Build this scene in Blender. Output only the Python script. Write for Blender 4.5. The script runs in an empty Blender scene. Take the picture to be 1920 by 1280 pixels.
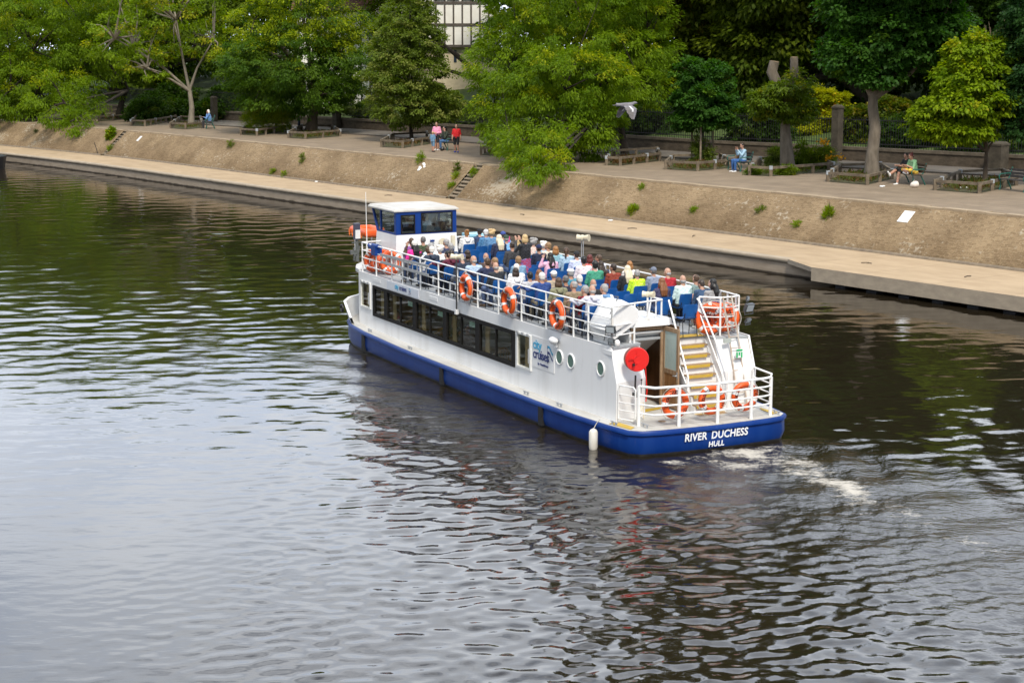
import bpy, bmesh, math, random
import numpy as np
from mathutils import Vector, Matrix, Quaternion
R = math.radians
rng = np.random.default_rng(7)
random.seed(7)
scene = bpy.context.scene
COL = scene.collection

# ------------------------------------------------------------------ camera geometry (metres, water at z = 0)
FPX, HORY, CAMH = 3300.0, 80.0, 9.0
PIT = math.atan2(640 - HORY, FPX)
FW = np.array([0, math.cos(PIT), -math.sin(PIT)])
RT = np.array([1.0, 0, 0])
UPV = np.array([0, math.sin(PIT), math.cos(PIT)])
CAM = np.array([0, 0, CAMH])

def ray(x, y):
    return FW * FPX + RT * (x - 960) - UPV * (y - 640)

def at(x, y, z=2.5):
    d = ray(x, y)
    return CAM + d * ((z - CAMH) / d[2])

def at_y(x, y, Y):
    d = ray(x, y)
    return CAM + d * (Y / d[1])

HEAD = math.atan2(-1660, math.hypot(FPX, 640 - HORY))
BU = np.array([math.sin(HEAD), math.cos(HEAD), 0])
BV = np.array([math.cos(HEAD), -math.sin(HEAD), 0])
BO = at(1199, 857, 0)
BROT = math.atan2(BU[1], BU[0])          # z rotation that turns +X to the boat's forward direction

def bw(u, v, z):
    return BO + BU * u + BV * v + np.array([0, 0, z])

def b_long(x, y, v):
    d = ray(x, y); P = BO + BV * v
    q = CAM + d * (((P - CAM) @ BV) / (d @ BV)) - BO
    return q @ BU, q[2]

def b_tran(x, y, u):
    d = ray(x, y); P = BO + BU * u
    q = CAM + d * (((P - CAM) @ BU) / (d @ BU)) - BO
    return q @ BV, q[2]

def b_lev(x, y, z):
    q = at(x, y, z) - BO
    return q @ BU, q @ BV

QA = math.atan2(-2430, math.hypot(FPX, 640 - HORY))
QS = np.array([math.sin(QA), math.cos(QA), 0])      # along the quay, away from the camera
QN = np.array([math.cos(QA), -math.sin(QA), 0])     # away from the river

def sn(P):
    return P @ QS, P @ QN

def bend(s):
    return -0.0030 * np.maximum(0, s - 112.0) ** 1.9

def qw(s, n, z):
    p = QS * s + QN * (n + bend(s)); return np.array([p[0], p[1], z])

# ------------------------------------------------------------------ tags
def tag(o, label=None, cat=None, group=None, kind=None):
    if label: o['label'] = label
    if cat: o['category'] = cat
    if group: o['group'] = group
    if kind: o['kind'] = kind
    return o

def thing(name, label, cat, loc=(0, 0, 0), rz=0.0, group=None, scale=1.0):
    o = bpy.data.objects.new(name, None); COL.objects.link(o)
    o.location = Vector([float(c) for c in loc]); o.rotation_euler = (0, 0, rz); o.scale = (scale,) * 3
    o.empty_display_size = .2
    return tag(o, label, cat, group)

def link(name, me, parent=None, loc=None, rz=None):
    o = bpy.data.objects.new(name, me); COL.objects.link(o)
    if parent is not None: o.parent = parent
    if loc is not None: o.location = Vector([float(c) for c in loc])
    if rz is not None: o.rotation_euler = (0, 0, rz)
    return o

def children_of(o): return list(o.children)

def copy_tree(o, parent=None):
    c = o.copy(); COL.objects.link(c)
    if parent is not None: c.parent = parent
    for ch in children_of(o): copy_tree(ch, c)
    return c

# ------------------------------------------------------------------ materials
_mats = {}
def nt(m): return m.node_tree.nodes, m.node_tree.links

def M(name, col, rough=.55, col2=None, scale=6.0, stretch=(1, 1, 1), bump=0.0, bscale=None, metal=0.0, spec=.5, detail=5, lo=.35, hi=.65, emit=None):
    if name in _mats: return _mats[name]
    m = bpy.data.materials.new(name); m.use_nodes = True
    N, L = nt(m); b = N['Principled BSDF']
    b.inputs['Roughness'].default_value = rough; b.inputs['Metallic'].default_value = metal
    b.inputs['Specular IOR Level'].default_value = spec
    c1 = (*col, 1)
    b.inputs['Base Color'].default_value = c1
    if col2 is not None or bump:
        tc = N.new('ShaderNodeTexCoord'); mp = N.new('ShaderNodeMapping')
        mp.inputs['Scale'].default_value = stretch
        L.new(tc.outputs['Object'], mp.inputs['Vector'])
        if col2 is not None:
            nz = N.new('ShaderNodeTexNoise'); nz.inputs['Scale'].default_value = scale
            nz.inputs['Detail'].default_value = detail; nz.inputs['Roughness'].default_value = .6
            L.new(mp.outputs[0], nz.inputs['Vector'])
            rp = N.new('ShaderNodeValToRGB'); rp.color_ramp.elements[0].position = lo; rp.color_ramp.elements[1].position = hi
            rp.color_ramp.elements[0].color = c1; rp.color_ramp.elements[1].color = (*col2, 1)
            L.new(nz.outputs['Fac'], rp.inputs[0]); L.new(rp.outputs[0], b.inputs['Base Color'])
        if bump:
            n2 = N.new('ShaderNodeTexNoise'); n2.inputs['Scale'].default_value = bscale or scale * 4
            n2.inputs['Detail'].default_value = 4; L.new(mp.outputs[0], n2.inputs['Vector'])
            bp = N.new('ShaderNodeBump'); bp.inputs['Strength'].default_value = bump; bp.inputs['Distance'].default_value = .02
            L.new(n2.outputs['Fac'], bp.inputs['Height']); L.new(bp.outputs[0], b.inputs['Normal'])
    _mats[name] = m
    return m

def add_streaks(m, col, lo, hi, scale, stretch, fac):
    N, L = nt(m); b = N['Principled BSDF']; src = b.inputs['Base Color'].links[0].from_socket
    tc = N.new('ShaderNodeTexCoord'); mp = N.new('ShaderNodeMapping'); mp.inputs['Scale'].default_value = stretch; L.new(tc.outputs['Object'], mp.inputs[0])
    nz = N.new('ShaderNodeTexNoise'); nz.inputs['Scale'].default_value = scale; nz.inputs['Detail'].default_value = 6; nz.inputs['Roughness'].default_value = .65; L.new(mp.outputs[0], nz.inputs['Vector'])
    rp = N.new('ShaderNodeValToRGB'); rp.color_ramp.elements[0].position = lo; rp.color_ramp.elements[1].position = hi
    rp.color_ramp.elements[0].color = (0, 0, 0, 1); rp.color_ramp.elements[1].color = (fac, fac, fac, 1); L.new(nz.outputs['Fac'], rp.inputs[0])
    mx = N.new('ShaderNodeMix'); mx.data_type = 'RGBA'; L.new(rp.outputs[0], mx.inputs[0]); L.new(src, mx.inputs[6]); mx.inputs[7].default_value = (*col, 1); L.new(mx.outputs[2], b.inputs['Base Color'])

def leaf_mat(name, rough=.5, trans=.42):
    if name in _mats: return _mats[name]
    m = bpy.data.materials.new(name); m.use_nodes = True; N, L = nt(m)
    b = N['Principled BSDF']; b.inputs['Roughness'].default_value = rough; b.inputs['Specular IOR Level'].default_value = .12
    a = N.new('ShaderNodeAttribute'); a.attribute_name = 'Col'
    L.new(a.outputs['Color'], b.inputs['Base Color'])
    t = N.new('ShaderNodeBsdfTranslucent')
    hs = N.new('ShaderNodeHueSaturation'); hs.inputs['Saturation'].default_value = 1.15; hs.inputs['Value'].default_value = 1.7
    L.new(a.outputs['Color'], hs.inputs['Color']); L.new(hs.outputs[0], t.inputs['Color'])
    mx = N.new('ShaderNodeMixShader'); mx.inputs[0].default_value = trans
    L.new(b.outputs[0], mx.inputs[1]); L.new(t.outputs[0], mx.inputs[2]); L.new(mx.outputs[0], N['Material Output'].inputs['Surface'])
    _mats[name] = m
    return m

def glass_mat(name, tint=(.55, .62, .58), refl=1.0, base=.06, rough=.02):
    if name in _mats: return _mats[name]
    m = bpy.data.materials.new(name); m.use_nodes = True; N, L = nt(m)
    N.remove(N['Principled BSDF'])
    tr = N.new('ShaderNodeBsdfTransparent'); tr.inputs[0].default_value = (*tint, 1)
    gl = N.new('ShaderNodeBsdfGlossy'); gl.inputs['Roughness'].default_value = rough; gl.inputs[0].default_value = (refl, refl, refl, 1)
    lw = N.new('ShaderNodeLayerWeight'); lw.inputs[0].default_value = .5
    pw = N.new('ShaderNodeMath'); pw.operation = 'POWER'; pw.inputs[1].default_value = 3.6; L.new(lw.outputs['Facing'], pw.inputs[0])
    ma = N.new('ShaderNodeMath'); ma.operation = 'MULTIPLY_ADD'; ma.inputs[1].default_value = .42; ma.inputs[2].default_value = base; L.new(pw.outputs[0], ma.inputs[0])
    mx = N.new('ShaderNodeMixShader'); L.new(ma.outputs[0], mx.inputs[0]); L.new(tr.outputs[0], mx.inputs[1]); L.new(gl.outputs[0], mx.inputs[2])
    L.new(mx.outputs[0], N['Material Output'].inputs['Surface'])
    _mats[name] = m
    return m

# ------------------------------------------------------------------ mesh builder
class MB:
    def __init__(s, flip=False): s.v = []; s.f = []; s.mi = []; s.cur = 0; s.flip = flip
    def add(s, vs, fs):
        o = len(s.v); s.v += [tuple(float(c) for c in p) for p in vs]
        s.f += [tuple(i + o for i in f) for f in fs]; s.mi += [s.cur] * len(fs); return s
    def mat(s, i): s.cur = i; return s
    def box(s, x0, x1, y0, y1, z0, z1):
        v = [(x, y, z) for x in (x0, x1) for y in (y0, y1) for z in (z0, z1)]
        return s.add(v, [(0, 1, 3, 2), (4, 6, 7, 5), (0, 4, 5, 1), (2, 3, 7, 6), (0, 2, 6, 4), (1, 5, 7, 3)])
    def obox(s, c, size, mat):
        a, b, d = [k / 2 for k in size]; c = Vector(c)
        v = [c + mat @ Vector((x, y, z)) for x in (-a, a) for y in (-b, b) for z in (-d, d)]
        return s.add(v, [(0, 1, 3, 2), (4, 6, 7, 5), (0, 4, 5, 1), (2, 3, 7, 6), (0, 2, 6, 4), (1, 5, 7, 3)])
    def beam(s, p, q, w, h, up=(0, 0, 1)):
        p = Vector(p); q = Vector(q); d = (q - p); ln = d.length; d.normalize()
        sd = d.cross(Vector(up)); sd = sd.normalized() if sd.length > 1e-6 else Vector((1, 0, 0))
        u2 = sd.cross(d)
        m = Matrix((d, sd, u2)).transposed()
        return s.obox((p + q) / 2, (ln, w, h), m)
    def hexa(s, bot, top):
        n = len(bot)
        return s.add(list(bot) + list(top), [tuple(range(n))[::-1], tuple(range(n, 2 * n))] + [(i, (i + 1) % n, n + (i + 1) % n, n + i) for i in range(n)])
    def prism(s, poly, z0, z1):
        return s.hexa([(x, y, z0) for x, y in poly], [(x, y, z1) for x, y in poly])
    def tube(s, pts, r, n=8, cap=True, closed=False):
        P = [Vector(p) for p in pts]; m = len(P)
        rs = [r] * m if not hasattr(r, '__len__') else list(r)
        T = []
        for i in range(m):
            if closed: t = P[(i + 1) % m] - P[(i - 1) % m]
            else: t = P[min(i + 1, m - 1)] - P[max(i - 1, 0)]
            T.append(t.normalized() if t.length > 1e-9 else Vector((0, 0, 1)))
        a = Vector((0, 0, 1)) if abs(T[0].z) < .9 else Vector((1, 0, 0))
        nrm = T[0].cross(a).normalized(); vs = []
        for i in range(m):
            if i > 0:
                nrm = T[i - 1].rotation_difference(T[i]) @ nrm
                nrm = (nrm - T[i] * nrm.dot(T[i])).normalized()
            bn = T[i].cross(nrm)
            for k in range(n):
                an = 2 * math.pi * k / n
                vs.append(P[i] + (nrm * math.cos(an) + bn * math.sin(an)) * rs[i])
        fs = []
        for i in range(m if closed else m - 1):
            j = (i + 1) % m
            for k in range(n):
                k2 = (k + 1) % n
                fs.append((i * n + k, i * n + k2, j * n + k2, j * n + k))
        if cap and not closed:
            fs.append(tuple(range(n))[::-1]); fs.append(tuple((m - 1) * n + k for k in range(n)))
        return s.add(vs, fs)
    def cyl(s, p, q, r, n=16, r2=None): return s.tube([p, q], [r, r if r2 is None else r2], n)
    def ell(s, c, rad, n=12, m=8, mat=None):
        c = Vector(c); mat = mat or Matrix.Identity(3); vs = [c + mat @ Vector((0, 0, rad[2]))]
        for i in range(1, m):
            t = math.pi * i / m
            for k in range(n):
                a = 2 * math.pi * k / n
                vs.append(c + mat @ Vector((rad[0] * math.sin(t) * math.cos(a), rad[1] * math.sin(t) * math.sin(a), rad[2] * math.cos(t))))
        vs.append(c + mat @ Vector((0, 0, -rad[2]))); e = len(vs) - 1; fs = []
        for k in range(n): fs.append((0, 1 + k, 1 + (k + 1) % n)); fs.append((e, e - n + (k + 1) % n, e - n + k))
        for i in range(m - 2):
            for k in range(n):
                a = 1 + i * n; b = a + n; k2 = (k + 1) % n
                fs.append((a + k, b + k, b + k2, a + k2))
        return s.add(vs, fs)
    def torus(s, c, Rr, r, mat=None, n=40, m=12, a0=0, a1=2 * math.pi):
        c = Vector(c); mat = mat or Matrix.Identity(3); full = abs(a1 - a0 - 2 * math.pi) < 1e-6
        cnt = n if full else n + 1
        pts = [c + mat @ Vector((Rr * math.cos(a0 + (a1 - a0) * i / n), Rr * math.sin(a0 + (a1 - a0) * i / n), 0)) for i in range(cnt)]
        return s.tube(pts, r, m, closed=full)
    def mesh(s, name, mats, angle=35, recalc=True):
        me = bpy.data.meshes.new(name)
        vs = [(x, -y, z) for x, y, z in s.v] if s.flip else s.v
        me.from_pydata(vs, [], s.f)
        mats = mats if isinstance(mats, (list, tuple)) else [mats]
        for m in mats: me.materials.append(m)
        me.polygons.foreach_set('material_index', s.mi)
        if recalc:
            bm = bmesh.new(); bm.from_mesh(me); bmesh.ops.recalc_face_normals(bm, faces=bm.faces[:]); bm.to_mesh(me); bm.free()
        me.polygons.foreach_set('use_smooth', [True] * len(me.polygons))
        me.set_sharp_from_angle(angle=R(angle)); me.update()
        return me
    def build(s, name, mats, parent=None, loc=None, rz=None, angle=35):
        return link(name, s.mesh(name, mats, angle), parent, loc, rz)

_txt = {}
def text_mesh(txt, size, depth=.004, bold=0.0, spacing=1.0, mat=None, align='CENTER', shear=0):
    cu = bpy.data.curves.new('lettering', 'FONT'); cu.body = txt; cu.size = size; cu.extrude = depth; cu.offset = bold
    cu.align_x = align; cu.space_character = spacing; cu.shear = shear; cu.resolution_u = 3
    o = bpy.data.objects.new('lettering', cu); COL.objects.link(o)
    dg = bpy.context.evaluated_depsgraph_get()
    me = bpy.data.meshes.new_from_object(o.evaluated_get(dg))
    bpy.data.objects.remove(o); bpy.data.curves.remove(cu)
    me.materials.clear()
    if mat: me.materials.append(mat)
    return me

def eval_mesh(me, setup):
    o = bpy.data.objects.new('tmp', me); COL.objects.link(o); setup(o)
    dg = bpy.context.evaluated_depsgraph_get()
    out = bpy.data.meshes.new_from_object(o.evaluated_get(dg))
    bpy.data.objects.remove(o)
    return out

def remesh(mb, voxel, smooth=1):
    me = mb.mesh('tmp', [], recalc=True) if False else None
    me = bpy.data.meshes.new('tmp'); me.from_pydata(mb.v, [], mb.f)
    bm = bmesh.new(); bm.from_mesh(me); bmesh.ops.recalc_face_normals(bm, faces=bm.faces[:]); bm.to_mesh(me); bm.free()
    def st(o):
        r = o.modifiers.new('r', 'REMESH'); r.mode = 'VOXEL'; r.voxel_size = voxel; r.use_smooth_shade = True
        if smooth:
            k = o.modifiers.new('s', 'SMOOTH'); k.factor = .5; k.iterations = smooth
    return eval_mesh(me, st)
# ================================================================== world, light, camera
SUN_EL, SUN_AZ = R(52), math.atan2(-1.0, 0.18)   # light comes from behind the camera, to its right
def build_world():
    w = bpy.data.worlds.new('World'); scene.world = w; w.use_nodes = True
    N, L = w.node_tree.nodes, w.node_tree.links; N.clear()
    out = N.new('ShaderNodeOutputWorld')
    sky = N.new('ShaderNodeTexSky'); sky.sky_type = 'NISHITA'; sky.sun_disc = False
    sky.sun_elevation = SUN_EL; sky.sun_rotation = math.pi / 2 - SUN_AZ
    b1 = N.new('ShaderNodeBackground'); b1.inputs[1].default_value = .12; L.new(sky.outputs[0], b1.inputs[0])
    tc = N.new('ShaderNodeTexCoord'); mp = N.new('ShaderNodeMapping'); mp.inputs['Scale'].default_value = (1, 1, 2.4)
    L.new(tc.outputs['Generated'], mp.inputs[0])
    nz = N.new('ShaderNodeTexNoise'); nz.inputs['Scale'].default_value = 2.6; nz.inputs['Detail'].default_value = 8; nz.inputs['Roughness'].default_value = .55
    L.new(mp.outputs[0], nz.inputs['Vector'])
    r1 = N.new('ShaderNodeValToRGB'); r1.color_ramp.elements[0].position = .30; r1.color_ramp.elements[1].position = .46
    L.new(nz.outputs['Fac'], r1.inputs[0])
    n2 = N.new('ShaderNodeTexNoise'); n2.inputs['Scale'].default_value = 4.5; n2.inputs['Detail'].default_value = 7
    L.new(mp.outputs[0], n2.inputs['Vector'])
    r2 = N.new('ShaderNodeValToRGB'); r2.color_ramp.elements[0].position = .3; r2.color_ramp.elements[1].position = .7
    r2.color_ramp.elements[0].color = (.54, .63, .79, 1); r2.color_ramp.elements[1].color = (.93, .97, 1.03, 1)
    L.new(n2.outputs['Fac'], r2.inputs[0])
    # the cloud deck is thinner and brighter towards the north, beyond the trees
    sx = N.new('ShaderNodeSeparateXYZ'); L.new(tc.outputs['Generated'], sx.inputs[0])
    mr = N.new('ShaderNodeMapRange'); mr.interpolation_type = 'SMOOTHSTEP'; mr.inputs[1].default_value = .1; mr.inputs[2].default_value = .95; mr.inputs[3].default_value = CLOUD; mr.inputs[4].default_value = CLOUD * 2.0
    L.new(sx.outputs['Y'], mr.inputs[0])
    b2 = N.new('ShaderNodeBackground'); L.new(mr.outputs[0], b2.inputs[1]); L.new(r2.outputs[0], b2.inputs[0])
    mx = N.new('ShaderNodeMixShader'); L.new(r1.outputs[0], mx.inputs[0]); L.new(b1.outputs[0], mx.inputs[1]); L.new(b2.outputs[0], mx.inputs[2])
    L.new(mx.outputs[0], out.inputs[0])
    s = bpy.data.lights.new('sun', 'SUN'); s.energy = SUNP; s.angle = R(11); s.color = (1, .93, .82)
    o = bpy.data.objects.new('sun', s); COL.objects.link(o)
    d = Vector((math.cos(SUN_EL) * math.cos(SUN_AZ), math.cos(SUN_EL) * math.sin(SUN_AZ), math.sin(SUN_EL)))
    o.rotation_euler = (-d).to_track_quat('-Z', 'Y').to_euler(); o.location = (20, -20, 60)
    c = bpy.data.cameras.new('camera'); c.sensor_width = 36; c.lens = FPX / 1920 * 36; c.clip_end = 4000; c.clip_start = .5
    k = bpy.data.objects.new('camera', c); COL.objects.link(k); k.location = (0, 0, CAMH); k.rotation_euler = (math.pi / 2 - PIT, 0, 0)
    scene.camera = k
    scene.view_settings.view_transform = 'Standard'; scene.view_settings.look = 'None'
    scene.view_settings.exposure = EXPO; scene.view_settings.gamma = 1
    cy = scene.cycles; cy.max_bounces = 8; cy.diffuse_bounces = 3; cy.glossy_bounces = 4; cy.transmission_bounces = 4; cy.transparent_max_bounces = 10
    cy.use_adaptive_sampling = True; cy.adaptive_threshold = .015; cy.use_denoising = True; cy.caustics_reflective = False; cy.caustics_refractive = False
    cy.sample_clamp_indirect = 6
CLOUD, SUNP, EXPO = 0.90, 2.7, 0.50
build_world()

# ================================================================== river
def water_mat():
    m = bpy.data.materials.new('river_water'); m.use_nodes = True; N, L = nt(m); b = N['Principled BSDF']
    b.inputs['Base Color'].default_value = (.016, .012, .007, 1); b.inputs['Roughness'].default_value = .035
    b.inputs['IOR'].default_value = 1.5
    tc = N.new('ShaderNodeTexCoord')
    def noise(scale, stretch, detail, rot=0):
        mp = N.new('ShaderNodeMapping'); mp.inputs['Scale'].default_value = stretch; mp.inputs['Rotation'].default_value = (0, 0, rot)
        L.new(tc.outputs['Object'], mp.inputs[0])
        n = N.new('ShaderNodeTexNoise'); n.inputs['Scale'].default_value = scale; n.inputs['Detail'].default_value = detail
        L.new(mp.outputs[0], n.inputs['Vector']); return n
    n1 = noise(1.5, (.55, 1.2, 1), 3, R(-8)); n2 = noise(5.0, (.7, 1.1, 1), 3, R(12))
    wa = N.new('ShaderNodeAttribute'); wa.attribute_name = 'wash'
    fa = N.new('ShaderNodeAttribute'); fa.attribute_name = 'foam'
    def math_(op, a, b_):
        k = N.new('ShaderNodeMath'); k.operation = op
        for i, x in enumerate((a, b_)):
            if hasattr(x, 'links') or hasattr(x, 'is_linked'): L.new(x, k.inputs[i])
            else: k.inputs[i].default_value = x
        return k.outputs[0]
    n3 = noise(8.0, (1, 1, 1), 8)
    wsh = math_('MULTIPLY', wa.outputs['Fac'], n3.outputs['Fac'])
    h = math_('ADD', math_('MULTIPLY', n1.outputs['Fac'], .0085), math_('MULTIPLY', n2.outputs['Fac'], .0016))
    h = math_('ADD', h, math_('MULTIPLY', wsh, .030))
    bp = N.new('ShaderNodeBump'); bp.inputs['Strength'].default_value = 1.0; bp.inputs['Distance'].default_value = 1.0
    L.new(h, bp.inputs['Height']); L.new(bp.outputs[0], b.inputs['Normal'])
    # foam: broken white froth where the propeller and hull stir it up
    nf = noise(5.0, (1, 1, 1), 14); nf.inputs['Roughness'].default_value = .80
    nst = noise(1.7, (.45, 1.6, 1), 8, -BROT); nst.inputs['Roughness'].default_value = .7
    f = math_('ADD', math_('MULTIPLY', nf.outputs['Fac'], .6), math_('MULTIPLY', nst.outputs['Fac'], .4))
    f = math_('ADD', f, math_('MULTIPLY', fa.outputs['Fac'], .62))
    rp = N.new('ShaderNodeValToRGB'); rp.color_ramp.elements[0].position = .665; rp.color_ramp.elements[1].position = .79
    L.new(f, rp.inputs[0])
    fo = N.new('ShaderNodeBsdfDiffuse'); fo.inputs[0].default_value = (.47, .44, .385, 1)
    mx = N.new('ShaderNodeMixShader'); L.new(rp.outputs[0], mx.inputs[0]); L.new(b.outputs[0], mx.inputs[1]); L.new(fo.outputs[0], mx.inputs[2])
    L.new(mx.outputs[0], N['Material Output'].inputs['Surface'])
    return m

def build_river():
    y = [14.0]
    while y[-1] < 175: y.append(y[-1] * 1.0026)
    ys = np.array(y); t = np.concatenate([np.linspace(-1.3, -.42, 40)[:-1], np.linspace(-.42, .42, 460), np.linspace(.42, 1.3, 40)[1:]])
    T, Y = np.meshgrid(t, ys); X = T * Y
    g = np.random.default_rng(3)
    Z = np.zeros_like(X); ZL = np.zeros_like(X); dist = np.sqrt(X * X + Y * Y)
    gust = .70 + .45 * np.sin(X * .11 + Y * .05 + 1.0) * np.sin(Y * .13 - X * .04) + .2 * np.sin(X * .31 - Y * .23)
    for i in range(64):
        lam = .34 * (2.6 / .34) ** g.random(); k = 2 * math.pi / lam
        th = g.normal(R(100), R(42)); amp = .0125 * lam ** 1.0 * (.55 + .9 * g.random()) * .36
        ph = g.random() * 6.28
        fade = np.clip((lam / (dist * .0027) - 2.2) / 2.6, 0, 1)
        tgt = ZL if lam > .85 else Z
        tgt += amp * fade * gust * np.sin(k * (X * math.cos(th) + Y * math.sin(th)) + ph + .5 * np.sin(.21 * X - .17 * Y + i))
    ZI = np.zeros_like(X)
    for i in range(44):                     # choppy, directionless wavelets stirred up by the boat
        lam = .25 * (.85 / .25) ** g.random(); k = 2 * math.pi / lam; th = g.random() * 6.28; ph = g.random() * 6.28
        fade = np.clip((lam / (dist * .0027) - 2.0) / 2.0, 0, 1)
        ZI += .0042 * lam * fade * (.5 + g.random()) * np.sin(k * (X * math.cos(th) + Y * math.sin(th)) + ph + .7 * np.sin(.4 * X + .3 * Y + i))
    # boat frame
    Z0 = Z.copy()
    dx = X - BO[0]; dy = Y - BO[1]
    U = dx * BU[0] + dy * BU[1]; V = dx * BV[0] + dy * BV[1]
    VC = V - 1.87
    aft = 17.5 - U; wedge = 1 / (1 + np.exp(-((2.0 + aft * .40) - np.abs(VC)) / (.6 + .06 * np.maximum(aft, 0)))) * np.clip(aft / 3, 0, 1) * np.where(VC < 0, 1, .35)
    calm = .30 + .70 * np.clip((dist - 28) / 35, 0, 1)
    Z = Z0 * (.30 * calm * (1 - .6 * wedge)) + ZL * (.26 * calm + .12 * wedge) + ZI * .88 * wedge
    foam = np.zeros_like(X); wash = np.zeros_like(X)
    # Kelvin arms from bow and stern
    for (u0, amp, lam) in ((17.0, .022, 1.5), (.3, .024, 1.1)):
        for sg in (-1, 1):
            a = u0 - U                          # distance behind
            side = sg * VC - (1.9 if u0 > 5 else 1.5)
            arm = side - a * .30
            env = np.exp(-(arm / (1.2 + .07 * np.maximum(a, 0))) ** 2) * np.clip(a / 1.5, 0, 1) * np.exp(-np.maximum(a, 0) / 22)
            ph = (side * .80 + a * .42) * 2 * math.pi / lam
            Z += amp * env * np.sin(ph)
    # transverse stern waves and turbulent wash
    a = -U
    wl = np.exp(-(VC / (2.4 + .12 * np.maximum(a, 0))) ** 2) * np.clip((a + .3) / .6, 0, 1) * np.exp(-np.maximum(a, 0) / 26)
    wash = np.maximum(wash, wl)
    al = np.exp(-((-VC - 3.3) / 1.5) ** 2) * np.clip((U + 2) / 3, 0, 1) * np.clip((17 - U) / 3, 0, 1)
    wash = np.maximum(wash, .5 * al)
    Z += wl * .022 * np.sin(2 * math.pi * a / 1.9)
    def blob(cu, cv, ru, rv, amt): return amt * np.exp(-((U - cu) / ru) ** 2 - ((V - cv) / rv) ** 2)
    mean = 2.15 + .25 * np.sin(a * .7) + .12 * np.sin(a * 1.9)
    streak = (.50 + .16 * np.sin(a * 2.3) * np.sin(V * 3 + a)) * np.exp(-((V - mean) / (.34 + .05 * np.maximum(a, 0))) ** 2) * np.clip((a - .2) / .5, 0, 1) * np.exp(-np.maximum(a - .5, 0) / 15.0)
    foam += streak + .34 * np.exp(-((V - 1.2 - .04 * a) / (.35 + .05 * np.maximum(a, 0))) ** 2) * np.clip((a - .2) / .5, 0, 1) * np.exp(-np.maximum(a - .5, 0) / 3.5) + .30 * np.exp(-((V - 3.2 + .02 * a) / (.4 + .05 * np.maximum(a, 0))) ** 2) * np.clip((a - .1) / .5, 0, 1) * np.exp(-np.maximum(a - .5, 0) / 4.5)
    foam += blob(-.50, 2.3, .38, 1.5, .46) + blob(-.9, .35, .45, .35, .6) + blob(-1.6, 1.6, .8, .5, .42) + blob(-2.2, 2.9, .8, .35, .35)
    foam += blob(-3.8, 2.6, 1.0, .3, .3) + blob(1.05, -.42, .16, .22, .6) + blob(4.9, -.85, .35, .30, .42) + blob(5.3, -1.5, .7, .4, .22) + blob(15.4, -1.05, 1.1, .25, .38)
    foam += blob(17.3, -.9, .9, .4, .42) + blob(16.0, -1.9, 1.4, .3, .25) + blob(-6.5, 2.3, 2.2, .35, .22)
    hullline = np.exp(-((V + .62) / .09) ** 2) * np.clip(U / 2, 0, 1) * np.clip((16 - U) / 2, 0, 1) * .30
    foam += hullline
    foam += .13 * wl * np.clip((9 - a) / 5, 0, 1)
    foam *= .505 + .08 * np.sin(U * 1.7 + V * 2.3) * np.sin(V * 3.1 - U * .9)
    Z += .035 * foam * np.sin(X * 9 + Y * 7) * np.sin(Y * 11 - X * 5)
    Z[-1, :] = 0
    ny, nx = X.shape
    vs = np.stack([X, Y, Z], -1).reshape(-1, 3)
    idx = np.arange(ny * nx).reshape(ny, nx)
    q = np.stack([idx[:-1, :-1], idx[:-1, 1:], idx[1:, 1:], idx[1:, :-1]], -1).reshape(-1, 4)
    # outer skirt: the water goes on behind the camera and out to the horizon
    o = len(vs); extra = []; eq = []
    me = bpy.data.meshes.new('river_water')
    me.vertices.add(len(vs)); me.vertices.foreach_set('co', vs.astype(np.float32).ravel())
    me.loops.add(q.size); me.loops.foreach_set('vertex_index', q.astype(np.int32).ravel())
    me.polygons.add(len(q)); me.polygons.foreach_set('loop_start', np.arange(0, q.size, 4, dtype=np.int32))
    me.polygons.foreach_set('use_smooth', np.ones(len(q), bool)); me.update(calc_edges=True)
    for nm, arr in (('foam', foam), ('wash', wash)):
        at_ = me.attributes.new(nm, 'FLOAT', 'POINT'); at_.data.foreach_set('value', arr.astype(np.float32).ravel())
    wm = water_mat(); me.materials.append(wm)
    o = link('river_water', me); tag(o, kind='structure')
    mb = MB(); mb.add([(-900, -900, -.09), (900, -900, -.09), (900, 900, -.09), (-900, 900, -.09)], [(0, 1, 2, 3)])
    tag(mb.build('river_bed_water', wm), kind='structure')
build_river()

# ================================================================== quay, embankment, promenade
def grid_strip(sections, svals, holes=(), mats=None, name='strip', split=None):
    """sections: list of (n, z); runs along s; returns mesh in a frame whose local X is -s"""
    mb = MB()
    for a, b in zip(svals[:-1], svals[1:]):
        m_ = (a + b) / 2
        if any(h0 < m_ < h1 for h0, h1 in holes): continue
        for (n0, z0), (n1, z1) in zip(sections[:-1], sections[1:]):
            mb.add([(-a, n0 + float(bend(a)), z0), (-b, n0 + float(bend(b)), z0), (-b, n1 + float(bend(b)), z1), (-a, n1 + float(bend(a)), z1)], [(0, 1, 2, 3)])
    me = mb.mesh(name, mats, recalc=False)
    bm = bmesh.new(); bm.from_mesh(me); bmesh.ops.remove_doubles(bm, verts=bm.verts[:], dist=.001)
    bmesh.ops.recalc_face_normals(bm, faces=bm.faces[:])
    up = sum(f.normal.z - f.normal.y for f in bm.faces)
    if up < 0: bmesh.ops.reverse_faces(bm, faces=bm.faces[:])
    bm.to_mesh(me); bm.free()
    return me
QROT = math.atan2(-QS[1], -QS[0])
def qlink(name, me):
    o = link(name, me); o.rotation_euler = (0, 0, QROT); return o

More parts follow.
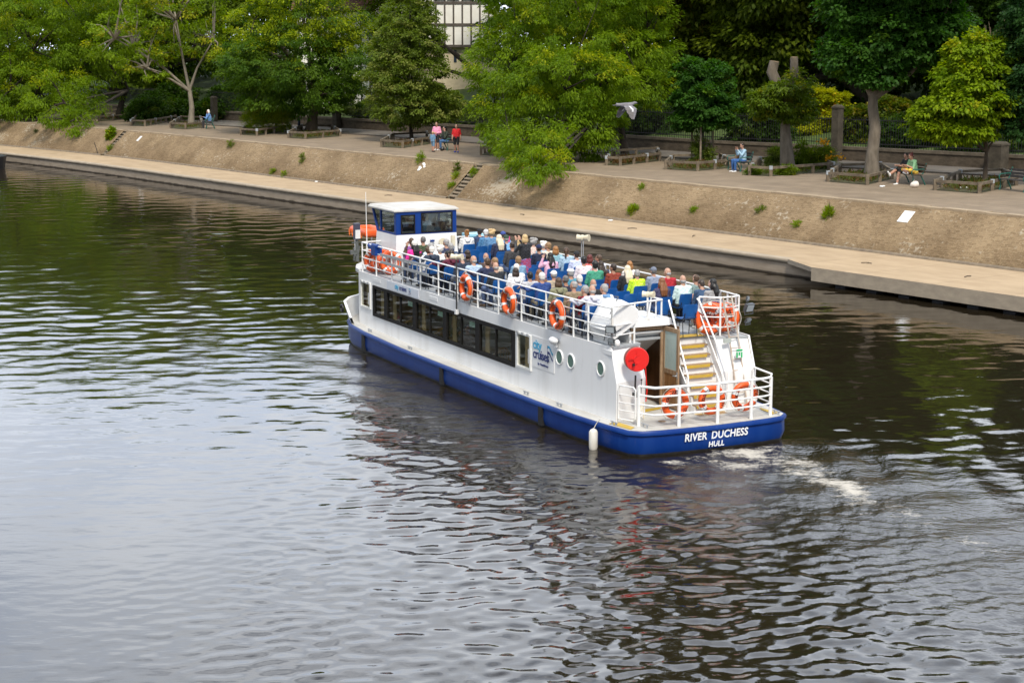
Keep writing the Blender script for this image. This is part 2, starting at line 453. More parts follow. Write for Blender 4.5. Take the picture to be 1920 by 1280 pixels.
def concrete_face():
    m = M('quay_wall_concrete', (.30, .24, .175), .9, (.38, .31, .235), 3, (.4, 1, 2), .3, 14)
    N, L = nt(m); b = N['Principled BSDF']
    src = b.inputs['Base Color'].links[0].from_socket
    tc = N.new('ShaderNodeTexCoord'); sp = N.new('ShaderNodeSeparateXYZ'); L.new(tc.outputs['Object'], sp.inputs[0])
    nz = N.new('ShaderNodeTexNoise'); nz.inputs['Scale'].default_value = 1.6; nz.inputs['Detail'].default_value = 6; L.new(tc.outputs['Object'], nz.inputs['Vector'])
    ad = N.new('ShaderNodeMath'); ad.operation = 'MULTIPLY_ADD'; L.new(nz.outputs['Fac'], ad.inputs[0]); ad.inputs[1].default_value = -.10; L.new(sp.outputs['Z'], ad.inputs[2])
    rp = N.new('ShaderNodeValToRGB'); rp.color_ramp.elements[0].position = .0; rp.color_ramp.elements[1].position = .05
    rp.color_ramp.elements[0].color = (.12, .105, .085, 1); rp.color_ramp.elements[1].color = (1, 1, 1, 1)
    L.new(ad.outputs[0], rp.inputs[0])
    mx = N.new('ShaderNodeMix'); mx.data_type = 'RGBA'; mx.blend_type = 'MULTIPLY'; mx.inputs[0].default_value = 1
    L.new(src, mx.inputs[6]); L.new(rp.outputs[0], mx.inputs[7]); L.new(mx.outputs[2], b.inputs['Base Color'])
    return m

def setts_mat():
    m = bpy.data.materials.new('embankment_setts'); m.use_nodes = True; N, L = nt(m); b = N['Principled BSDF']; b.inputs['Roughness'].default_value = .95
    b.inputs['Specular IOR Level'].default_value = .2
    tc = N.new('ShaderNodeTexCoord'); mp = N.new('ShaderNodeMapping'); mp.inputs['Scale'].default_value = (1, 1.41, 0); L.new(tc.outputs['Object'], mp.inputs[0])
    br = N.new('ShaderNodeTexBrick'); br.inputs['Scale'].default_value = 1.0
    br.inputs['Brick Width'].default_value = .23; br.inputs['Row Height'].default_value = .125; br.inputs['Mortar Size'].default_value = .012
    br.inputs['Color1'].default_value = (.232, .167, .097, 1); br.inputs['Color2'].default_value = (.325, .24, .143, 1); br.inputs['Mortar'].default_value = (.37, .277, .17, 1)
    br.inputs['Bias'].default_value = -.1
    nw = N.new('ShaderNodeTexNoise'); nw.inputs['Scale'].default_value = 2.5; L.new(mp.outputs[0], nw.inputs['Vector'])
    vm = N.new('ShaderNodeMix'); vm.data_type = 'RGBA'; vm.blend_type = 'LINEAR_LIGHT'; vm.inputs[0].default_value = .15
    L.new(mp.outputs[0], vm.inputs[6]); L.new(nw.outputs['Color'], vm.inputs[7]); L.new(vm.outputs[2], br.inputs['Vector'])
    n1 = N.new('ShaderNodeTexNoise'); n1.inputs['Scale'].default_value = .5; n1.inputs['Detail'].default_value = 7; L.new(tc.outputs['Object'], n1.inputs['Vector'])
    r1 = N.new('ShaderNodeValToRGB'); r1.color_ramp.elements[0].position = .3; r1.color_ramp.elements[1].position = .7
    r1.color_ramp.elements[0].color = (.62, .58, .54, 1); r1.color_ramp.elements[1].color = (1.05, 1.03, 1.0, 1); L.new(n1.outputs['Fac'], r1.inputs[0])
    mx = N.new('ShaderNodeMix'); mx.data_type = 'RGBA'; mx.blend_type = 'MULTIPLY'; mx.inputs[0].default_value = 1
    L.new(br.outputs['Color'], mx.inputs[6]); L.new(r1.outputs[0], mx.inputs[7])
    # pale lichen blotches, in drifts
    n2 = N.new('ShaderNodeTexNoise'); n2.inputs['Scale'].default_value = 5.0; n2.inputs['Detail'].default_value = 5; L.new(mp.outputs[0], n2.inputs['Vector'])
    n3 = N.new('ShaderNodeTexNoise'); n3.inputs['Scale'].default_value = .42; n3.inputs['Detail'].default_value = 4; L.new(tc.outputs['Object'], n3.inputs['Vector'])
    ad = N.new('ShaderNodeMath'); ad.operation = 'ADD'; L.new(n2.outputs['Fac'], ad.inputs[0]); L.new(n3.outputs['Fac'], ad.inputs[1])
    r2 = N.new('ShaderNodeValToRGB'); r2.color_ramp.elements[0].position = .565; r2.color_ramp.elements[1].position = .63
    ml = N.new('ShaderNodeMath'); ml.operation = 'MULTIPLY'; ml.inputs[1].default_value = .5; L.new(ad.outputs[0], ml.inputs[0]); L.new(ml.outputs[0], r2.inputs[0])
    m2 = N.new('ShaderNodeMix'); m2.data_type = 'RGBA'; L.new(r2.outputs[0], m2.inputs[0]); L.new(mx.outputs[2], m2.inputs[6]); m2.inputs[7].default_value = (.40, .335, .245, 1)
    L.new(m2.outputs[2], b.inputs['Base Color'])
    bp = N.new('ShaderNodeBump'); bp.inputs['Strength'].default_value = 1; bp.inputs['Distance'].default_value = .05
    sb = N.new('ShaderNodeMath'); sb.operation = 'ADD'; L.new(n2.outputs['Fac'], sb.inputs[0]); L.new(br.outputs['Fac'], sb.inputs[1])
    L.new(sb.outputs[0], bp.inputs['Height']); L.new(bp.outputs[0], b.inputs['Normal'])
    return m

ZB = 2.5       # promenade level
def build_quay():
    sv = list(np.concatenate([np.arange(-60, 46.7, 4), [46.6], np.arange(48, 260, 3)]))
    far = [s for s in sv if s >= 46.6 - 1e-6]
    conc = concrete_face()
    walk = M('quay_walkway_concrete', (.365, .262, .155), .9, (.445, .328, .202), 1.2, (.5, 1.2, 1), .15, 20)
    N, L = nt(walk); bs = N['Principled BSDF']; src = bs.inputs['Base Color'].links[0].from_socket
    tc = N.new('ShaderNodeTexCoord'); br = N.new('ShaderNodeTexBrick'); br.inputs['Scale'].default_value = 1; br.inputs['Brick Width'].default_value = 3.4; br.inputs['Row Height'].default_value = 40; br.inputs['Mortar Size'].default_value = .025
    br.inputs['Color1'].default_value = (.94, .94, .94, 1); br.inputs['Color2'].default_value = (1.04, 1.04, 1.04, 1); br.inputs['Mortar'].default_value = (.66, .64, .60, 1); L.new(tc.outputs['Object'], br.inputs['Vector'])
    mx = N.new('ShaderNodeMix'); mx.data_type = 'RGBA'; mx.blend_type = 'MULTIPLY'; mx.inputs[0].default_value = .9; L.new(src, mx.inputs[6]); L.new(br.outputs['Color'], mx.inputs[7]); L.new(mx.outputs[2], bs.inputs['Base Color'])
    add_streaks(walk, (.20, .15, .10), .58, .78, .9, (.5, 1.4, 1), .45)
    edge = M('quay_edge_concrete', (.31, .255, .19), .9, (.40, .33, .24), 4, (.5, 1, 1), .3, 20)
    setts = setts_mat()
    # wall under the coping, coping and walkway
    tag(qlink('quay_wall', grid_strip([(48.98, -.6), (48.95, .50)], [s for s in sv if s > 20], mats=conc)), kind='structure')
    tag(qlink('quay_kerb', grid_strip([(48.95, .50), (48.90, .50), (48.90, .645), (48.93, .67), (49.25, .672)], far[1:], mats=edge)), kind='structure')
    tag(qlink('walkway', grid_strip([(49.25, .672), (53.0, .70)], sv, mats=walk)), kind='structure')
    # landing stage that juts out on the right, on piles
    mb = MB(); n0 = 47.75
    L_ = [(-46.6, n0), (60, n0), (60, 49.25), (-46.6, 49.25)]
    mb.hexa([(x, y, .16) for x, y in L_], [(x, y, .674) for x, y in L_])
    mb.hexa([(-46.6, n0, .5), (-46.6, 49.25, .5), (-48.9, 49.25, .5), (-48.9, 48.8, .5)], [(-46.6, n0, .674), (-46.6, 49.25, .674), (-48.9, 49.25, .674), (-48.9, 48.8, .674)])
    me = mb.mesh('landing_stage', [edge]); tag(qlink('landing_stage', me), 'concrete landing stage jutting over the water at right', 'landing stage')
    me.materials.append(walk)
    for p in me.polygons:
        if p.normal.z > .9: p.material_index = 1
    par = bpy.data.objects['landing_stage']
    pm = M('pile_dark', (.035, .035, .04), .8)
    for i in range(8):
        b = MB(); x = -45.6 + i * 1.55; b.box(x, x + .5, n0 + .25, n0 + .65, -.5, .155); b.build('pile', pm, par)
    # embankment slope with stairs recessed
    holes = []
    for (xb0, xb1, yb) in ((828, 876, 373), (183, 207, 292)):
        s1 = sn(at(xb0, yb, .7))[0]; s0 = sn(at(xb1, yb, .7))[0]; holes.append((s0, s1))
    sv2 = sorted(set(sv + [x for h in holes for x in h])); NT = 54.95
    tag(qlink('embankment', grid_strip([(53.02, .62), (53.0, .78), (53.9, 1.64), (54.75, 2.42), (NT, ZB), (55.15, ZB + .02)], sv2, holes, mats=setts)), kind='structure')
    stone = M('step_stone', (.28, .22, .155), .9, (.38, .31, .225), 3, (1, 1, 1), .4, 12)
    cheek = M('step_cheek', (.12, .10, .07), .95, (.18, .15, .10), 3)
    for i, (s0, s1) in enumerate(holes):
        t = thing('stone_steps', ['flight of worn stone steps down the embankment beneath the wheelhouse roof', 'far flight of stone steps with ivy along its edge'][i], 'steps', (0, 0, 0), QROT, 'flights of steps down the embankment')
        off = float(bend((s0 + s1) / 2))
        nst = 10
        for k in range(nst):
            b = MB(); z1 = .70 + (k + 1) * (1.8 / nst); n_ = 53.12 + k * .19
            b.box(-s1 + .1, -s0 - .08, n_ + off + .02, n_ + off + .26, z1 - .34, z1 - .062); o = b.build('step', cheek, t)
            b = MB(); b.box(-s1 + .1, -s0 - .08, n_ + off - .07, n_ + off + .22, z1 - .06, z1 + .012 - .015 * (k % 2)); b.build('tread', stone, o)
        b = MB()
        for x in (-s1, -s0 - .1):
            b.hexa([(x, 53.0 + off, .6), (x + .1, 53.0 + off, .6), (x + .1, 55.1 + off, .6), (x, 55.1 + off, .6)],
                   [(x, 53.0 + off, .80), (x + .1, 53.0 + off, .80), (x + .1, 55.1 + off, 2.53), (x, 55.1 + off, 2.53)])
        b.build('side_kerb', cheek, t)
    kerb = M('slope_foot_kerb', (.16, .125, .09), .95, (.24, .19, .13), 4)
    mb = grid_strip([(52.88, .69), (52.90, .79), (53.04, .80)], sv2, holes, mats=kerb); tag(qlink('slope_foot_kerb', mb), kind='structure')
    cop = M('bank_coping_stone', (.30, .225, .145), .95, (.40, .31, .205), 2.2, (1.2, 1, 1), .5, 9)
    mb = MB(); g = np.random.default_rng(8); s = -20.0
    while s < 200:
        w = g.uniform(.55, .95); o = float(bend(s)); j = g.uniform(-.03, .03); h = g.uniform(.01, .035)
        if not any(h0 - .2 < s + w / 2 < h1 + .2 for h0, h1 in holes): mb.box(-s - w + .02, -s, 54.80 + o + j, 55.22 + o + j, 2.36, ZB + h)
        s += w
    tag(qlink('embankment_coping', mb.mesh('embankment_coping', cop)), kind='structure')
    # promenade
    prom = M('promenade_paving', (.19, .140, .090), .92, (.265, .20, .132), .8, (1, 1, 1), .25, 22, lo=.3, hi=.7)
    N, L = nt(prom); bs = N['Principled BSDF']; src = bs.inputs['Base Color'].links[0].from_socket
    tc = N.new('ShaderNodeTexCoord'); br = N.new('ShaderNodeTexBrick'); br.inputs['Scale'].default_value = 1; br.inputs['Brick Width'].default_value = 1.1; br.inputs['Row Height'].default_value = .7; br.inputs['Mortar Size'].default_value = .022
    br.inputs['Color1'].default_value = (.90, .90, .90, 1); br.inputs['Color2'].default_value = (1.05, 1.05, 1.05, 1); br.inputs['Mortar'].default_value = (.62, .62, .60, 1); L.new(tc.outputs['Object'], br.inputs['Vector'])
    mx = N.new('ShaderNodeMix'); mx.data_type = 'RGBA'; mx.blend_type = 'MULTIPLY'; mx.inputs[0].default_value = .8; L.new(src, mx.inputs[6]); L.new(br.outputs['Color'], mx.inputs[7]); L.new(mx.outputs[2], bs.inputs['Base Color'])
    path = M('path_asphalt', (.105, .09, .075), .92, (.145, .125, .10), .7, (1, 1, 1), .2, 30)
    tag(qlink('promenade', grid_strip([(55.1, ZB), (59.0, ZB + .0), (90, ZB)], sv2, mats=prom)), kind='structure')
    return NT
build_quay()
# ================================================================== ground beyond the promenade, garden wall and railings
WALL = [(75, 43), (26.5, 91.2), (18.4, 99.2), (12.0, 105.0), (-2.2, 123.6), (-15.1, 139.5), (-60, 194)]
def wall_at(i, f):
    a, b = np.array(WALL[i]), np.array(WALL[i + 1]); return a + (b - a) * f
def build_ground():
    lawn = M('garden_grass', (.035, .06, .012), .95, (.075, .115, .02), 1.2, (1, 1, 1), .5, 30)
    W = np.array(WALL, float); d = np.gradient(W, axis=0); d /= np.linalg.norm(d, axis=1)[:, None]
    nrm = np.stack([-d[:, 1], d[:, 0]], 1); nrm[nrm @ np.array([.8, .6]) < 0] *= -1
    mb = MB(); rows = [(0.2, ZB + .55), (4, ZB + .9), (12, ZB + 2.2), (25, ZB + 4.0), (60, ZB + 5.5), (160, ZB + 6)]
    P = [[(W[i, 0] + nrm[i, 0] * r, W[i, 1] + nrm[i, 1] * r, z) for i in range(len(W))] for r, z in rows]
    n = len(W); vs = [p for row in P for p in row]
    mb.add(vs, [(r * n + i, r * n + i + 1, (r + 1) * n + i + 1, (r + 1) * n + i) for r in range(len(rows) - 1) for i in range(n - 1)])
    tag(mb.build('garden_lawn', lawn), kind='structure')
    mb = MB(); big = 1500
    a = qw(-60, 60, 2.3); 
    c = [QS * -600 + QN * 70, QS * 1500 + QN * 90, QS * 1500 + QN * 1500, QS * -600 + QN * 1500]
    mb.add([(p[0], p[1], 2.3) for p in c], [(0, 1, 2, 3)]); tag(mb.build('ground', lawn), kind='structure')
    # asphalt path in front of the wall
    path = _mats['path_asphalt']; kl = [at(x, y, ZB) for x, y in ((560, 246), (700, 255), (873, 268), (1060, 283), (1239, 296), (1500, 311), (1920, 334))]
    kl = [(kl[0] + (kl[0] - kl[1]) * 3)] + kl + [kl[-1] + (kl[-1] - kl[-2]) * 1.5]
    wl = [np.array([*p, ZB]) for p in WALL][::-1]
    far = [np.array(p) + 0 for p in wl]
    mb = MB()
    for a, b in zip(kl[:-1], kl[1:]):
        mb.add([tuple(a + [0, 0, .006]), tuple(b + [0, 0, .006]), tuple(b + QN * 9 + [0, 0, .006]), tuple(a + QN * 9 + [0, 0, .006])], [(0, 1, 2, 3)])
    tag(mb.build('path', path), kind='structure')
    k = M('path_kerb', (.075, .062, .05), .9, (.12, .10, .08), 3); mb = MB()
    for a, b in zip(kl[:-1], kl[1:]): mb.beam(a + [0, 0, .03], b + [0, 0, .03], .14, .09)
    tag(mb.build('kerb', k), kind='structure')
build_ground()

def build_fence():
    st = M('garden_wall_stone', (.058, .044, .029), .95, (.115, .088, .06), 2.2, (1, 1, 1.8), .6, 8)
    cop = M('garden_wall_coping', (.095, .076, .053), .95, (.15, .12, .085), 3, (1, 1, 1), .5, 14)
    iron = M('railing_iron', (.012, .012, .012), .6)
    lab = ['low stone garden wall with iron railings at the right edge', 'low stone wall and railings behind the tall grey trunk', 'low stone wall and railings behind the young staked tree',
           'low stone wall with railings behind the drooping tree', 'low stone wall and pale railings behind the conical tree', 'low stone wall with railings in the far left shade']
    for i in range(len(WALL) - 1):
        a = np.array([*WALL[i], ZB]); b = np.array([*WALL[i + 1], ZB]); d = (b - a); ln = np.linalg.norm(d); d /= ln
        t = thing('garden_wall', lab[i], 'wall', a, math.atan2(d[1], d[0]), 'garden wall with iron railings')
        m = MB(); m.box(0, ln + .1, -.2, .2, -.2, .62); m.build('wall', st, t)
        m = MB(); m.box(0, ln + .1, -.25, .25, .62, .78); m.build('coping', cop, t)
        m = MB()
        for z in (.95, 2.25): m.box(0, ln, -.02, .02, z, z + .05)
        k = int(ln / .16)
        for j in range(k):
            x = (j + .5) * ln / k; m.box(x - .011, x + .011, -.011, .011, .78, 2.45)
        m.build('railing', iron, t)
    # stone gate piers in the wall line; the last is a dark wood post
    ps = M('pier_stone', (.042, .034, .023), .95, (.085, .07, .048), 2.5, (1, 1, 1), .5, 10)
    for (x, y, h, w, lb) in ((632, 240, 2.1, .5, 'weathered stone gate pier between the round tree and the conical tree'), (1568, 302, 2.9, .46, 'tall stone gate pier left of the grey trunk'),
                             (1871, 318, 1.25, .75, 'squat stone pier in the wall behind the yellow green tree'), (402, 228, 1.9, .42, 'dark wood post behind the pale trunk')):
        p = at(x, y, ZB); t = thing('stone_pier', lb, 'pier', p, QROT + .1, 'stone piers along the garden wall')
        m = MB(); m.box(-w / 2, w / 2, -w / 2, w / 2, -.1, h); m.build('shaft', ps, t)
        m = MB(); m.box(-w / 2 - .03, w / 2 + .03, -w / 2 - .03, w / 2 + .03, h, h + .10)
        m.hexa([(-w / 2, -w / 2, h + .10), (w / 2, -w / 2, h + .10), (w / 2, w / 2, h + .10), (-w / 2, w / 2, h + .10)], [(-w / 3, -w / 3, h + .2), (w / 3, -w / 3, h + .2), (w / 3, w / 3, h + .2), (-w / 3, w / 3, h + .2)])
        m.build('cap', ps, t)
build_fence()

# ------------------------------------------------------------------ planting beds with low timber rails
def soil_mat(): return M('bed_soil', (.045, .032, .018), 1.0, (.07, .075, .022), 2.0, (1, 1, 1), .6, 14)
def build_bed(poly_px, label, closed=True, h=.42, weeds=60, dry=.3, seed=0, wl=.28):
    P = [at(x, y, ZB) for x, y in poly_px]; c = sum(P) / len(P)
    wood = M('rail_timber', (.10, .075, .05), .9, (.19, .15, .10), 3, (1, 1, 1), .4, 20)
    steel = M('post_cap_steel', (.42, .45, .47), .45, metal=.5)
    t = thing('tree_bed', label, 'planting bed', c, 0, 'timber railed planting beds')
    L_ = [Vector(p - c) for p in P]; n = len(L_)
    pairs = [(i, (i + 1) % n) for i in range(n if closed else n - 1)]
    for i, j in pairs:
        m = MB(); m.beam(L_[i] + Vector((0, 0, h)), L_[j] + Vector((0, 0, h)), .11, .12); m.build('rail', wood, t)
    k = 0
    for i, j in pairs:
        d = L_[j] - L_[i]; q = max(1, int(d.length / 1.5))
        for e in range(q):
            p = L_[i] + d * (e / q)
            m = MB(); m.box(p.x - .075, p.x + .075, p.y - .075, p.y + .075, -.05, h + (.0 if e else .08)); o = m.build('post', wood, t)
            if (k + seed) % 3 == 0:
                m = MB(); m.box(p.x - .082, p.x + .082, p.y - .082, p.y + .082, h - .08, h + .10); m.build('cap', steel, o)
            k += 1
    m = MB(); m.add([(p.x, p.y, .012) for p in L_], [tuple(range(n))]); m.build('soil', soil_mat(), t)
    # weeds and leaf litter growing in the bed
    g = np.random.default_rng(seed + 50); A = np.array([[p.x, p.y] for p in L_])
    pts = []
    while len(pts) < weeds * 12:
        w = g.dirichlet(np.ones(n)); q = w @ A; pts.append([q[0], q[1]])
    pts = np.array(pts); N_ = len(pts)
    cen = np.c_[pts + g.normal(0, .08, (N_, 2)), g.uniform(0, .10, N_)]
    ax = np.c_[g.normal(0, .5, (N_, 2)), g.uniform(.2, 1.2, N_)]; ax /= np.linalg.norm(ax, axis=1)[:, None]
    f = g.random(N_)[:, None]; col = (1 - f) * np.array([.055, .095, .015]) + f * np.array([.12, .12, .03])
    br = g.random(N_) < dry; col[br] = np.array([.16, .09, .035]) * g.uniform(.5, 1.2, (br.sum(), 1))
    leaves_object('weeds', cen, ax, g, wl, .06, col, leaf_mat('weed_leaf'), t)['kind'] = 'stuff'
    return t

def leaves_object(name, cen, ax, g, L, W, col, mat, parent=None, nrm=None):
    N_ = len(cen)
    Ls = L * g.uniform(.6, 1.25, N_)[:, None]; Ws = W * g.uniform(.7, 1.2, N_)[:, None]
    if nrm is None: nrm = g.normal(0, 1, (N_, 3)); nrm[:, 2] = np.abs(nrm[:, 2]) + .3
    side = np.cross(ax, nrm); side /= np.linalg.norm(side, axis=1)[:, None] + 1e-9
    a = cen; m1 = cen + ax * Ls * .45 + side * Ws * .5; m2 = cen + ax * Ls * .45 - side * Ws * .5; tip = cen + ax * Ls; tip[:, 2] -= Ls[:, 0] * .12
    v = np.stack([a, m1, tip, m2], 1).reshape(-1, 3).astype(np.float32)
    me = bpy.data.meshes.new(name)
    me.vertices.add(len(v)); me.vertices.foreach_set('co', v.ravel())
    me.loops.add(4 * N_); me.loops.foreach_set('vertex_index', np.arange(4 * N_, dtype=np.int32))
    me.polygons.add(N_); me.polygons.foreach_set('loop_start', np.arange(0, 4 * N_, 4, dtype=np.int32))
    me.update(calc_edges=True)
    ca = me.color_attributes.new('Col', 'FLOAT_COLOR', 'POINT')
    c4 = np.ones((N_, 4), np.float32); c4[:, :3] = col; ca.data.foreach_set('color', np.repeat(c4, 4, 0).ravel())
    me.materials.append(mat)
    return link(name, me, parent)

BEDS = [
 ([(18, 214), (40, 220), (112, 214), (95, 206)], 'timber railed bed in deep shade at the far left', .5, 0),
 ([(118, 224), (150, 219), (180, 214), (160, 207), (125, 212)], 'low timber railed bed under the far left tree, left of its trunk', .5, 1),
 ([(186, 228), (212, 226), (262, 222), (250, 213), (196, 215)], 'timber railed bed round the dark leaning trunk', .5, 2),
 ([(246, 236), (272, 237), (330, 227), (322, 219), (262, 222)], 'timber railed bed of dark shrubs left of the pale trunk', .3, 3),
 ([(320, 241), (348, 243), (380, 240), (376, 229), (340, 228)], 'timber railed bed at the foot of the pale spreading tree', .35, 4),
 ([(452, 253), (482, 255), (545, 246), (540, 237), (470, 243)], 'timber railed bed of tall dry grass', .4, 5),
 ([(541, 259), (573, 261), (638, 256), (622, 246), (566, 246)], 'timber railed bed round the trunk of the round tree', .4, 6),
 ([(715, 276), (755, 278), (808, 270), (800, 260), (738, 263)], 'timber railed bed at the foot of the conical tree', .8, 7),
 ([(902, 291), (925, 292), (985, 290), (980, 277), (930, 277)], 'timber railed bed at the left end of the drooping branches', .5, 8),
 ([(1137, 310), (1163, 311), (1237, 302), (1232, 291), (1152, 296)], 'timber railed bed round the leaning trunk of the drooping tree', .8, 9),
 ([(1248, 318), (1308, 321), (1372, 315), (1350, 304), (1262, 306)], 'timber railed bed round the young staked tree', .45, 10),
 ([(1405, 329), (1445, 331), (1562, 322), (1530, 306), (1425, 312)], 'overgrown timber railed bed of the pollarded tree', .2, 11),
 ([(1552, 341), (1626, 347), (1672, 336), (1650, 322), (1575, 325)], 'timber railed bed round the tall grey trunk', .4, 12),
 ([(1753, 357), (1836, 363), (1905, 348), (1880, 334), (1800, 338)], 'timber railed bed round the slim trunk of the yellow green tree', .3, 13),
]
for i, (pp, lb, dry, sd) in enumerate(BEDS): build_bed(pp, lb, dry=dry, seed=sd, weeds=[40, 130][i in (9, 10, 11, 12, 13, 6, 5)])

# ------------------------------------------------------------------ benches
def make_bench(loc, rz, label, slat=(.035, .028, .022)):
    t = thing('park_bench', label, 'bench', loc, rz, 'benches on the promenade', 1.12)
    iron = M('bench_green_iron', (.012, .10, .075), .5); wood = M('bench_slat_%d' % int(slat[0] * 1000), slat, .8, tuple(c * 1.6 for c in slat), 5)
    m = MB()
    for k in range(4): m.box(-.85, .85, -.02 + k * .115, .08 + k * .115, .43, .455)
    m.build('seat', wood, t)
    m = MB()
    for k in range(3): m.beam((-.85, -.09 - k * .035, .55 + k * .125), (.85, -.09 - k * .035, .55 + k * .125), .028, .10)
    m.build('backrest', wood, t)
    for x in (-.72, .72):
        m = MB()
        m.tube([(x, .42, 0), (x, .36, .2), (x, .40, .42), (x, .05, .42), (x, -.08, .5), (x, -.2, .9)], [.032, .026, .026, .026, .028, .03], 8)
        m.tube([(x, -.18, 0), (x, -.08, .2), (x, .05, .42)], .028, 8)
        m.tube([(x, .42, .42), (x, .46, .55), (x, .40, .64), (x, -.10, .66)], .024, 8)
        m.build('leg', iron, t)
    return t
RIV = math.atan2(-QN[1], -QN[0])                   # heading that looks at the river
BROW = RIV - math.pi / 2                            # bench local +Y = seat front
bench_spots = [((398, 241), BROW - .45, 'green iron bench facing sideways beside the pale trunk'), ((842, 281), BROW - .2, 'green iron bench of the family group by the conical tree'),
               ((1392, 320), BROW - .35, 'dark slatted bench beside the pollarded tree'), ((1712, 345), BROW - .38, 'brown slatted bench holding the pair beside the yellow green tree'),
               ((1912, 358), BROW - .2, 'empty dark slatted bench at the right edge'), ((30, 212), BROW + .2, 'dark bench in the shade at the far left')]
BENCH = []
for (x, y), rz, lb in bench_spots: BENCH.append(make_bench(at(x, y, ZB), rz, lb, (.075, .045, .028) if 'brown' in lb else (.035, .03, .028)))

# ------------------------------------------------------------------ lamp column, boards and litter on the bank
p = at(561, 244, ZB); t = thing('lamp_post', 'slim dark blue lamp post left of the round tree trunk', 'lamp post', p)
bl = M('post_blue_paint', (.02, .03, .07), .5)
m = MB(); m.tube([(0, 0, 0), (0, 0, .9), (0, 0, .92), (0, 0, 5.2)], [.10, .10, .065, .05], 12); m.build('column', bl, t)
m = MB(); m.tube([(0, 0, 5.2), (.1, -.1, 5.6), (.5, -.4, 5.75)], .04, 8); m.build('arm', bl, t)
m = MB(); m.ell((.7, -.55, 5.72), (.32, .14, .08), 12, 8); m.build('lamp_head', bl, t)

def slope_point(x, y):
    best = None
    for z in np.linspace(.75, 2.48, 90):
        P = at(x, y, z); s, n = sn(P); n -= float(bend(s)); zz = .78 + (n - 53.0) * (ZB - .78) / 1.95
        if best is None or abs(zz - z) < best[0]: best = (abs(zz - z), P)
    return best[1]
white_board = M('white_board_paint', (.80, .80, .78), .5)
SL_UP = Vector((QN[0] * .75, QN[1] * .75, .66)).normalized(); SL_S = Vector(-QS); SL_N = SL_S.cross(SL_UP).normalized()
if SL_N.z < 0: SL_N = -SL_N
SLM = Matrix((SL_S, SL_UP, SL_N)).transposed()
for (x, y, w, h, lb) in ((1700, 408, .55, .62, 'blank white board lying flat on the embankment at right'), (262, 261, .32, .5, 'small white board on the far embankment by the ivy steps')):
    p = slope_point(x, y); t = thing('white_board', lb, 'board', p, 0, 'white boards on the embankment')
    m = MB(); m.obox(SL_N * .05, (w, h, .03), SLM); m.build('panel', white_board, t)
    m = MB()
    for sx in (-.3, .3): m.obox(SLM @ Vector((sx * w, 0, .017)), (.05, h * .9, .035), SLM)
    m.build('batten', M('board_batten', (.3, .28, .25), .8), t)
# discarded white sack caught in the weeds
p = slope_point(793, 316); g = np.random.default_rng(5); m = MB()
for k in range(7): m.ell(SLM @ Vector((g.normal(0, .12), g.normal(0, .16), .06 + .04 * g.random())), (.13, .10, .07), 10, 6, SLM)
me = remesh(m, .02, 2); me.materials.append(white_board)
o = link('plastic_sack', me, loc=p); tag(o, 'crumpled white plastic sack caught among weeds on the embankment', 'sack')
# leaning iron rod by the far steps
p = slope_point(184, 289); m = MB(); m.cyl((0, 0, 0), (-.25, 0, .85), .03, 8); tag(m.build('mooring_rod', M('rusty_iron', (.05, .04, .035), .8), loc=p), 'thin leaning iron rod at the foot of the far steps', 'rod')
for i, (x, y, z, lb) in enumerate(((1144, 415, .7, 'scrap of white litter at the foot of the embankment'), (593, 342, .7, 'small white scrap at the slope foot left of the wheelhouse'), (1653, 351, ZB, 'scrap of white paper on the paving by the pair'),
                          (1806, 353, ZB, 'crushed white cup inside the bed under the yellow green tree'))):
    m = MB(); g = np.random.default_rng(i); 
    for k in range(4): m.ell((g.normal(0, .06), g.normal(0, .06), .04), (.08, .06, .04), 8, 6)
    me = remesh(m, .02, 1); me.materials.append(white_board); tag(link('paper_scrap', me, loc=at(x, y, z)), lb, 'litter', 'scraps of litter')
# twigs on the walkway
tw = M('twig_bark', (.06, .045, .03), .9)
for i, (x, y) in enumerate(((1185, 429), (1300, 443), (1625, 494), (1815, 519), (979, 403), (728, 367))):
    m = MB(); a = i * 1.3; m.tube([(-.2 * math.cos(a), -.2 * math.sin(a), .02), (0, .03, .035), (.22 * math.cos(a), .2 * math.sin(a), .02)], .018, 6)
    m.tube([(0, .03, .03), (.1, .12, .03)], .012, 5)
    tag(m.build('fallen_twig', tw, loc=at(x, y, .695)), 'small dark twig lying on the pale riverside walkway', 'twig', 'twigs on the walkway')
# far moored craft at the left frame edge
p = at(-47, 312, 0); t = thing('moored_launch', 'dark hull of a moored launch cut off by the left frame edge', 'boat', p, QROT)
hm = M('launch_dark_hull', (.02, .022, .03), .4); wm = M('launch_white_top', (.6, .6, .58), .5)
m = MB(); hp = [(-5.5, -1.1), (3.4, -1.2), (4.6, -.5), (5.0, 0), (4.6, .5), (3.4, 1.2), (-5.5, 1.1)]
m.hexa([(x * .95, y * .85, -.3) for x, y in hp], [(x, y, .95) for x, y in hp]); m.build('hull', hm, t)
m = MB(); m.hexa([(-4.5, -.9, .95), (1.5, -.9, .95), (1.5, .9, .95), (-4.5, .9, .95)], [(-4.3, -.8, 2.0), (.9, -.8, 2.0), (.9, .8, 2.0), (-4.3, .8, 2.0)]); m.build('cabin', wm, t)
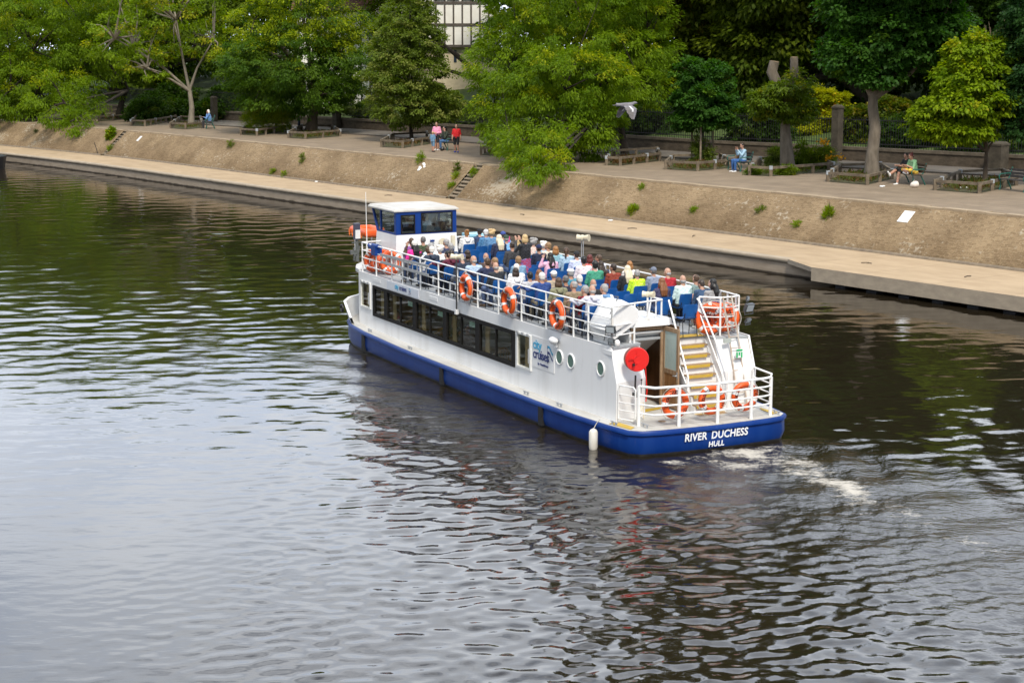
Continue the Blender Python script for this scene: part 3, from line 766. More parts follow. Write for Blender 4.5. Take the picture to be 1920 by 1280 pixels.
# ================================================================== trees
BARK = {}
def bark(name, c1, c2): return M('bark_' + name, c1, .95, c2, 4, (1, 1, .35), .7, 14)
BK_D = bark('dark', (.022, .016, .011), (.05, .038, .026)); BK_G = bark('grey', (.11, .09, .065), (.20, .165, .125)); BK_P = bark('pale', (.17, .145, .11), (.27, .235, .18))
BK_B = bark('brown', (.05, .036, .024), (.10, .075, .05))
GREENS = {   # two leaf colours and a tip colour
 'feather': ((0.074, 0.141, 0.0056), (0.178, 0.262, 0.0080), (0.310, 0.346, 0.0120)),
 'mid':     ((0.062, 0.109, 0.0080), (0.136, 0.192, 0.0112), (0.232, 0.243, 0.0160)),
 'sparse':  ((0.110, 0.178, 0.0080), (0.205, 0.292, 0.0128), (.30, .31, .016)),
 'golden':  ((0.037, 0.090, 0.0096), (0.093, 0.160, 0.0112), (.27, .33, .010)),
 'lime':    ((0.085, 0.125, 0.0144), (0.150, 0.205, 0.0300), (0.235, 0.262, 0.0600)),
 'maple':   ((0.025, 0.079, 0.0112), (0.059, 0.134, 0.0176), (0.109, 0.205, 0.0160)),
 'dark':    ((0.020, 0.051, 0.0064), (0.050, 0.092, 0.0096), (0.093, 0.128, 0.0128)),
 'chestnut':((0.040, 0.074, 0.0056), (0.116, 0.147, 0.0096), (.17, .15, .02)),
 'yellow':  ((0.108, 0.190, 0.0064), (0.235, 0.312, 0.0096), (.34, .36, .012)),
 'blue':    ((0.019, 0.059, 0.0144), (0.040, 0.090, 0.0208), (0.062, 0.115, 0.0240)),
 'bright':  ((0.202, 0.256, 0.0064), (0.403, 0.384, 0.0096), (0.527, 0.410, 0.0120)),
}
def crown_points(lobes, nclump, g):
    A = np.array([max(l[3] * l[4], .1) + l[3] * l[5] for l in lobes]); A = A / A.sum()
    out = []; ctr = []; lo = []
    for l, a in zip(lobes, A):
        n = max(3, int(nclump * a)); d = g.normal(0, 1, (n, 3)); d /= np.linalg.norm(d, axis=1)[:, None]
        k1 = np.sin(d[:, 0] * 5 + l[0]) * np.sin(d[:, 1] * 6 + l[1]) * .5 + np.sin(d[:, 2] * 7 + l[2] + d[:, 0] * 4) * .5
        r = (.45 + .55 * g.random(n) ** .45) * (1 + .16 * k1)
        out.append(np.array(l[:3]) + d * r[:, None] * np.array(l[3:6])); ctr += [l[:3]] * n; lo += [d]
    return np.concatenate(out), np.array(ctr), np.concatenate(lo)

def make_tree(label, base, top, r0, lobes, kind, seed, nclump=260, per=70, L=.2, W=.09, cs=.55, droop=.35, bk=None, tipf=.12, cat='tree', group='trees along the promenade', limbs=26, name='tree', trunk_pts=None, limb_r=.1, flat=.5, outer=.5):
    g = np.random.default_rng(seed); base = np.array(base, float)
    t = thing(name, label, cat, base, 0, group)
    lob = [tuple(np.array(l[:3]) - base) + tuple(l[3:6]) for l in lobes]
    pts, ctr, dr = crown_points(lob, nclump, g)
    # trunk and limbs
    mb = MB(); tp = [np.array(p, float) for p in (trunk_pts or [])]
    topv = np.array(top, float) - base
    path = [np.zeros(3)] + tp + [topv]; n = len(path)
    if n == 2: path = [path[0], path[1] * .5 + g.normal(0, .06, 3), path[1]]; n = 3
    rad = [r0 * 1.25] + [r0 * (1 - .35 * (i / (n - 1))) for i in range(1, n)]
    mb.tube([tuple(p) for p in path], rad, 10)
    sel = g.choice(len(pts), min(limbs, len(pts)), replace=False)
    lobc = np.array([l[:3] for l in lob])
    hubs = []
    for l in lob:
        c = np.array(l[:3]); c2 = c - np.array([0, 0, l[5] * .25]); mid = topv * .6 + c2 * .4 + g.normal(0, .15, 3)
        mb.tube([tuple(topv - np.array([0, 0, .25])), tuple(mid), tuple(c2)], [r0 * .55, r0 * .36, r0 * .2], 7); hubs.append(c2)
    for i in sel:
        h = hubs[int(np.argmin(((lobc - pts[i]) ** 2).sum(1)))]; e = pts[i]
        m1 = h * .5 + e * .5 + g.normal(0, .2, 3) + np.array([0, 0, .15])
        mb.tube([tuple(h), tuple(m1), tuple(e)], [limb_r, limb_r * .5, .012], 5, cap=False)
    mb.build('trunk', bk or BK_B, t, angle=60)
    # foliage
    C1, C2, C3 = [np.array(c) for c in GREENS[kind]]
    N_ = len(pts); ci = np.repeat(np.arange(N_), per); M_ = len(ci)
    size = cs * g.uniform(.6, 1.4, N_)
    off = g.normal(0, 1, (M_, 3)); off /= (np.linalg.norm(off, axis=1)[:, None] + 1e-9); off *= (g.random(M_) ** .5)[:, None]
    off *= size[ci][:, None] * np.array([1, 1, flat])
    hor = np.linalg.norm(off[:, :2], axis=1)
    off[:, 2] -= droop * hor ** 2 / (size[ci] + .1)
    cen = pts[ci] + off
    outw = dr[ci]; ax = outw * .9 + off / (size[ci][:, None] + .01) * .8 + g.normal(0, .45, (M_, 3)); ax[:, 2] -= droop * .9
    ax /= np.linalg.norm(ax, axis=1)[:, None]
    nrm = g.normal(0, .45, (M_, 3)) + outw * .45 + np.array([0, 0, .9])
    cl = g.random(N_)[ci] * .65 + g.random(M_) * .35
    col = C1[None] * (1 - cl[:, None]) + C2[None] * cl[:, None]
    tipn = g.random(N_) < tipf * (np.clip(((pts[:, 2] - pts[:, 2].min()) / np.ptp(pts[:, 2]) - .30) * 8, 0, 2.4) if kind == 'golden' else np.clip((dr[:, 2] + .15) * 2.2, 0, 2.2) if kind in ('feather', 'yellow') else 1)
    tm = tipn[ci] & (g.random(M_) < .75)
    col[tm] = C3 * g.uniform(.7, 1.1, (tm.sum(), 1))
    col *= g.uniform(.8, 1.2, (M_, 1))
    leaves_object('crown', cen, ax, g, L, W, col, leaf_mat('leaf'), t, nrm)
    return t

def lob(px, py, rx, ry, Y, d=0, depth=1.0):
    P = at_y(px, py, Y + d); s = FPX / (P[1] / FW[1]) if False else FPX / np.linalg.norm(P - CAM)
    return (P[0], P[1], P[2], rx / s, rx / s * depth, ry / s)

def park_trees():
    # far left drooping mass
    b = at(222, 223); Y = b[1]
    make_tree('large feathery green tree with a dark leaning trunk at far left', b, at_y(238, 165, Y), .30,
              [lob(60, 70, 150, 95, Y), lob(185, 95, 85, 85, Y), lob(20, 150, 100, 70, Y, -4), lob(120, 180, 75, 50, Y, -12), lob(132, 222, 34, 24, Y, -16), lob(100, -60, 180, 110, Y), lob(205, 60, 60, 75, Y, -2)],
              'feather', 11, 900, 95, .26, .095, .75, .5, BK_D, .12, limbs=40)
    b = at(60, 222); Y = b[1]
    make_tree('low drooping feathery tree cut by the left edge', b, at_y(70, 170, Y), .3,
              [lob(15, 120, 90, 70, Y), lob(-60, 60, 120, 100, Y), lob(130, 205, 45, 34, Y, -8), lob(25, 195, 50, 36, Y, -6), lob(70, 150, 70, 55, Y, -3)], 'feather', 12, 420, 70, .30, .11, .7, .6, BK_D, .1, limbs=26)
    # pale spreading tree
    b = at(358, 236); Y = b[1]
    make_tree('pale trunked spreading tree with thin yellowish leaves and bare grey limbs', b, at_y(355, 165, Y), .24,
              [lob(250, 75, 85, 52, Y), lob(330, 20, 90, 60, Y), lob(400, 60, 50, 55, Y), lob(300, -70, 140, 80, Y), lob(215, 60, 60, 45, Y, -3), lob(275, 120, 55, 30, Y, -2)],
              'sparse', 13, 240, 60, .26, .15, .62, .25, BK_P, .2, limbs=80, limb_r=.11)
    # round golden topped tree
    b = at(583, 249); Y = b[1]
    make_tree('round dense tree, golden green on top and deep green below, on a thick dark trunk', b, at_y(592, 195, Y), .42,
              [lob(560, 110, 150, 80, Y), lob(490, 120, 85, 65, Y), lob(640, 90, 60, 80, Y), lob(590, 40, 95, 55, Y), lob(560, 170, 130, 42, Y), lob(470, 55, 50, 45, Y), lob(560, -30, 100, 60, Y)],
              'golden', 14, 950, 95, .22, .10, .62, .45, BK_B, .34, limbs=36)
    # conical lime
    b = at(772, 265); Y = b[1]
    make_tree('conical olive green lime tree with a slim dark trunk', b, at_y(769, 190, Y), .12,
              [lob(768, 190, 80, 44, Y), lob(765, 140, 84, 50, Y), lob(765, 85, 72, 50, Y), lob(768, 30, 54, 45, Y), lob(770, -30, 40, 40, Y), lob(815, 195, 55, 36, Y)],
              'lime', 15, 700, 80, .17, .12, .42, .4, BK_D, .22, limbs=30, limb_r=.05)
    # big drooping robinia
    b = at(1172, 290); Y = b[1]
    make_tree('largest tree, bright green and drooping over the embankment from a leaning trunk', b, at_y(1155, 190, Y), .22,
              [lob(1060, 90, 185, 110, Y), lob(960, 110, 80, 85, Y, -2), lob(1190, 110, 85, 75, Y), lob(1050, 215, 125, 62, Y, -5), lob(1010, 268, 75, 45, Y, -11), lob(1000, 306, 50, 26, Y, -15), lob(960, 262, 50, 40, Y, -8), lob(1006, 322, 26, 15, Y, -16), lob(1045, 300, 40, 22, Y, -13), lob(1110, 250, 60, 48, Y, -6), lob(1070, -50, 190, 120, Y), lob(1215, 60, 60, 70, Y), lob(925, 190, 50, 55, Y, -3), lob(1060, 150, 150, 70, Y, -5), lob(1210, 160, 55, 40, Y, -2)],
              'feather', 16, 1500, 110, .21, .075, .55, .6, BK_D, .16, limbs=90, limb_r=.06)
    # young staked maple
    b = at(1318, 305); Y = b[1]
    make_tree('young round headed maple tied between stakes', b, at_y(1317, 235, Y), .09,
              [lob(1318, 190, 58, 46, Y), lob(1305, 225, 45, 20, Y), lob(1335, 150, 40, 40, Y), lob(1300, 140, 35, 34, Y), lob(1352, 205, 28, 30, Y)],
              'maple', 17, 430, 60, .16, .15, .32, .35, BK_B, .06, limbs=16, limb_r=.03)
    # pollarded trunk
    b = at(1477, 318); Y = b[1]; s = FPX / Y
    tp = at_y(1473, 175, Y)
    t = make_tree('pollarded tree with two sawn off limbs and sprouting leaves', b, tp, .33,
              [lob(1450, 185, 42, 26, Y, -.6), lob(1495, 200, 34, 26, Y, -.6), lob(1430, 200, 24, 18, Y), lob(1475, 165, 40, 16, Y, -.8), lob(1500, 160, 30, 30, Y)], 'mid', 18, 190, 60, .19, .10, .34, .5, BK_G, .08, limbs=20, limb_r=.025)
    m = MB(); q = lambda x, y: tuple(at_y(x, y, Y) - b)
    m.tube([q(1473, 190), q(1458, 160), q(1447, 135), q(1452, 116)], [.26, .27, .28, .25], 12)
    m.tube([q(1478, 190), q(1487, 160), q(1489, 135), q(1489, 108)], [.25, .22, .22, .20], 12)
    m.build('sawn_limb', BK_G, t, angle=50)
    m = MB(); m.tube([q(1452, 117), q(1452.4, 114.5)], [.23, .23], 12); m.tube([q(1489, 108.5), q(1489, 106.5)], [.18, .18], 12); m.build('cut_face', M('sawn_wood', (.33, .25, .16), .9, (.22, .16, .10), 8), t)
    # tall maple with grey trunk
    b = at(1634, 334); Y = b[1]
    make_tree('tall dark maple on a bulging grey trunk', b, at_y(1637, 175, Y), .33,
              [lob(1660, 60, 85, 70, Y), lob(1590, 100, 48, 45, Y), lob(1720, 45, 75, 62, Y), lob(1640, 135, 60, 26, Y), lob(1600, 20, 60, 50, Y), lob(1690, -60, 130, 90, Y), lob(1700, 105, 40, 32, Y), lob(1775, 60, 50, 55, Y)],
              'maple', 19, 1000, 70, .19, .17, .46, .3, BK_G, .05, limbs=36, trunk_pts=[(0, 0, 1.2), (.1, 0, 2.4), (-.05, 0, 3.4)])
    # yellow green hornbeam
    b = at(1846, 347); Y = b[1]
    make_tree('yellow green layered tree on a slim trunk near the right edge', b, at_y(1850, 275, Y), .11,
              [lob(1815, 190, 85, 38, Y), lob(1800, 240, 75, 22, Y), lob(1825, 140, 68, 40, Y), lob(1835, 95, 55, 36, Y), lob(1870, 110, 40, 45, Y), lob(1760, 232, 48, 18, Y), lob(1880, 180, 40, 40, Y), lob(1740, 205, 28, 14, Y)],
              'yellow', 20, 680, 60, .20, .13, .42, .55, BK_B, .12, limbs=30, limb_r=.03, flat=.35)
    b = at(1960, 350); Y = b[1]
    make_tree('dark bluish green tree cut by the right edge', b, at_y(1955, 250, Y), .3,
              [lob(1915, 170, 50, 55, Y), lob(1960, 110, 80, 70, Y), lob(1920, 225, 40, 28, Y), lob(1980, 0, 90, 90, Y)], 'blue', 21, 480, 70, .17, .13, .42, .4, BK_D, .03, limbs=16)
    # bare twiggy top of a dead tree
    b = at(1880, 322) + np.array([3.5, 9.0, 1.2]); Y = b[1]; t = thing('dead_tree', 'bare twiggy dead tree top above the yellow green tree', 'tree', b, 0, 'garden trees behind the wall')
    g = np.random.default_rng(4); m = MB(); q = lambda x, y: at_y(x, y, Y) - b
    m.tube([(0, 0, 0), tuple(q(1872, 180)), tuple(q(1871, 110))], [.2, .14, .1], 8)
    for k in range(34):
        a = q(1871 + g.normal(0, 2), 150 - 45 * g.random()); e = q(1871 + g.normal(0, 30), 45 + 40 * g.random()) + np.array([0, g.normal(0, 1), 0]); c = a * .55 + e * .45 + np.array([g.normal(0, .2), 0, -.2])
        m.tube([tuple(a), tuple(c), tuple(e)], [.045, .028, .01], 5, cap=False)
        e2 = e + np.array([g.normal(0, .5), g.normal(0, .5), .3]); m.tube([tuple(c), tuple(e2)], [.022, .008], 4, cap=False)
    m.build('trunk', bark('dead', (.26, .19, .12), (.36, .28, .18)), t, angle=60)

def bg_trees():
    def bt(label, px, py, off, lobes, kind, seed, n, per=60, L=.34, W=.22, r=.4, cs=.9, top=None, droop=.3, tipf=.08, bk=None):
        b = at(px, py) + np.array([QN[0] * off, QN[1] * off, .6]); Y = b[1]
        lb = [lob(x, y, rx, ry, Y, d) for x, y, rx, ry, d in lobes]
        tp = np.array(lb[0][:3]) if top is None else at_y(*top, Y)
        return make_tree(label, b, tp * .5 + (b + np.array([0, 0, 2.])) * .5, r, lb, kind, seed, n, per, L, W, cs, droop, bk or BK_D, tipf, 'tree', 'garden trees behind the wall', limbs=16)
    bt('dark tree behind the far left trees', 130, 215, 26, [(120, 60, 150, 120, 0), (40, -60, 150, 130, 0), (230, -40, 130, 120, 0), (230, 130, 60, 70, 0)], 'mid', 31, 420)
    bt('dark green tree between the pale tree and the golden tree', 430, 225, 14, [(420, 60, 60, 80, 0), (400, -40, 90, 80, 0), (460, 120, 45, 60, 0)], 'mid', 32, 300)
    bt('green tree rising behind the conical lime', 790, 240, 16, [(750, 30, 58, 45, 0), (690, -60, 70, 50, 0), (735, 90, 45, 60, 0)], 'mid', 33, 300, L=.28, top=(735, 130))
    bt('horse chestnut with broad hanging leaves behind the drooping tree', 1230, 275, 12, [(1290, 70, 110, 80, 0), (1240, -60, 150, 120, 0), (1300, 130, 60, 40, 0), (1380, 20, 90, 70, 0), (1230, -260, 150, 170, 0), (1270, -480, 150, 160, 0), (1270, -680, 130, 150, 0), (1280, -840, 90, 90, 0)], 'chestnut', 34, 1300, 60, .42, .22, .5, 1.0)
    bt('horse chestnut with rusty tinged leaves behind the pollarded tree', 1450, 285, 12, [(1430, 70, 100, 75, 0), (1520, 40, 90, 70, 0), (1450, -60, 160, 110, 0), (1390, 130, 60, 40, 0), (1540, 110, 40, 35, 2), (1440, -270, 150, 170, 0), (1440, -490, 150, 160, 0), (1440, -690, 130, 150, 0), (1440, -850, 90, 90, 0)], 'chestnut', 35, 1350, 60, .42, .22, .5, 1.0)
    bt('dark tree behind the tall maple', 1640, 290, 14, [(1650, 60, 120, 90, 0), (1760, 90, 110, 80, 0), (1690, -60, 170, 120, 0), (1850, 60, 100, 110, 2), (1620, 160, 60, 30, 3)], 'dark', 36, 620)
    bt('dark tree filling the upper right corner', 1900, 310, 12, [(1900, 80, 110, 110, 0), (1960, -40, 150, 120, 0), (1830, 0, 90, 80, 0)], 'dark', 37, 480)
    bt('tall dark tree behind the chestnuts', 1420, 262, 34, [(1300, 60, 190, 150, 0), (1500, 60, 190, 150, 0), (1400, -170, 280, 170, 0)], 'dark', 38, 520, 60, .6, .4, .6, 1.5)
    bt('tall dark tree far behind at right', 1750, 270, 34, [(1750, 100, 220, 160, 0), (1800, -100, 240, 160, 0), (1950, 60, 160, 180, 0)], 'dark', 39, 520, 60, .6, .4, .6, 1.5)
    bt('tall dark tree behind the largest tree', 1090, 255, 22, [(1080, 60, 170, 130, 0), (1060, -110, 200, 140, 0), (1180, 110, 110, 90, 0), (1005, 70, 80, 100, 0)], 'dark', 40, 420, 60, .5, .3, .6, 1.3)
    bt('dark tree far behind at upper left', 330, 215, 40, [(300, 40, 150, 130, 0), (220, -80, 200, 140, 0), (400, -90, 130, 110, 0)], 'dark', 41, 420, 60, .6, .4, .6, 1.5)
    bt('dark distant tree behind the golden tree', 560, 220, 34, [(520, 60, 90, 110, 0), (500, -80, 110, 110, 0), (600, -110, 90, 70, 0)], 'dark', 42, 320, 60, .55, .36, .5, 1.3)

    # the tallest garden trees: their tops are above the frame, their reflections darken the river below the stern
    bt('tallest dark lime tree of the gardens behind the staked maple', 1310, 268, 20, [(1300, -120, 150, 150, 0), (1310, -330, 130, 150, 0)], 'dark', 43, 520, 50, .6, .4, .6, 1.5)
    bt('tall dark lime tree of the gardens behind the pollarded tree', 1460, 280, 20, [(1470, -150, 130, 160, 0), (1470, -350, 120, 150, 0)], 'dark', 44, 480, 50, .6, .4, .6, 1.5)
    bt('tall dark lime tree of the gardens behind the largest tree', 1150, 262, 20, [(1140, -150, 130, 160, 0), (1170, -300, 110, 140, 0)], 'dark', 45, 380, 50, .6, .4, .6, 1.5)
    bt('broad dark tree of the gardens behind the tall maple', 1680, 285, 22, [(1660, -150, 140, 160, 0), (1680, -240, 110, 100, 0)], 'dark', 46, 380, 50, .6, .4, .6, 1.5)
    bt('dark tree behind the pale spreading tree', 250, 214, 18, [(230, 40, 120, 100, 0), (330, 10, 110, 90, 0), (150, -40, 120, 100, 0), (280, 130, 70, 50, 0)], 'mid', 47, 480, 60, .4, .26, .5, 1.1)
    bt('dark tree behind the left edge', 10, 208, 20, [(0, 30, 150, 110, 0), (90, 20, 110, 100, 0), (-60, -60, 150, 110, 0), (20, 140, 90, 50, 0)], 'mid', 48, 420, 60, .4, .26, .5, 1.1)

    bt('green tree left of the frame beyond the far steps, nearest the left edge', -150, 206, 6, [(-150, 60, 130, 100, 0), (-220, 120, 90, 70, 0), (-100, -30, 120, 90, 0)], 'feather', 81, 420, 60, .3, .12, .4, .8)
    bt('green tree well left of the frame on the promenade', -340, 200, 8, [(-340, 60, 140, 100, 0), (-400, 130, 90, 60, 0), (-300, -40, 120, 90, 0)], 'mid', 82, 380, 60, .35, .16, .4, .9)
    bt('farthest green tree left of the frame on the promenade', -560, 196, 8, [(-560, 60, 150, 100, 0), (-640, 120, 100, 60, 0), (-500, 100, 100, 70, 0)], 'mid', 83, 380, 60, .35, .16, .4, .9)

def shrub(label, px, py, off, lobes, kind, seed, n, per=60, L=.16, W=.08, cs=.35, droop=.2, z=.0, tipf=.1, flowers=None, name='shrub', fl=.5, group='shrubs and plants on the bank'):
    g = np.random.default_rng(seed); b = at(px, py) + np.array([QN[0] * off, QN[1] * off, z]); Y = b[1]
    t = make_tree(label, b, b + np.array([0, 0, .4]), .05, [lob(x, y, rx, ry, Y, d) for x, y, rx, ry, d in lobes], kind, seed, n, per, L, W, cs, droop, BK_B, tipf, 'shrub', group, limbs=14, name=name, limb_r=.02, flat=fl)
    if flowers:
        pts = [];
        for x, y, r, k in flowers:
            for _ in range(k): pts.append(at_y(x + g.normal(0, r), y + g.normal(0, r * .8), Y - .4 + g.normal(0, .25)) - b)
        pts = np.array(pts); ax = g.normal(0, 1, (len(pts), 3)); ax /= np.linalg.norm(ax, axis=1)[:, None]
        leaves_object('flowers', pts, ax, g, .13, .13, np.tile(np.array([.62, .30, .01]), (len(pts), 1)) * g.uniform(.7, 1.1, (len(pts), 1)), leaf_mat('petal', .6, .2), t)
    return t
def shrubs():
    shrub('dark evergreen shrub in the bed left of the pale trunk', 285, 228, 0, [(285, 200, 34, 26, 0), (260, 212, 22, 16, 0)], 'dark', 51, 130, L=.2, W=.12, cs=.5)
    hedge = [((300, 228), (300, 205, 60, 26, 0)), ((400, 228), (405, 207, 50, 24, 0))]
    for i, ((x, y), l) in enumerate(hedge):
        shrub(['ivy covered hedge behind the left beds', 'ivy covered hedge behind the seated elder'][i], x, y, 7 if i else 8, [l, (l[0] + 30, l[1] - 25, 40, 26, 2)], 'dark', 52 + i, 220, L=.24, W=.2, cs=.6)
    shrub('clump of tall dry grass in its railed bed', 500, 249, 0, [(478, 225, 22, 20, 0), (505, 222, 26, 18, 0), (528, 226, 16, 14, 0)], 'sparse', 55, 150, 70, .42, .022, .36, -.8, tipf=.3, fl=1.0, name='grass_clump')
    shrub('yellow flowering ragwort bush right of the pollarded trunk', 1520, 316, 0, [(1518, 298, 22, 20, 0), (1545, 296, 18, 20, 0), (1500, 290, 14, 22, 0)], 'mid', 56, 140, L=.16, W=.05, cs=.34, flowers=[(1543, 266, 4, 60), (1553, 295, 4, 40), (1575, 294, 3, 24)])
    shrub('low leafy weeds before the pollarded trunk', 1475, 328, 0, [(1475, 322, 16, 11, 0), (1412, 322, 10, 9, 0)], 'mid', 57, 70, L=.16, W=.06, cs=.25)
    shrub('grey green weeds left of the pollarded trunk', 1455, 312, 0, [(1452, 296, 12, 15, 0)], 'lime', 58, 50, L=.2, W=.04, cs=.3)
    shrub('tall weeds inside the guard of the young maple', 1312, 305, -.2, [(1310, 280, 14, 24, 0), (1328, 292, 12, 14, 0)], 'lime', 59, 60, L=.16, W=.05, cs=.3)
    shrub('bright yellow leaved bush behind the railings with orange blossom', 1545, 288, 3.2, [(1535, 190, 34, 30, 0), (1560, 215, 30, 24, 0), (1520, 235, 30, 26, 0), (1570, 185, 20, 18, 0)], 'bright', 60, 240, L=.2, W=.12, cs=.4, flowers=[(1558, 205, 9, 120), (1548, 215, 8, 60), (1572, 190, 8, 60)], group='shrubs behind the railings')
    shrub('ivy bush over the railings left of the tall maple trunk', 1605, 296, 2.4, [(1595, 225, 28, 30, 0), (1660, 215, 50, 36, 0), (1620, 260, 40, 24, 0)], 'chestnut', 61, 260, L=.18, W=.16, cs=.4, tipf=.25, group='shrubs behind the railings')
    shrub('ivy bush behind the railings right of the tall maple trunk', 1700, 303, 2.4, [(1700, 250, 55, 34, 0), (1760, 260, 50, 34, 0)], 'dark', 62, 200, L=.18, W=.16, cs=.4, tipf=.2, group='shrubs behind the railings')
    shrub('dark shrubs behind the railings right of the young maple', 1430, 290, 2.4, [(1400, 235, 45, 40, 0), (1450, 245, 40, 30, 0)], 'dark', 63, 190, L=.2, W=.15, cs=.45, group='shrubs behind the railings')
    shrub('dark shrubs behind the railings left of the young maple', 1250, 275, 2.4, [(1230, 235, 45, 34, 0), (1180, 225, 45, 38, 0)], 'dark', 64, 190, L=.2, W=.15, cs=.45, group='shrubs behind the railings')
    shrub('green shrubs behind the wall right of the conical tree', 860, 252, 2.4, [(850, 215, 42, 26, 0), (900, 225, 40, 28, 0), (830, 190, 30, 26, 2)], 'mid', 65, 200, L=.22, W=.14, cs=.45, group='shrubs behind the railings')
    shrub('grey green shrubs under the golden tree by the pale railings', 700, 242, 3.5, [(700, 205, 40, 18, 0), (655, 200, 20, 14, 0)], 'lime', 66, 110, L=.2, W=.12, cs=.45, group='shrubs behind the railings')
    shrub('dark shrubs along the wall at the right edge', 1850, 312, 2.4, [(1820, 270, 50, 30, 0), (1900, 270, 60, 40, 0)], 'dark', 67, 220, L=.2, W=.15, cs=.45, group='shrubs behind the railings')
    # weeds rooted in the embankment
    def weed(lb, x, y, rx, ry, kind, seed, n=18, L=.17, W=.03, dr=-.8):
        kind = {'mid': 'sparse', 'lime': 'lime', 'yellow': 'yellow'}.get(kind, kind); rx *= .62; ry *= .75
        b = slope_point(x, y); Y = b[1]
        make_tree(lb, b, b + np.array([0, 0, .12]), .02, [lob(x, y - ry * .5, rx, ry, Y)], kind, seed, n, 22, L, W, .13, dr, BK_B, .15, 'weed', 'weeds in the embankment', limbs=6, name='weed', limb_r=.008, flat=.9)
    weed('bushy green weed with reddish stems below the dry grass bed', 433, 277, 9, 12, 'lime', 71)
    weed('slender yellowish weed in the middle of the far embankment', 567, 305, 5, 14, 'lime', 72)
    weed('tall thin weed pair beside the white sack', 789, 306, 10, 15, 'mid', 73, L=.3)
    weed('reddish brown dock stalk beside the near steps', 857, 325, 6, 15, 'chestnut', 74, L=.2)
    weed('green weed at the foot of the dock stalk', 856, 333, 7, 6, 'mid', 75)
    weed('yellow green weed on the right kerb of the near steps', 888, 328, 9, 10, 'yellow', 76)
    weed('spreading green weed low on the embankment at centre', 1188, 399, 12, 9, 'mid', 77, 36)
    weed('upright green weed on the embankment below the tall maple', 1554, 407, 10, 13, 'mid', 78, 40)
    weed('small tuft at the slope foot left of the boat', 512, 326, 4, 6, 'mid', 79, 12)
    weed('low tuft pair at the slope foot left of the boat', 533, 330, 6, 5, 'mid', 80, 12)
    weed('faint dry tuft right of the centre weed', 1427, 397, 12, 5, 'lime', 81, 14)
    weed('small tuft near the middle of the right embankment', 1302, 397, 4, 5, 'mid', 82, 10)
    weed('ivy trailing down beside the far steps', 208, 260, 12, 18, 'mid', 83, 60, .22, .14, .3)
    weed('dark tuft on the far left embankment', 68, 251, 6, 6, 'dark', 84, 16)
    weed('green tuft on the lower far steps', 207, 281, 5, 5, 'mid', 85, 14)
    weed('weed growing between the lower near steps', 848, 352, 7, 6, 'mid', 86, 16)
    weed('small bright tuft below the blank white board', 1495, 425, 4, 4, 'mid', 87, 10)
    weed('tiny tuft above the spreading weed', 1204, 355, 4, 3, 'mid', 88, 8)
def near_bank():
    # the river's other bank, left of the frame: it is what the cabin windows and the hull reflect
    mb = MB(); P = [(-27, 18), (-40, 62), (-56, 110), (-80, 175)]
    for (x0, y0), (x1, y1) in zip(P[:-1], P[1:]):
        mb.add([(x0, y0, -.3), (x1, y1, -.3), (x1 - 4, y1, 2.2), (x0 - 4, y0, 2.2)], [(0, 1, 2, 3)]); mb.add([(x0 - 4, y0, 2.2), (x1 - 4, y1, 2.2), (x1 - 80, y1, 2.6), (x0 - 80, y0, 2.6)], [(0, 1, 2, 3)])
    tag(mb.build('near_bank', _mats['garden_grass']), kind='structure')
    for i, (x, y, h) in enumerate(((-37, 30, 11), (-45, 52, 13), (-52, 72, 14), (-62, 95, 15), (-74, 118, 15))):
        b = np.array([x - 3., y, 2.3])
        make_tree(['willow like tree on the near bank, closest to the camera', 'broad green tree on the near bank beside the cruiser', 'tall green tree on the near bank beyond the cruiser', 'large dark tree on the near bank, second from the far end', 'large dark tree at the far end of the near bank'][i], b, b + np.array([0, 0, h * .45]), .4,
                  [(b[0], b[1], 2.3 + h * .62, 6.5, 7.5, h * .40), (b[0] + 1.5, b[1] + 4, 2.3 + h * .4, 5, 6, h * .3), (b[0] + 1, b[1] - 5, 2.3 + h * .42, 5, 6, h * .3)], 'dark', 91 + i, 260, 50, .55, .35, .5, 1.2, BK_D, .08, 'tree', 'trees on the near bank', limbs=12)
park_trees(); bg_trees(); shrubs(); near_bank()

# stakes and mesh guard of the young maple
b0 = at(1318, 305); t = thing('tree_guard', 'three timber stakes with wire mesh round the young maple', 'tree guard', b0)
wood = M('stake_timber', (.16, .12, .08), .9, (.24, .19, .13), 4); 
for x, y in ((1297, 303), (1313, 307), (1336, 303)):
    p = at(x, y) - b0; m = MB(); m.box(p[0] - .045, p[0] + .045, p[1] - .045, p[1] + .045, 0, 2.1); m.build('stake', wood, t)
m = MB(); pa, pb, pc = [at(x, y) - b0 for x, y in ((1297, 303), (1313, 307), (1336, 303))]
for a, b in ((pb, pc), (pc, pa)):
    for k in range(1, 24): z = k * .08; m.cyl((a[0], a[1], z), (b[0], b[1], z), .004, 4)
    for k in range(12): f = k / 11; m.cyl(tuple(a * (1 - f) + b * f), tuple(a * (1 - f) + b * f + np.array([0, 0, 1.9])), .004, 4)
m.build('wire_mesh', M('guard_wire', (.12, .13, .12), .6, metal=.5), t)

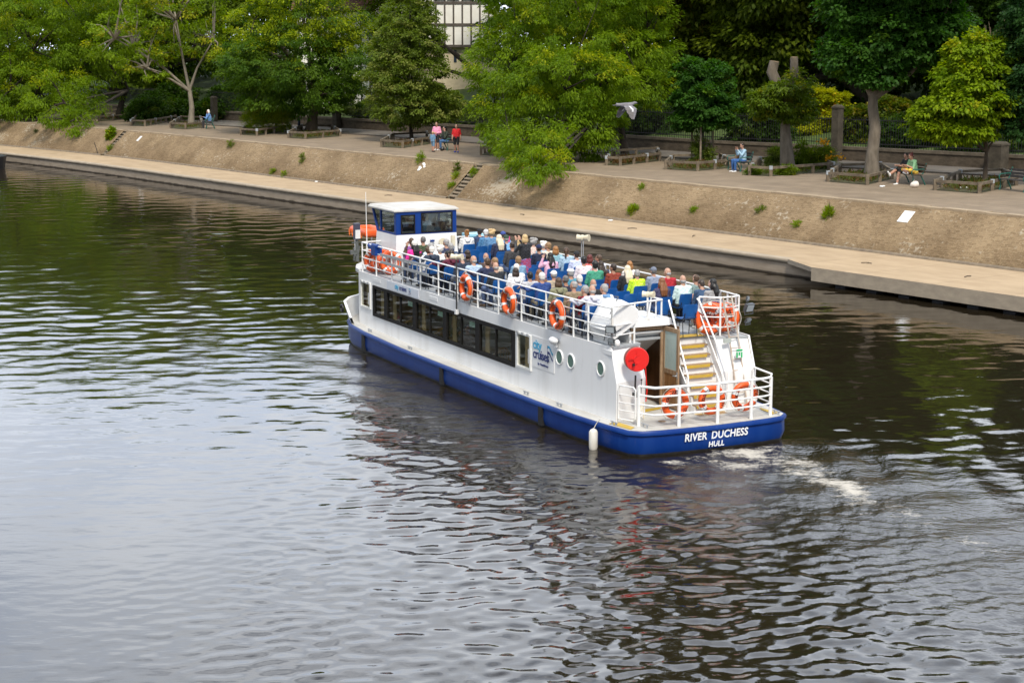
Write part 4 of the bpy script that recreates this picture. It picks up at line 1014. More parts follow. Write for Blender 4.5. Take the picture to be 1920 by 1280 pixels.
# ================================================================== half timbered hall behind the trees
def build_hall():
    Y = 150.0; s = FPX / Y
    o = at_y(760, 112, Y); o[2] = ZB + 3
    t = thing('timbered_hall', 'white half timbered hall on a pale stone ground storey behind the trees', 'building', o, 0)
    white = M('hall_plaster', (.88, .86, .80), .9, (.80, .77, .70), 1.5); tim = M('hall_timber', (.07, .058, .048), .85, (.12, .10, .085), 3)
    stone = M('hall_stone', (.60, .51, .35), .9, (.70, .60, .43), 2.5, (1, 1, 2), .4, 6); tile = M('hall_roof_tile', (.10, .045, .03), .85, (.17, .075, .05), 4, (1, 1, 4), .6, 12)
    gl = M('hall_window_glass', (.03, .045, .07), .15)
    q = lambda x, y: at_y(x, y, Y) - o
    x0, x1 = q(700, 0)[0], q(935, 0)[0]; zs = q(0, 87)[2]; D = 10; ztop = q(0, -95)[2]
    m = MB(); m.box(x0, x1, 0, D, -3, zs); m.build('ground_storey', stone, t)
    m = MB(); m.box(x0 - .0, x1, -.35, D + .35, zs, ztop); m.build('upper_storey', white, t)
    # timbers
    m = MB(); f = -.35
    for y in (87, 47, 6, -40): z = q(0, y)[2]; m.box(x0, x1, f - .06, f + .02, z - .1, z + .12)
    for k in range(15):
        x = x0 + .1 + k * (x1 - x0 - .2) / 14; m.box(x - .07, x + .07, f - .045, f + .02, zs + .12, ztop)
    m.build('timber_frame', tim, t)
    for xp in (853, 760, 905):
        x = q(xp, 0)[0]; z0 = q(0, 117)[2]; m = MB(); m.box(x - .12, x + .12, -.05, .05, z0, z0 + 1.0); m.build('slit_window', gl, t)
    for xp in (825, 850, 878, 905):
        x = q(xp, 0)[0]; z0 = q(0, 4)[2]; m = MB(); m.box(x - .48, x + .48, f - .09, f, z0 + .15, z0 + 1.6); w = m.build('window', gl, t)
        m = MB()
        for dx in (-.5, -.16, .16, .5): m.box(x + dx - .025, x + dx + .025, f - .11, f - .09, z0 + .15, z0 + 1.6)
        m.build('frame', tim, w)
    m = MB(); e = .6
    m.hexa([(x0 - e, -.35 - e, ztop), (x1 + e, -.35 - e, ztop), (x1 + e, D + .35 + e, ztop), (x0 - e, D + .35 + e, ztop)], [(x0 - e, D / 2, ztop + 5), (x1 + e, D / 2, ztop + 5), (x1 + e, D / 2 + .1, ztop + 5), (x0 - e, D / 2 + .1, ztop + 5)]); m.build('roof', tile, t)
    # lower wing at left with a tiled roof
    o2 = at_y(690, 60, Y); o2[2] = ZB + 3; t2 = thing('timbered_wing', 'low half timbered wing with a brown tiled roof behind the golden tree', 'building', o2, 0)
    q2 = lambda x, y: at_y(x, y, Y) - o2
    xa, xb = q2(560, 0)[0], q2(698, 0)[0]; ze = q2(0, 20)[2]; zr = q2(0, -22)[2]
    m = MB(); m.box(xa, xb, -1.5, 6, -3, ze); m.build('wall', white, t2)
    m = MB()
    for k in range(9): x = xa + .15 + k * (xb - xa - .3) / 8; m.box(x - .07, x + .07, -1.56, -1.49, -3, ze)
    for k in range(0, 8, 2):
        x = xa + .15 + (k + .5) * (xb - xa - .3) / 8; m.beam((x - .35, -1.53, ze - 1.5), (x + .3, -1.53, ze - .1), .08, .12, up=(0, 1, 0)); m.beam((x + .9, -1.53, ze - 1.5), (x + .3, -1.53, ze - .1), .08, .12, up=(0, 1, 0))
    m.box(xa, xb, -1.57, -1.5, ze - .16, ze - .02); m.build('timber_frame', tim, t2)
    x = q2(689, 0)[0]; m = MB(); m.box(x - .35, x + .2, -1.6, -1.52, q2(0, 50)[2], q2(0, 34)[2]); m.build('window', gl, t2)
    m = MB(); m.hexa([(xa - .4, -2.1, ze), (xb + .3, -2.1, ze), (xb + .3, 6.5, ze), (xa - .4, 6.5, ze)], [(xa - .4, 2.2, zr + 1.5), (xb + .3, 2.2, zr + 1.5), (xb + .3, 2.3, zr + 1.5), (xa - .4, 2.3, zr + 1.5)]); m.build('roof', tile, t2)
build_hall()
# ================================================================== the river cruiser (authored as u forward, v to starboard, z up; flipped to Blender axes on build)
def BM_(): return MB(flip=True)
WP = M('boat_white_paint', (.80, .80, .79), .38, (.70, .69, .67), 1.3, (1, 1, .25), .02, 3, lo=.42, hi=.85)
WS = M('boat_white_side', (.80, .80, .795), .35, (.60, .585, .55), 1.0, (2.0, 2.0, .16), .05, 1.2, lo=.48, hi=.98)
BP = M('boat_blue_paint', (.001, .030, .19), .42, (.008, .045, .22), 1.1, (2.4, 2.4, .3), .05, 1.2, 0, .28)
BK = M('boat_black_rubber', (.012, .012, .013), .7)
DG = M('boat_deck_grey', (.30, .32, .34), .7, (.38, .40, .41), 1.5, (1, 1, 1), .1, 20)
SD = M('boat_stern_deck', (.50, .49, .46), .75, (.36, .34, .30), 1.6, (.6, 2.0, 1), .1, 18, lo=.4, hi=.8)
YL = M('boat_yellow_paint', (.56, .36, .03), .6, (.46, .31, .05), 4)
WT = M('rail_white_paint', (.82, .82, .80), .35, (.68, .60, .50), 2.5, lo=.6, hi=.9)
WD = M('boat_varnished_wood', (.20, .095, .035), .45, (.30, .155, .06), 3, (4, 4, .5), .1, 20)
WDD = M('boat_dark_panelling', (.07, .030, .010), .4, (.11, .05, .018), 2, (6, 6, .4))
WG = M('boat_weathered_wood', (.25, .15, .08), .7, (.36, .25, .15), 5, (3, 3, .6), .2, 20)
BLK = M('boat_black_metal', (.015, .015, .016), .4)
GRY = M('boat_grey_metal', (.36, .37, .38), .4, (.45, .46, .47), 5, metal=.3)
ORG = M('lifebuoy_orange', (.80, .115, .012), .45, (.72, .09, .01), 3)
BAND = M('lifebuoy_reflective_band', (.72, .73, .72), .3)
CRM = M('speaker_cream', (.72, .66, .50), .5, (.62, .54, .38), 6)
GLS = glass_mat('saloon_glass', (.84, .84, .78), base=.02); GLW = glass_mat('wheelhouse_glass', (.80, .84, .82)); FRO = M('frosted_glass', (.40, .50, .46), .25, (.46, .56, .52), 2)
NAVY = M('lettering_navy', (.015, .03, .16), .4); CYAN = M('lettering_cyan', (.03, .36, .60), .4); LETW = M('lettering_white', (.82, .83, .84), .4)
ROPE = M('rope_pale', (.55, .52, .45), .9)

add_streaks(WS, (.42, .30, .19), .66, .80, 3.0, (3.2, 3.2, .22), .55); add_streaks(WS, (.35, .34, .31), .60, .85, 1.3, (1, 1, .8), .35)
add_streaks(WP, (.46, .36, .26), .66, .82, 3.5, (2.5, 2.5, .35), .45); add_streaks(BP, (.10, .085, .07), .66, .80, 3.2, (2.8, 2.8, .4), .6); add_streaks(BP, (.16, .20, .32), .68, .74, 9, (.5, .5, 2.5), .5)
BOAT = thing('river_cruiser', 'two deck white and blue river cruiser crowded with passengers on its open top deck', 'boat', BO, BROT)
_half = [(-.20, 1.87), (-.16, 1.0), (-.12, .45), (-.04, .04), (.15, -.18), (.9, -.31), (2.15, -.43), (4, -.5), (8, -.52), (12.2, -.53), (15.1, -.50), (16.3, -.42), (17.1, -.2), (17.8, .2), (18.35, .8), (18.7, 1.4), (18.8, 1.87)]
CV = 1.87
PLAN = _half + [(u, 2 * CV - v) for u, v in _half[-2:0:-1]]
def zg(u): return .585 + .16 * max(0, (u - 12) / 6.8) ** 1.6
def offset_plan(d):
    out = []; n = len(PLAN)
    for i in range(n):
        a, b = PLAN[i - 1], PLAN[(i + 1) % n]; t = (b[0] - a[0], b[1] - a[1]); l = math.hypot(*t)
        nx, ny = -t[1] / l, t[0] / l
        u, v = PLAN[i]
        if (u - 9) * nx + (v - CV) * ny * 3 < 0: nx, ny = -nx, -ny
        out.append((u + nx * d, v + ny * d))
    return out
def ring_mesh(levels, name, mat, parent, cap_bottom=False):
    m = BM_(); n = len(PLAN); vs = []
    for d, zf in levels:
        vs += [(u, v, zf(u0)) for (u, v), (u0, _) in zip(offset_plan(d), PLAN)]
    fs = []
    for k in range(len(levels) - 1):
        for i in range(n):
            j = (i + 1) % n; fs.append((k * n + i, k * n + j, (k + 1) * n + j, (k + 1) * n + i))
    if cap_bottom: fs.append(tuple(range(n)))
    m.add(vs, fs); return m.build(name, mat, parent, angle=50)
HULL = ring_mesh([(-.02, lambda u: .065), (.03, lambda u: .20), (.02, lambda u: zg(u) - .12), (.0, lambda u: zg(u) - .11), (.0, lambda u: zg(u))], 'hull', BP, BOAT)
ring_mesh([(-.5, lambda u: -.45), (-.06, lambda u: -.05), (-.02, lambda u: .066)], 'boot_top', M('hull_boot_black', (.02, .019, .018), .5, (.05, .045, .04), 5), BOAT, True)
ring_mesh([(.02, lambda u: zg(u) - .115), (.065, lambda u: zg(u) - .095), (.07, lambda u: zg(u) - .03), (.04, lambda u: zg(u) + .005), (.0, lambda u: zg(u) + .003)], 'rubbing_strake', BP, BOAT)
def deck_part(name, mat, u0, u1, dz, inset):
    pl = offset_plan(-inset); h = len(_half); m = BM_()
    prt = [p for p in pl[:h] if u0 - .6 <= p[0] <= u1]; vs = []; fs = []
    for (u, v) in prt: vs += [(u, v, zg(u) + dz), (u, 2 * CV - v, zg(u) + dz)]
    for i in range(len(prt) - 1): fs.append((2 * i, 2 * i + 1, 2 * i + 3, 2 * i + 2))
    m.add(vs, fs); return m.build(name, mat, BOAT)
deck_part('main_deck', SD, -.5, 19, .006, .0)
# vertical rubber strips on the hull
for x, y in ((683, 640), (831, 705), (1015, 773)):
    u, z = b_long(x, y, -.52)
    m = BM_(); vv = np.interp(u, [p[0] for p in _half], [p[1] for p in _half]); m.box(u - .09, u + .09, vv - .075, vv + .02, .05, zg(u) - .09); m.build('rubbing_strip', BK, BOAT)
    m = BM_(); m.box(u - .09, u + .09, 2 * CV - vv - .02, 2 * CV - vv + .075, .05, zg(u) - .09); m.build('rubbing_strip', BK, BOAT)

# ---------------------------------------------------------------- saloon walls with real openings
ZD = 2.24
WB0, WB1 = 1.05, 1.96
BAND_U = [b_long(x, y, -.12)[0] for x, y in ((966, 618), (896.5, 600), (835.5, 580), (778.5, 560), (724.5, 540), (700, 530))]
HOLES = [(BAND_U[0], BAND_U[-1], WB0, WB1), (15.47, 16.28, 1.2, 1.99), (5.0, 5.80, 1.10, 1.98)]
def wall_v(u): return float(np.interp(u, [0, 1.05, 4.0, 20], [0.0, 0.0, -.12, -.12]))
def side_wall(sign):
    us = sorted(set([1.05, 1.6, 2.2, 3.0, 4.0, 16.45] + [h[i] for h in HOLES for i in (0, 1)])); zs = sorted(set([.585, 1.47, ZD + .012] + [h[i] for h in HOLES for i in (2, 3)]))
    bm = bmesh.new(); V = {}
    def vert(u, z):
        if (u, z) not in V:
            uu = u + (max(0, z - 1.47) / (ZD - 1.47) * .28 if u == 1.05 else 0)
            v = wall_v(u); v = v if sign < 0 else 2 * CV - v
            V[(u, z)] = bm.verts.new((uu, -v, z))
        return V[(u, z)]
    for a, b in zip(us[:-1], us[1:]):
        for c, d in zip(zs[:-1], zs[1:]):
            um, zm = (a + b) / 2, (c + d) / 2
            if any(h[0] < um < h[1] and h[2] < zm < h[3] for h in HOLES): continue
            bm.faces.new((vert(a, c), vert(b, c), vert(b, d), vert(a, d)))
    bmesh.ops.recalc_face_normals(bm, faces=bm.faces[:])
    f0 = bm.faces[:][0]; f0.normal_update()
    if f0.normal.y * (-sign) < 0: bmesh.ops.reverse_faces(bm, faces=bm.faces[:])
    bmesh.ops.solidify(bm, geom=bm.faces[:], thickness=.05)
    me = bpy.data.meshes.new('cabin_side'); bm.to_mesh(me); bm.free(); me.materials.append(WS); me.materials.append(M('saloon_lining', (.17, .105, .058), .6, (.22, .14, .08), 3))
    for p in me.polygons:
        if p.normal.y * sign > .5: p.material_index = 1
    return link('cabin_side', me, BOAT)
SIDE = {-1: side_wall(-1), 1: side_wall(1)}
FRB = M('window_frame_black', (.012, .011, .010), .7, spec=.2); FRW = M('window_frame_white', (.76, .76, .73), .45, (.6, .5, .38), 6, lo=.62, hi=.9)
CURT = M('saloon_curtain', (.52, .41, .25), .9, (.60, .48, .31), 9, (6, 6, .5))
BLIND = M('window_sticker_aqua', (.36, .58, .56), .6)
def window(sign, u0, u1, z0, z1, mat, bar, mid=None, slide=False):
    vw = wall_v((u0 + u1) / 2); w = lambda v: v if sign < 0 else 2 * CV - v
    a, b = sorted((w(vw - .035), w(vw + .05)))
    m = BM_()
    m.box(u0, u1, a, b, z0, z0 + bar * .7); m.box(u0, u1, a, b, z1 - bar * .7, z1)
    m.box(u0, u0 + bar, a, b, z0 + bar * .7, z1 - bar * .7); m.box(u1 - bar, u1, a, b, z0 + bar * .7, z1 - bar * .7)
    if mid: m.box(mid - .016, mid + .016, a + .012, b - .012, z0 + bar * .7, z1 - bar * .7)
    o = m.build('window', mat, BOAT)
    c = (a + b) / 2
    m = BM_(); m.box(u0 + bar * .5, u1 - bar * .5, c - .004, c + .004, z0 + bar * .4, z1 - bar * .4); m.build('pane', GLS, o)
    if slide and sign < 0:
        m = BM_(); m.box(u0 + .05, u0 + .08, a - .03, a, (z0 + z1) / 2 - .25, (z0 + z1) / 2 + .1)
        for k in range(3): m.box(u0 + .1 + k * (u1 - u0 - .25) / 2, u0 + .18 + k * (u1 - u0 - .25) / 2, a - .03, a, z1 - .02, z1 + .02)
        m.build('catch', GRY, o)
    return o
for sg in (-1, 1):
    for i in range(5):
        u0, u1 = BAND_U[i], BAND_U[i + 1]
        o = window(sg, u0, u1, WB0, WB1, FRB, .115 if i else .14, mid=(u0 + u1) / 2 if i < 4 else None)
        if sg < 0 and 0 < i < 5:
            m = BM_(); uu = u0 + .18 if i < 4 else u1 - .32
            m.box(u0 + .22, u0 + .60, -.085, -.08, 1.68, 1.82) if i < 4 else None
            if m.v: m.build('sticker', BLIND, o)
    window(sg, 15.47, 16.28, 1.2, 1.99, FRW, .07, slide=True); window(sg, 5.0, 5.80, 1.10, 1.98, FRW, .07, slide=True)
# curtains, inner floor and ceiling, bulkheads
def curtain(u, v, w=.22):
    m = BM_(); n = 12
    for k in range(n):
        a = u + w * k / n; m.box(a, a + w / n, v + (.02 if k % 2 else 0), v + .03 + (.02 if k % 2 else 0), .95, 2.05)
    m.build('curtain', CURT, BOAT)
for i in range(1, 6):
    curtain(BAND_U[i] - .34 - (.0 if i < 5 else .1), .02); curtain(BAND_U[i] - .34, 2 * CV - .08)
curtain(5.3, .02, .35); curtain(15.9, .02, .3)
m = BM_(); m.box(4.2, 16.4, .0, 2 * CV, .25, .30); m.build('saloon_floor', M('saloon_carpet', (.10, .05, .04), .95), BOAT)
m = BM_(); m.box(4.2, 16.4, .0, 2 * CV, 2.15, 2.18); m.build('saloon_ceiling', M('saloon_ceiling_panel', (.22, .17, .12), .7), BOAT)
m = BM_(); m.box(4.15, 4.2, .0, 2 * CV, .25, 2.19); m.build('bulkhead', WD, BOAT)
m = BM_(); m.box(16.35, 16.4, .0, 2 * CV, .25, 2.19); m.build('bulkhead', WD, BOAT)
# front of the saloon
m = BM_(); fp = [(16.45, -.12), (16.75, .35), (16.95, 1.1), (17.0, 1.87), (16.95, 2.64), (16.75, 3.39), (16.45, 3.86)]
m.add([(u, v, .6) for u, v in fp] + [(u - .0, v, ZD) for u, v in fp], [(i, i + 1, i + 8, i + 7) for i in range(6)]); m.build('cabin_front', WP, BOAT)
# bow bulwark, flared
m = BM_(); pl = [p for p in PLAN if p[0] > 16.2]
def flare(p, z): 
    k = (z - .65) * .28; du, dv = p[0] - 15.8, p[1] - CV; l = math.hypot(du, dv); return (p[0] + du / l * k, p[1] + dv / l * k, z)
bt = lambda u: .75 + .50 * min(1, max(0, (u - 16.1) / .9))
vs = [(p[0], p[1], zg(p[0])) for p in pl] + [flare(p, bt(p[0])) for p in pl]; n = len(pl)
vs += [flare((p[0] - .06 * (1 if p[0] > 17 else .3), p[1] + (.06 if p[1] < CV else -.06)), bt(p[0])) for p in pl] + [(p[0] - .06, p[1] + (.06 if p[1] < CV else -.06), zg(p[0])) for p in pl]
m.add(vs, [(k * n + i, k * n + i + 1, (k + 1) * n + i + 1, (k + 1) * n + i) for k in range(3) for i in range(n - 1)]); m.build('bow_bulwark', WP, BOAT, angle=40)
m = BM_(); u, z = b_long(656, 558, -.45); m.torus((16.9, -.50, 1.08), .10, .03, Matrix.Rotation(R(90), 3, 'X'), 20, 8); m.build('hawse_ring', BLK, BOAT)

# ---------------------------------------------------------------- decks and blocks at the stern
m = BM_()
m.prism([(2.12, .0), (2.12, 2 * CV), (16.46, 2 * CV + .08), (16.46, -.08)], 2.19, ZD)
m.prism([(1.32, .03), (1.62, .95), (2.12, .95), (2.12, .03)], 2.19, ZD - .003)
m.prism([(1.32, 2 * CV - .03), (1.5, 2.84), (2.12, 2.84), (2.12, 2 * CV - .03)], 2.19, ZD - .003)
m.prism([(1.86, 1.99), (1.86, 2.84), (2.12, 2.84), (2.12, 1.99)], 2.19, ZD - .002)
m.build('upper_deck', DG, BOAT)
m = BM_(); fr = [(16.46, -.1), (17.0, .0), (17.7, .3), (18.3, .75), (18.65, 1.3), (18.72, 1.87)]; fr = fr + [(u, 2 * CV - v) for u, v in fr[-2::-1]]
m.prism(fr, 2.17, 2.28); m.build('fore_platform', M('fore_platform_paint', (.62, .62, .60), .6, (.45, .44, .42), 2), BOAT)
def block(vp, vs_):
    m = BM_(); (ua, va), (ub, vb) = vp, vs_
    b0 = [(ua, va, .585), (ub, vb, .585), (2.12, vb, .585), (2.12, va, .585)]; b1 = [(x, y, 1.47) for x, y, _ in b0]
    k = .28; b2 = [(ua + k, va, 2.19), (ub + k, vb, 2.19), (2.12, vb, 2.19), (2.12, va, 2.19)]
    m.hexa(b0, b1); m.hexa(b1, b2); return m.build('aft_bulkhead', WP, BOAT)
block((1.06, .03), (1.38, .95)); block((1.06, 2 * CV - .03), (1.2, 2.86))
# companionway recess in dark panelling, hood over it
m = BM_(); m.box(3.1, 3.15, .96, 1.98, .4, 2.56); m.box(2.13, 3.1, .955, .97, .4, 2.54); m.box(1.62, 3.1, 1.955, 1.985, .55, 2.54); m.build('companionway_lining', WDD, BOAT)
m = BM_(); m.box(2.13, 2.5, .98, 1.95, .3, .45); m.build('companionway_floor', WDD, BOAT)
m = BM_(); m.hexa([(2.1, .975, 2.36), (2.1, 1.95, 2.36), (3.08, 1.95, 1.75), (3.08, .975, 1.75)], [(2.1, .975, 2.40), (2.1, 1.95, 2.40), (3.08, 1.95, 1.8), (3.08, .975, 1.8)]); m.build('companionway_ceiling', WP, BOAT)
m = BM_(); m.box(2.10, 2.14, 1.78, 1.95, .6, 2.52); m.box(2.10, 2.14, .975, 1.03, .6, 2.52); m.box(2.10, 2.14, 1.03, 1.78, 2.42, 2.52); m.build('door_frame', WG, BOAT)
m = BM_(); m.hexa([(1.98, .90, 2.53), (1.98, 2.0, 2.53), (3.35, 2.0, 2.53), (3.35, .90, 2.53)], [(2.0, .91, 2.69), (2.0, 1.99, 2.69), (3.3, 1.99, 2.69), (3.3, .91, 2.69)])
m.box(2.13, 3.3, .94, .955, ZD, 2.53); m.box(2.13, 3.3, 1.985, 2.0, ZD, 2.53); m.box(3.28, 3.3, .955, 1.985, ZD, 2.53); m.build('hood', WP, BOAT)
# door leaf swung open towards the stern
def door():
    d = BM_(); d.box(1.42, 1.50, 1.84, 1.88, .62, 2.5); d.box(2.03, 2.12, 1.84, 1.88, .62, 2.5); d.box(1.50, 2.03, 1.84, 1.88, 2.4, 2.5); d.box(1.50, 2.03, 1.84, 1.88, 1.42, 1.52); d.box(1.50, 2.03, 1.84, 1.88, .62, .74)
    o = d.build('door', WG, BOAT)
    m = BM_(); m.box(1.5, 2.03, 1.855, 1.865, 1.52, 2.4); m.build('frosted_pane', FRO, o)
    m = BM_(); m.box(1.5, 2.03, 1.85, 1.87, .74, 1.42); m.build('lower_panel', WD, o)
    m = BM_(); m.cyl((1.46, 1.84, 1.42), (1.46, 1.78, 1.42), .018, 8); m.cyl((1.46, 1.785, 1.42), (1.55, 1.785, 1.41), .013, 8); m.box(1.44, 1.48, 1.832, 1.84, 1.36, 1.5); m.build('handle', GRY, o)
door()
# stair to the top deck
for k in range(1, 9):
    z = ZD - .21 * k; u = 1.85 - .13 * k
    if z < .56: break
    m = BM_(); m.box(u, 2.12, 2.0, 2.82, z - .21, z); o = m.build('stair_step', WP, BOAT)
    m = BM_(); m.box(u - .05, u + .13, 2.02, 2.80, z + .002, z + .035); m.build('tread', WG, o)
    m = BM_(); m.box(u - .062, u - .048, 2.03, 2.70, z - .035, z + .034); m.build('nosing', YL, o)
m = BM_(); m.box(1.80, 2.1, 2.0, 2.82, ZD + .002, ZD + .008); m.build('yellow_landing', YL, BOAT)
m = BM_(); m.box(.92, 1.2, 2.0, 2.82, .595, .602); m.build('yellow_landing', YL, BOAT)
def plan_patch(pxs, z, name, mat, h=.006):
    q = [b_lev(x, y, z) for x, y in pxs]; m = BM_(); m.prism(q, z, z + h); return m.build(name, mat, BOAT)
plan_patch([(1141.5, 794), (1155, 790.6), (1190, 801), (1182.5, 805)], .597, 'yellow_pad', YL)
plan_patch([(1209, 767), (1245, 762), (1245, 765), (1210, 772)], .597, 'yellow_pad', YL)
plan_patch([(1424, 764), (1428, 768), (1449, 776), (1458, 773)], .600, 'yellow_pad', YL)
m = BM_(); u, v = b_lev(1241, 789, .6); m.cyl((u, v, .595), (u, v, .60), .09, 18); m.build('deck_hatch', WG, BOAT)
m = BM_(); m.box(1.87, 2.12, 2.0, 2.82, 2.03, 2.188); m.build('stair_riser', WP, BOAT)
# sloping stringer wall beside the stair
m = BM_(); m.hexa([(.95, 2.82, .59), (.95, 2.86, .59), (2.1, 2.86, .59), (2.1, 2.82, .59)], [(.98, 2.82, .95), (.98, 2.86, .95), (1.9, 2.86, 2.2), (1.9, 2.82, 2.2)]); m.build('stair_string', WP, BOAT)
# hose reel under a red cover
m = BM_(); rc = (1.0, .46, 2.01)
au = Vector((-1, -.28, 0)).normalized()
m.cyl(Vector(rc) - au * .02, Vector(rc) + au * .13, .275, 32); m.mat(1)
m.cyl(Vector(rc) + au * .13, Vector(rc) + au * .155, .275, 32, .26)
for k in range(5):
    a = 2 * math.pi * k / 5 + .4; t = Vector((0, math.cos(a), math.sin(a))); m.beam(Vector(rc) + au * .157 + t * .09, Vector(rc) + au * .157 + t * .22, .02, .012, up=au)
m.tube([Vector(rc) + au * .158 + Vector((0, .09 * math.cos(2 * math.pi * k / 20), .09 * math.sin(2 * math.pi * k / 20))) for k in range(20)], .008, 6, closed=True)
o = m.build('hose_reel', [M('hose_reel_side', (.30, .03, .02), .6, (.20, .10, .08), 5), M('hose_reel_red', (.72, .018, .014), .4)], BOAT)
m = BM_(); m.cyl(Vector(rc) + au * .15 + Vector((0, -.10, -.10)), Vector(rc) + au * .20 + Vector((0, -.10, -.10)), .03, 10); m.build('handle', BLK, o)
m = BM_(); m.cyl((1.03, .48, 1.62), (1.06, .49, 1.25), .022, 8); m.box(.98, 1.1, .44, .56, 1.12, 1.22); m.cyl((1.0, .62, 1.5), (1.0, .61, 1.2), .01, 6); m.ell((1.0, .62, 1.51), (.022, .022, .022)); m.build('valve_gear', BLK, BOAT)
m = BM_(); m.cyl((1.0, .58, 1.0), (.92, .58, .82), .035, 10); m.tube([(.98, .66, 1.0), (.95, .66, .7), (.95, .66, .62)], .015, 6); m.build('hydrant', CRM, BOAT)
m = BM_(); m.tube([(1.25, .86, 1.95), (1.25, .88, 1.6), (1.22, .9, 1.2), (1.2, .86, .95)], .012, 6); m.build('red_hose', M('hose_reel_red', (.72, .018, .014)), BOAT)

# ---------------------------------------------------------------- rails
def rails(name, path, heights, posts, zf=0.0, r=.021, pr=.024, parent=None):
    """path: list of (u, v, z_base)"""
    m = BM_(); P = [Vector(p) for p in path]
    for i, h in enumerate(heights): m.tube([p + Vector((0, 0, h)) for p in P], r if i == 0 else r * .72, 8)
    for p in posts: m.cyl(p, (p[0], p[1], p[2] + heights[0]), pr, 8)
    return m.build(name, WT, parent or BOAT)
H4 = [.89, .66, .44, .22]
pp = []
for x in (680, 706, 735, 755, 788.5, 822.5, 858, 896, 935, 978, 1024, 1072.5, 1098):
    y = np.interp(x, [673.75, 857.5, 977.5, 1072.5, 1098], [507.5, 565.6, 603.8, 633, 639.5]); u, z = b_long(x, y, -.09); pp.append((u, wall_v(u) + .03, ZD))
PORT_U0 = pp[0][0]
rails('port_rail', [pp[0]] + pp[1:] + [(1.34, .03, ZD)], H4, pp + [(1.34, .03, ZD)])
sp_ = [(u, 2 * CV - v, z) for u, v, z in pp]
rails('starboard_rail', sp_ + [(1.9, 2 * CV - .03, ZD)], H4, sp_ + [(1.9, 2 * CV - .03, ZD)])
rails('bow_rail', [pp[0], (PORT_U0 + .1, .55, ZD)], H4[:3], [])
rails('bow_rail', [sp_[0], (PORT_U0 + .1, 2.75, ZD)], H4[:3], [])
rails('aft_rail', [(1.34, .03, ZD), (1.62, .78, ZD), (2.02, 1.75, ZD - .03)], [.92], [(1.34, .03, ZD), (1.62, .78, ZD)])
rails('aft_rail', [(1.34, .03, ZD), (1.62, .78, ZD)], [.48, .25], [])
m = BM_(); m.tube([(2.02, 1.75, ZD + .89), (2.5, 1.75, ZD + .89), (2.62, 1.75, 2.69)], .021, 8); m.cyl((2.04, 1.75, 2.69), (2.04, 1.75, ZD + .9), .022, 8); m.cyl((2.04, 1.60, 2.69), (2.04, 1.6, ZD + .88), .018, 8); m.build('hood_rail', WT, BOAT)
m = BM_()
m.tube([(2.02, 1.93, ZD + .87), (1.15, 1.93, 1.50), (1.12, 1.93, 1.44), (1.12, 1.93, .6)], .021, 8); m.tube([(1.75, 1.93, 1.9), (1.2, 1.93, 1.28)], .016, 8); m.build('stair_handrail', WT, BOAT)
m = BM_()
m.tube([(1.98, 2.68, ZD + .86), (1.90, 2.70, ZD + .8), (1.0, 2.93, 1.52), (.98, 2.93, 1.46), (.98, 2.93, .6)], .021, 8); m.tube([(1.95, 2.70, ZD + .60), (1.02, 2.88, 1.25)], .017, 8); m.build('stair_handrail', WT, BOAT)
# small rail round the starboard aft corner
ca = [(1.95, 2.72, ZD), (1.72, 2.95, ZD), (1.62, 3.1, ZD), (1.62, 3.45, ZD), (1.70, 3.66, ZD), (1.9, 3.71, ZD)]
rails('aft_corner_rail', ca, [.90, .66, .44, .20], [ca[0], ca[2], ca[4]])
# ladder up the starboard quarter
m = BM_(); l0 = (1.56, 3.12, 3.16); l1 = (1.56, 3.36, 3.16); b0 = (.98, 3.22, .62); b1 = (.98, 3.48, .62); mid0 = (1.24, 3.16, 2.0); mid1 = (1.24, 3.41, 2.0)
m.tube([l0, mid0, b0], .022, 6); m.tube([l1, mid1, b1], .022, 6)
for k in range(10):
    f = (k + .6) / 10
    def pt(a, c, b): 
        a, c, b = Vector(a), Vector(c), Vector(b); return a.lerp(c, f / .46) if f < .46 else c.lerp(b, (f - .46) / .54)
    m.cyl(pt(l0, mid0, b0), pt(l1, mid1, b1), .013, 6)
m.build('boarding_ladder', M('ladder_weathered', (.55, .50, .44), .5, (.40, .30, .22), 4), BOAT)
# green escape sign and its pictogram
v, z = b_tran(1384.5, 662, 1.14); m = BM_(); m.box(1.10, 1.13, v - .085, v + .085, z - .10, z + .10); o = m.build('escape_sign', M('sign_white', (.75, .78, .76), .5), BOAT)
m = BM_(); gs = M('sign_green', (.02, .42, .14), .5); m.box(1.092, 1.099, v - .085, v + .085, z + .06, z + .10); m.box(1.092, 1.099, v - .085, v - .045, z - .1, z + .03); m.box(1.092, 1.099, v + .045, v + .085, z - .1, z + .03); m.box(1.092, 1.099, v - .02, v + .02, z - .04, z + .03); m.build('pictogram', gs, o)
v, z = b_tran(1363, 638, 1.3); m = BM_(); m.box(1.24, 1.29, v - .11, v + .08, z - .05, z + .05); m.build('hatch_plate', M('hatch_plate_grey', (.42, .46, .42), .5), BOAT)
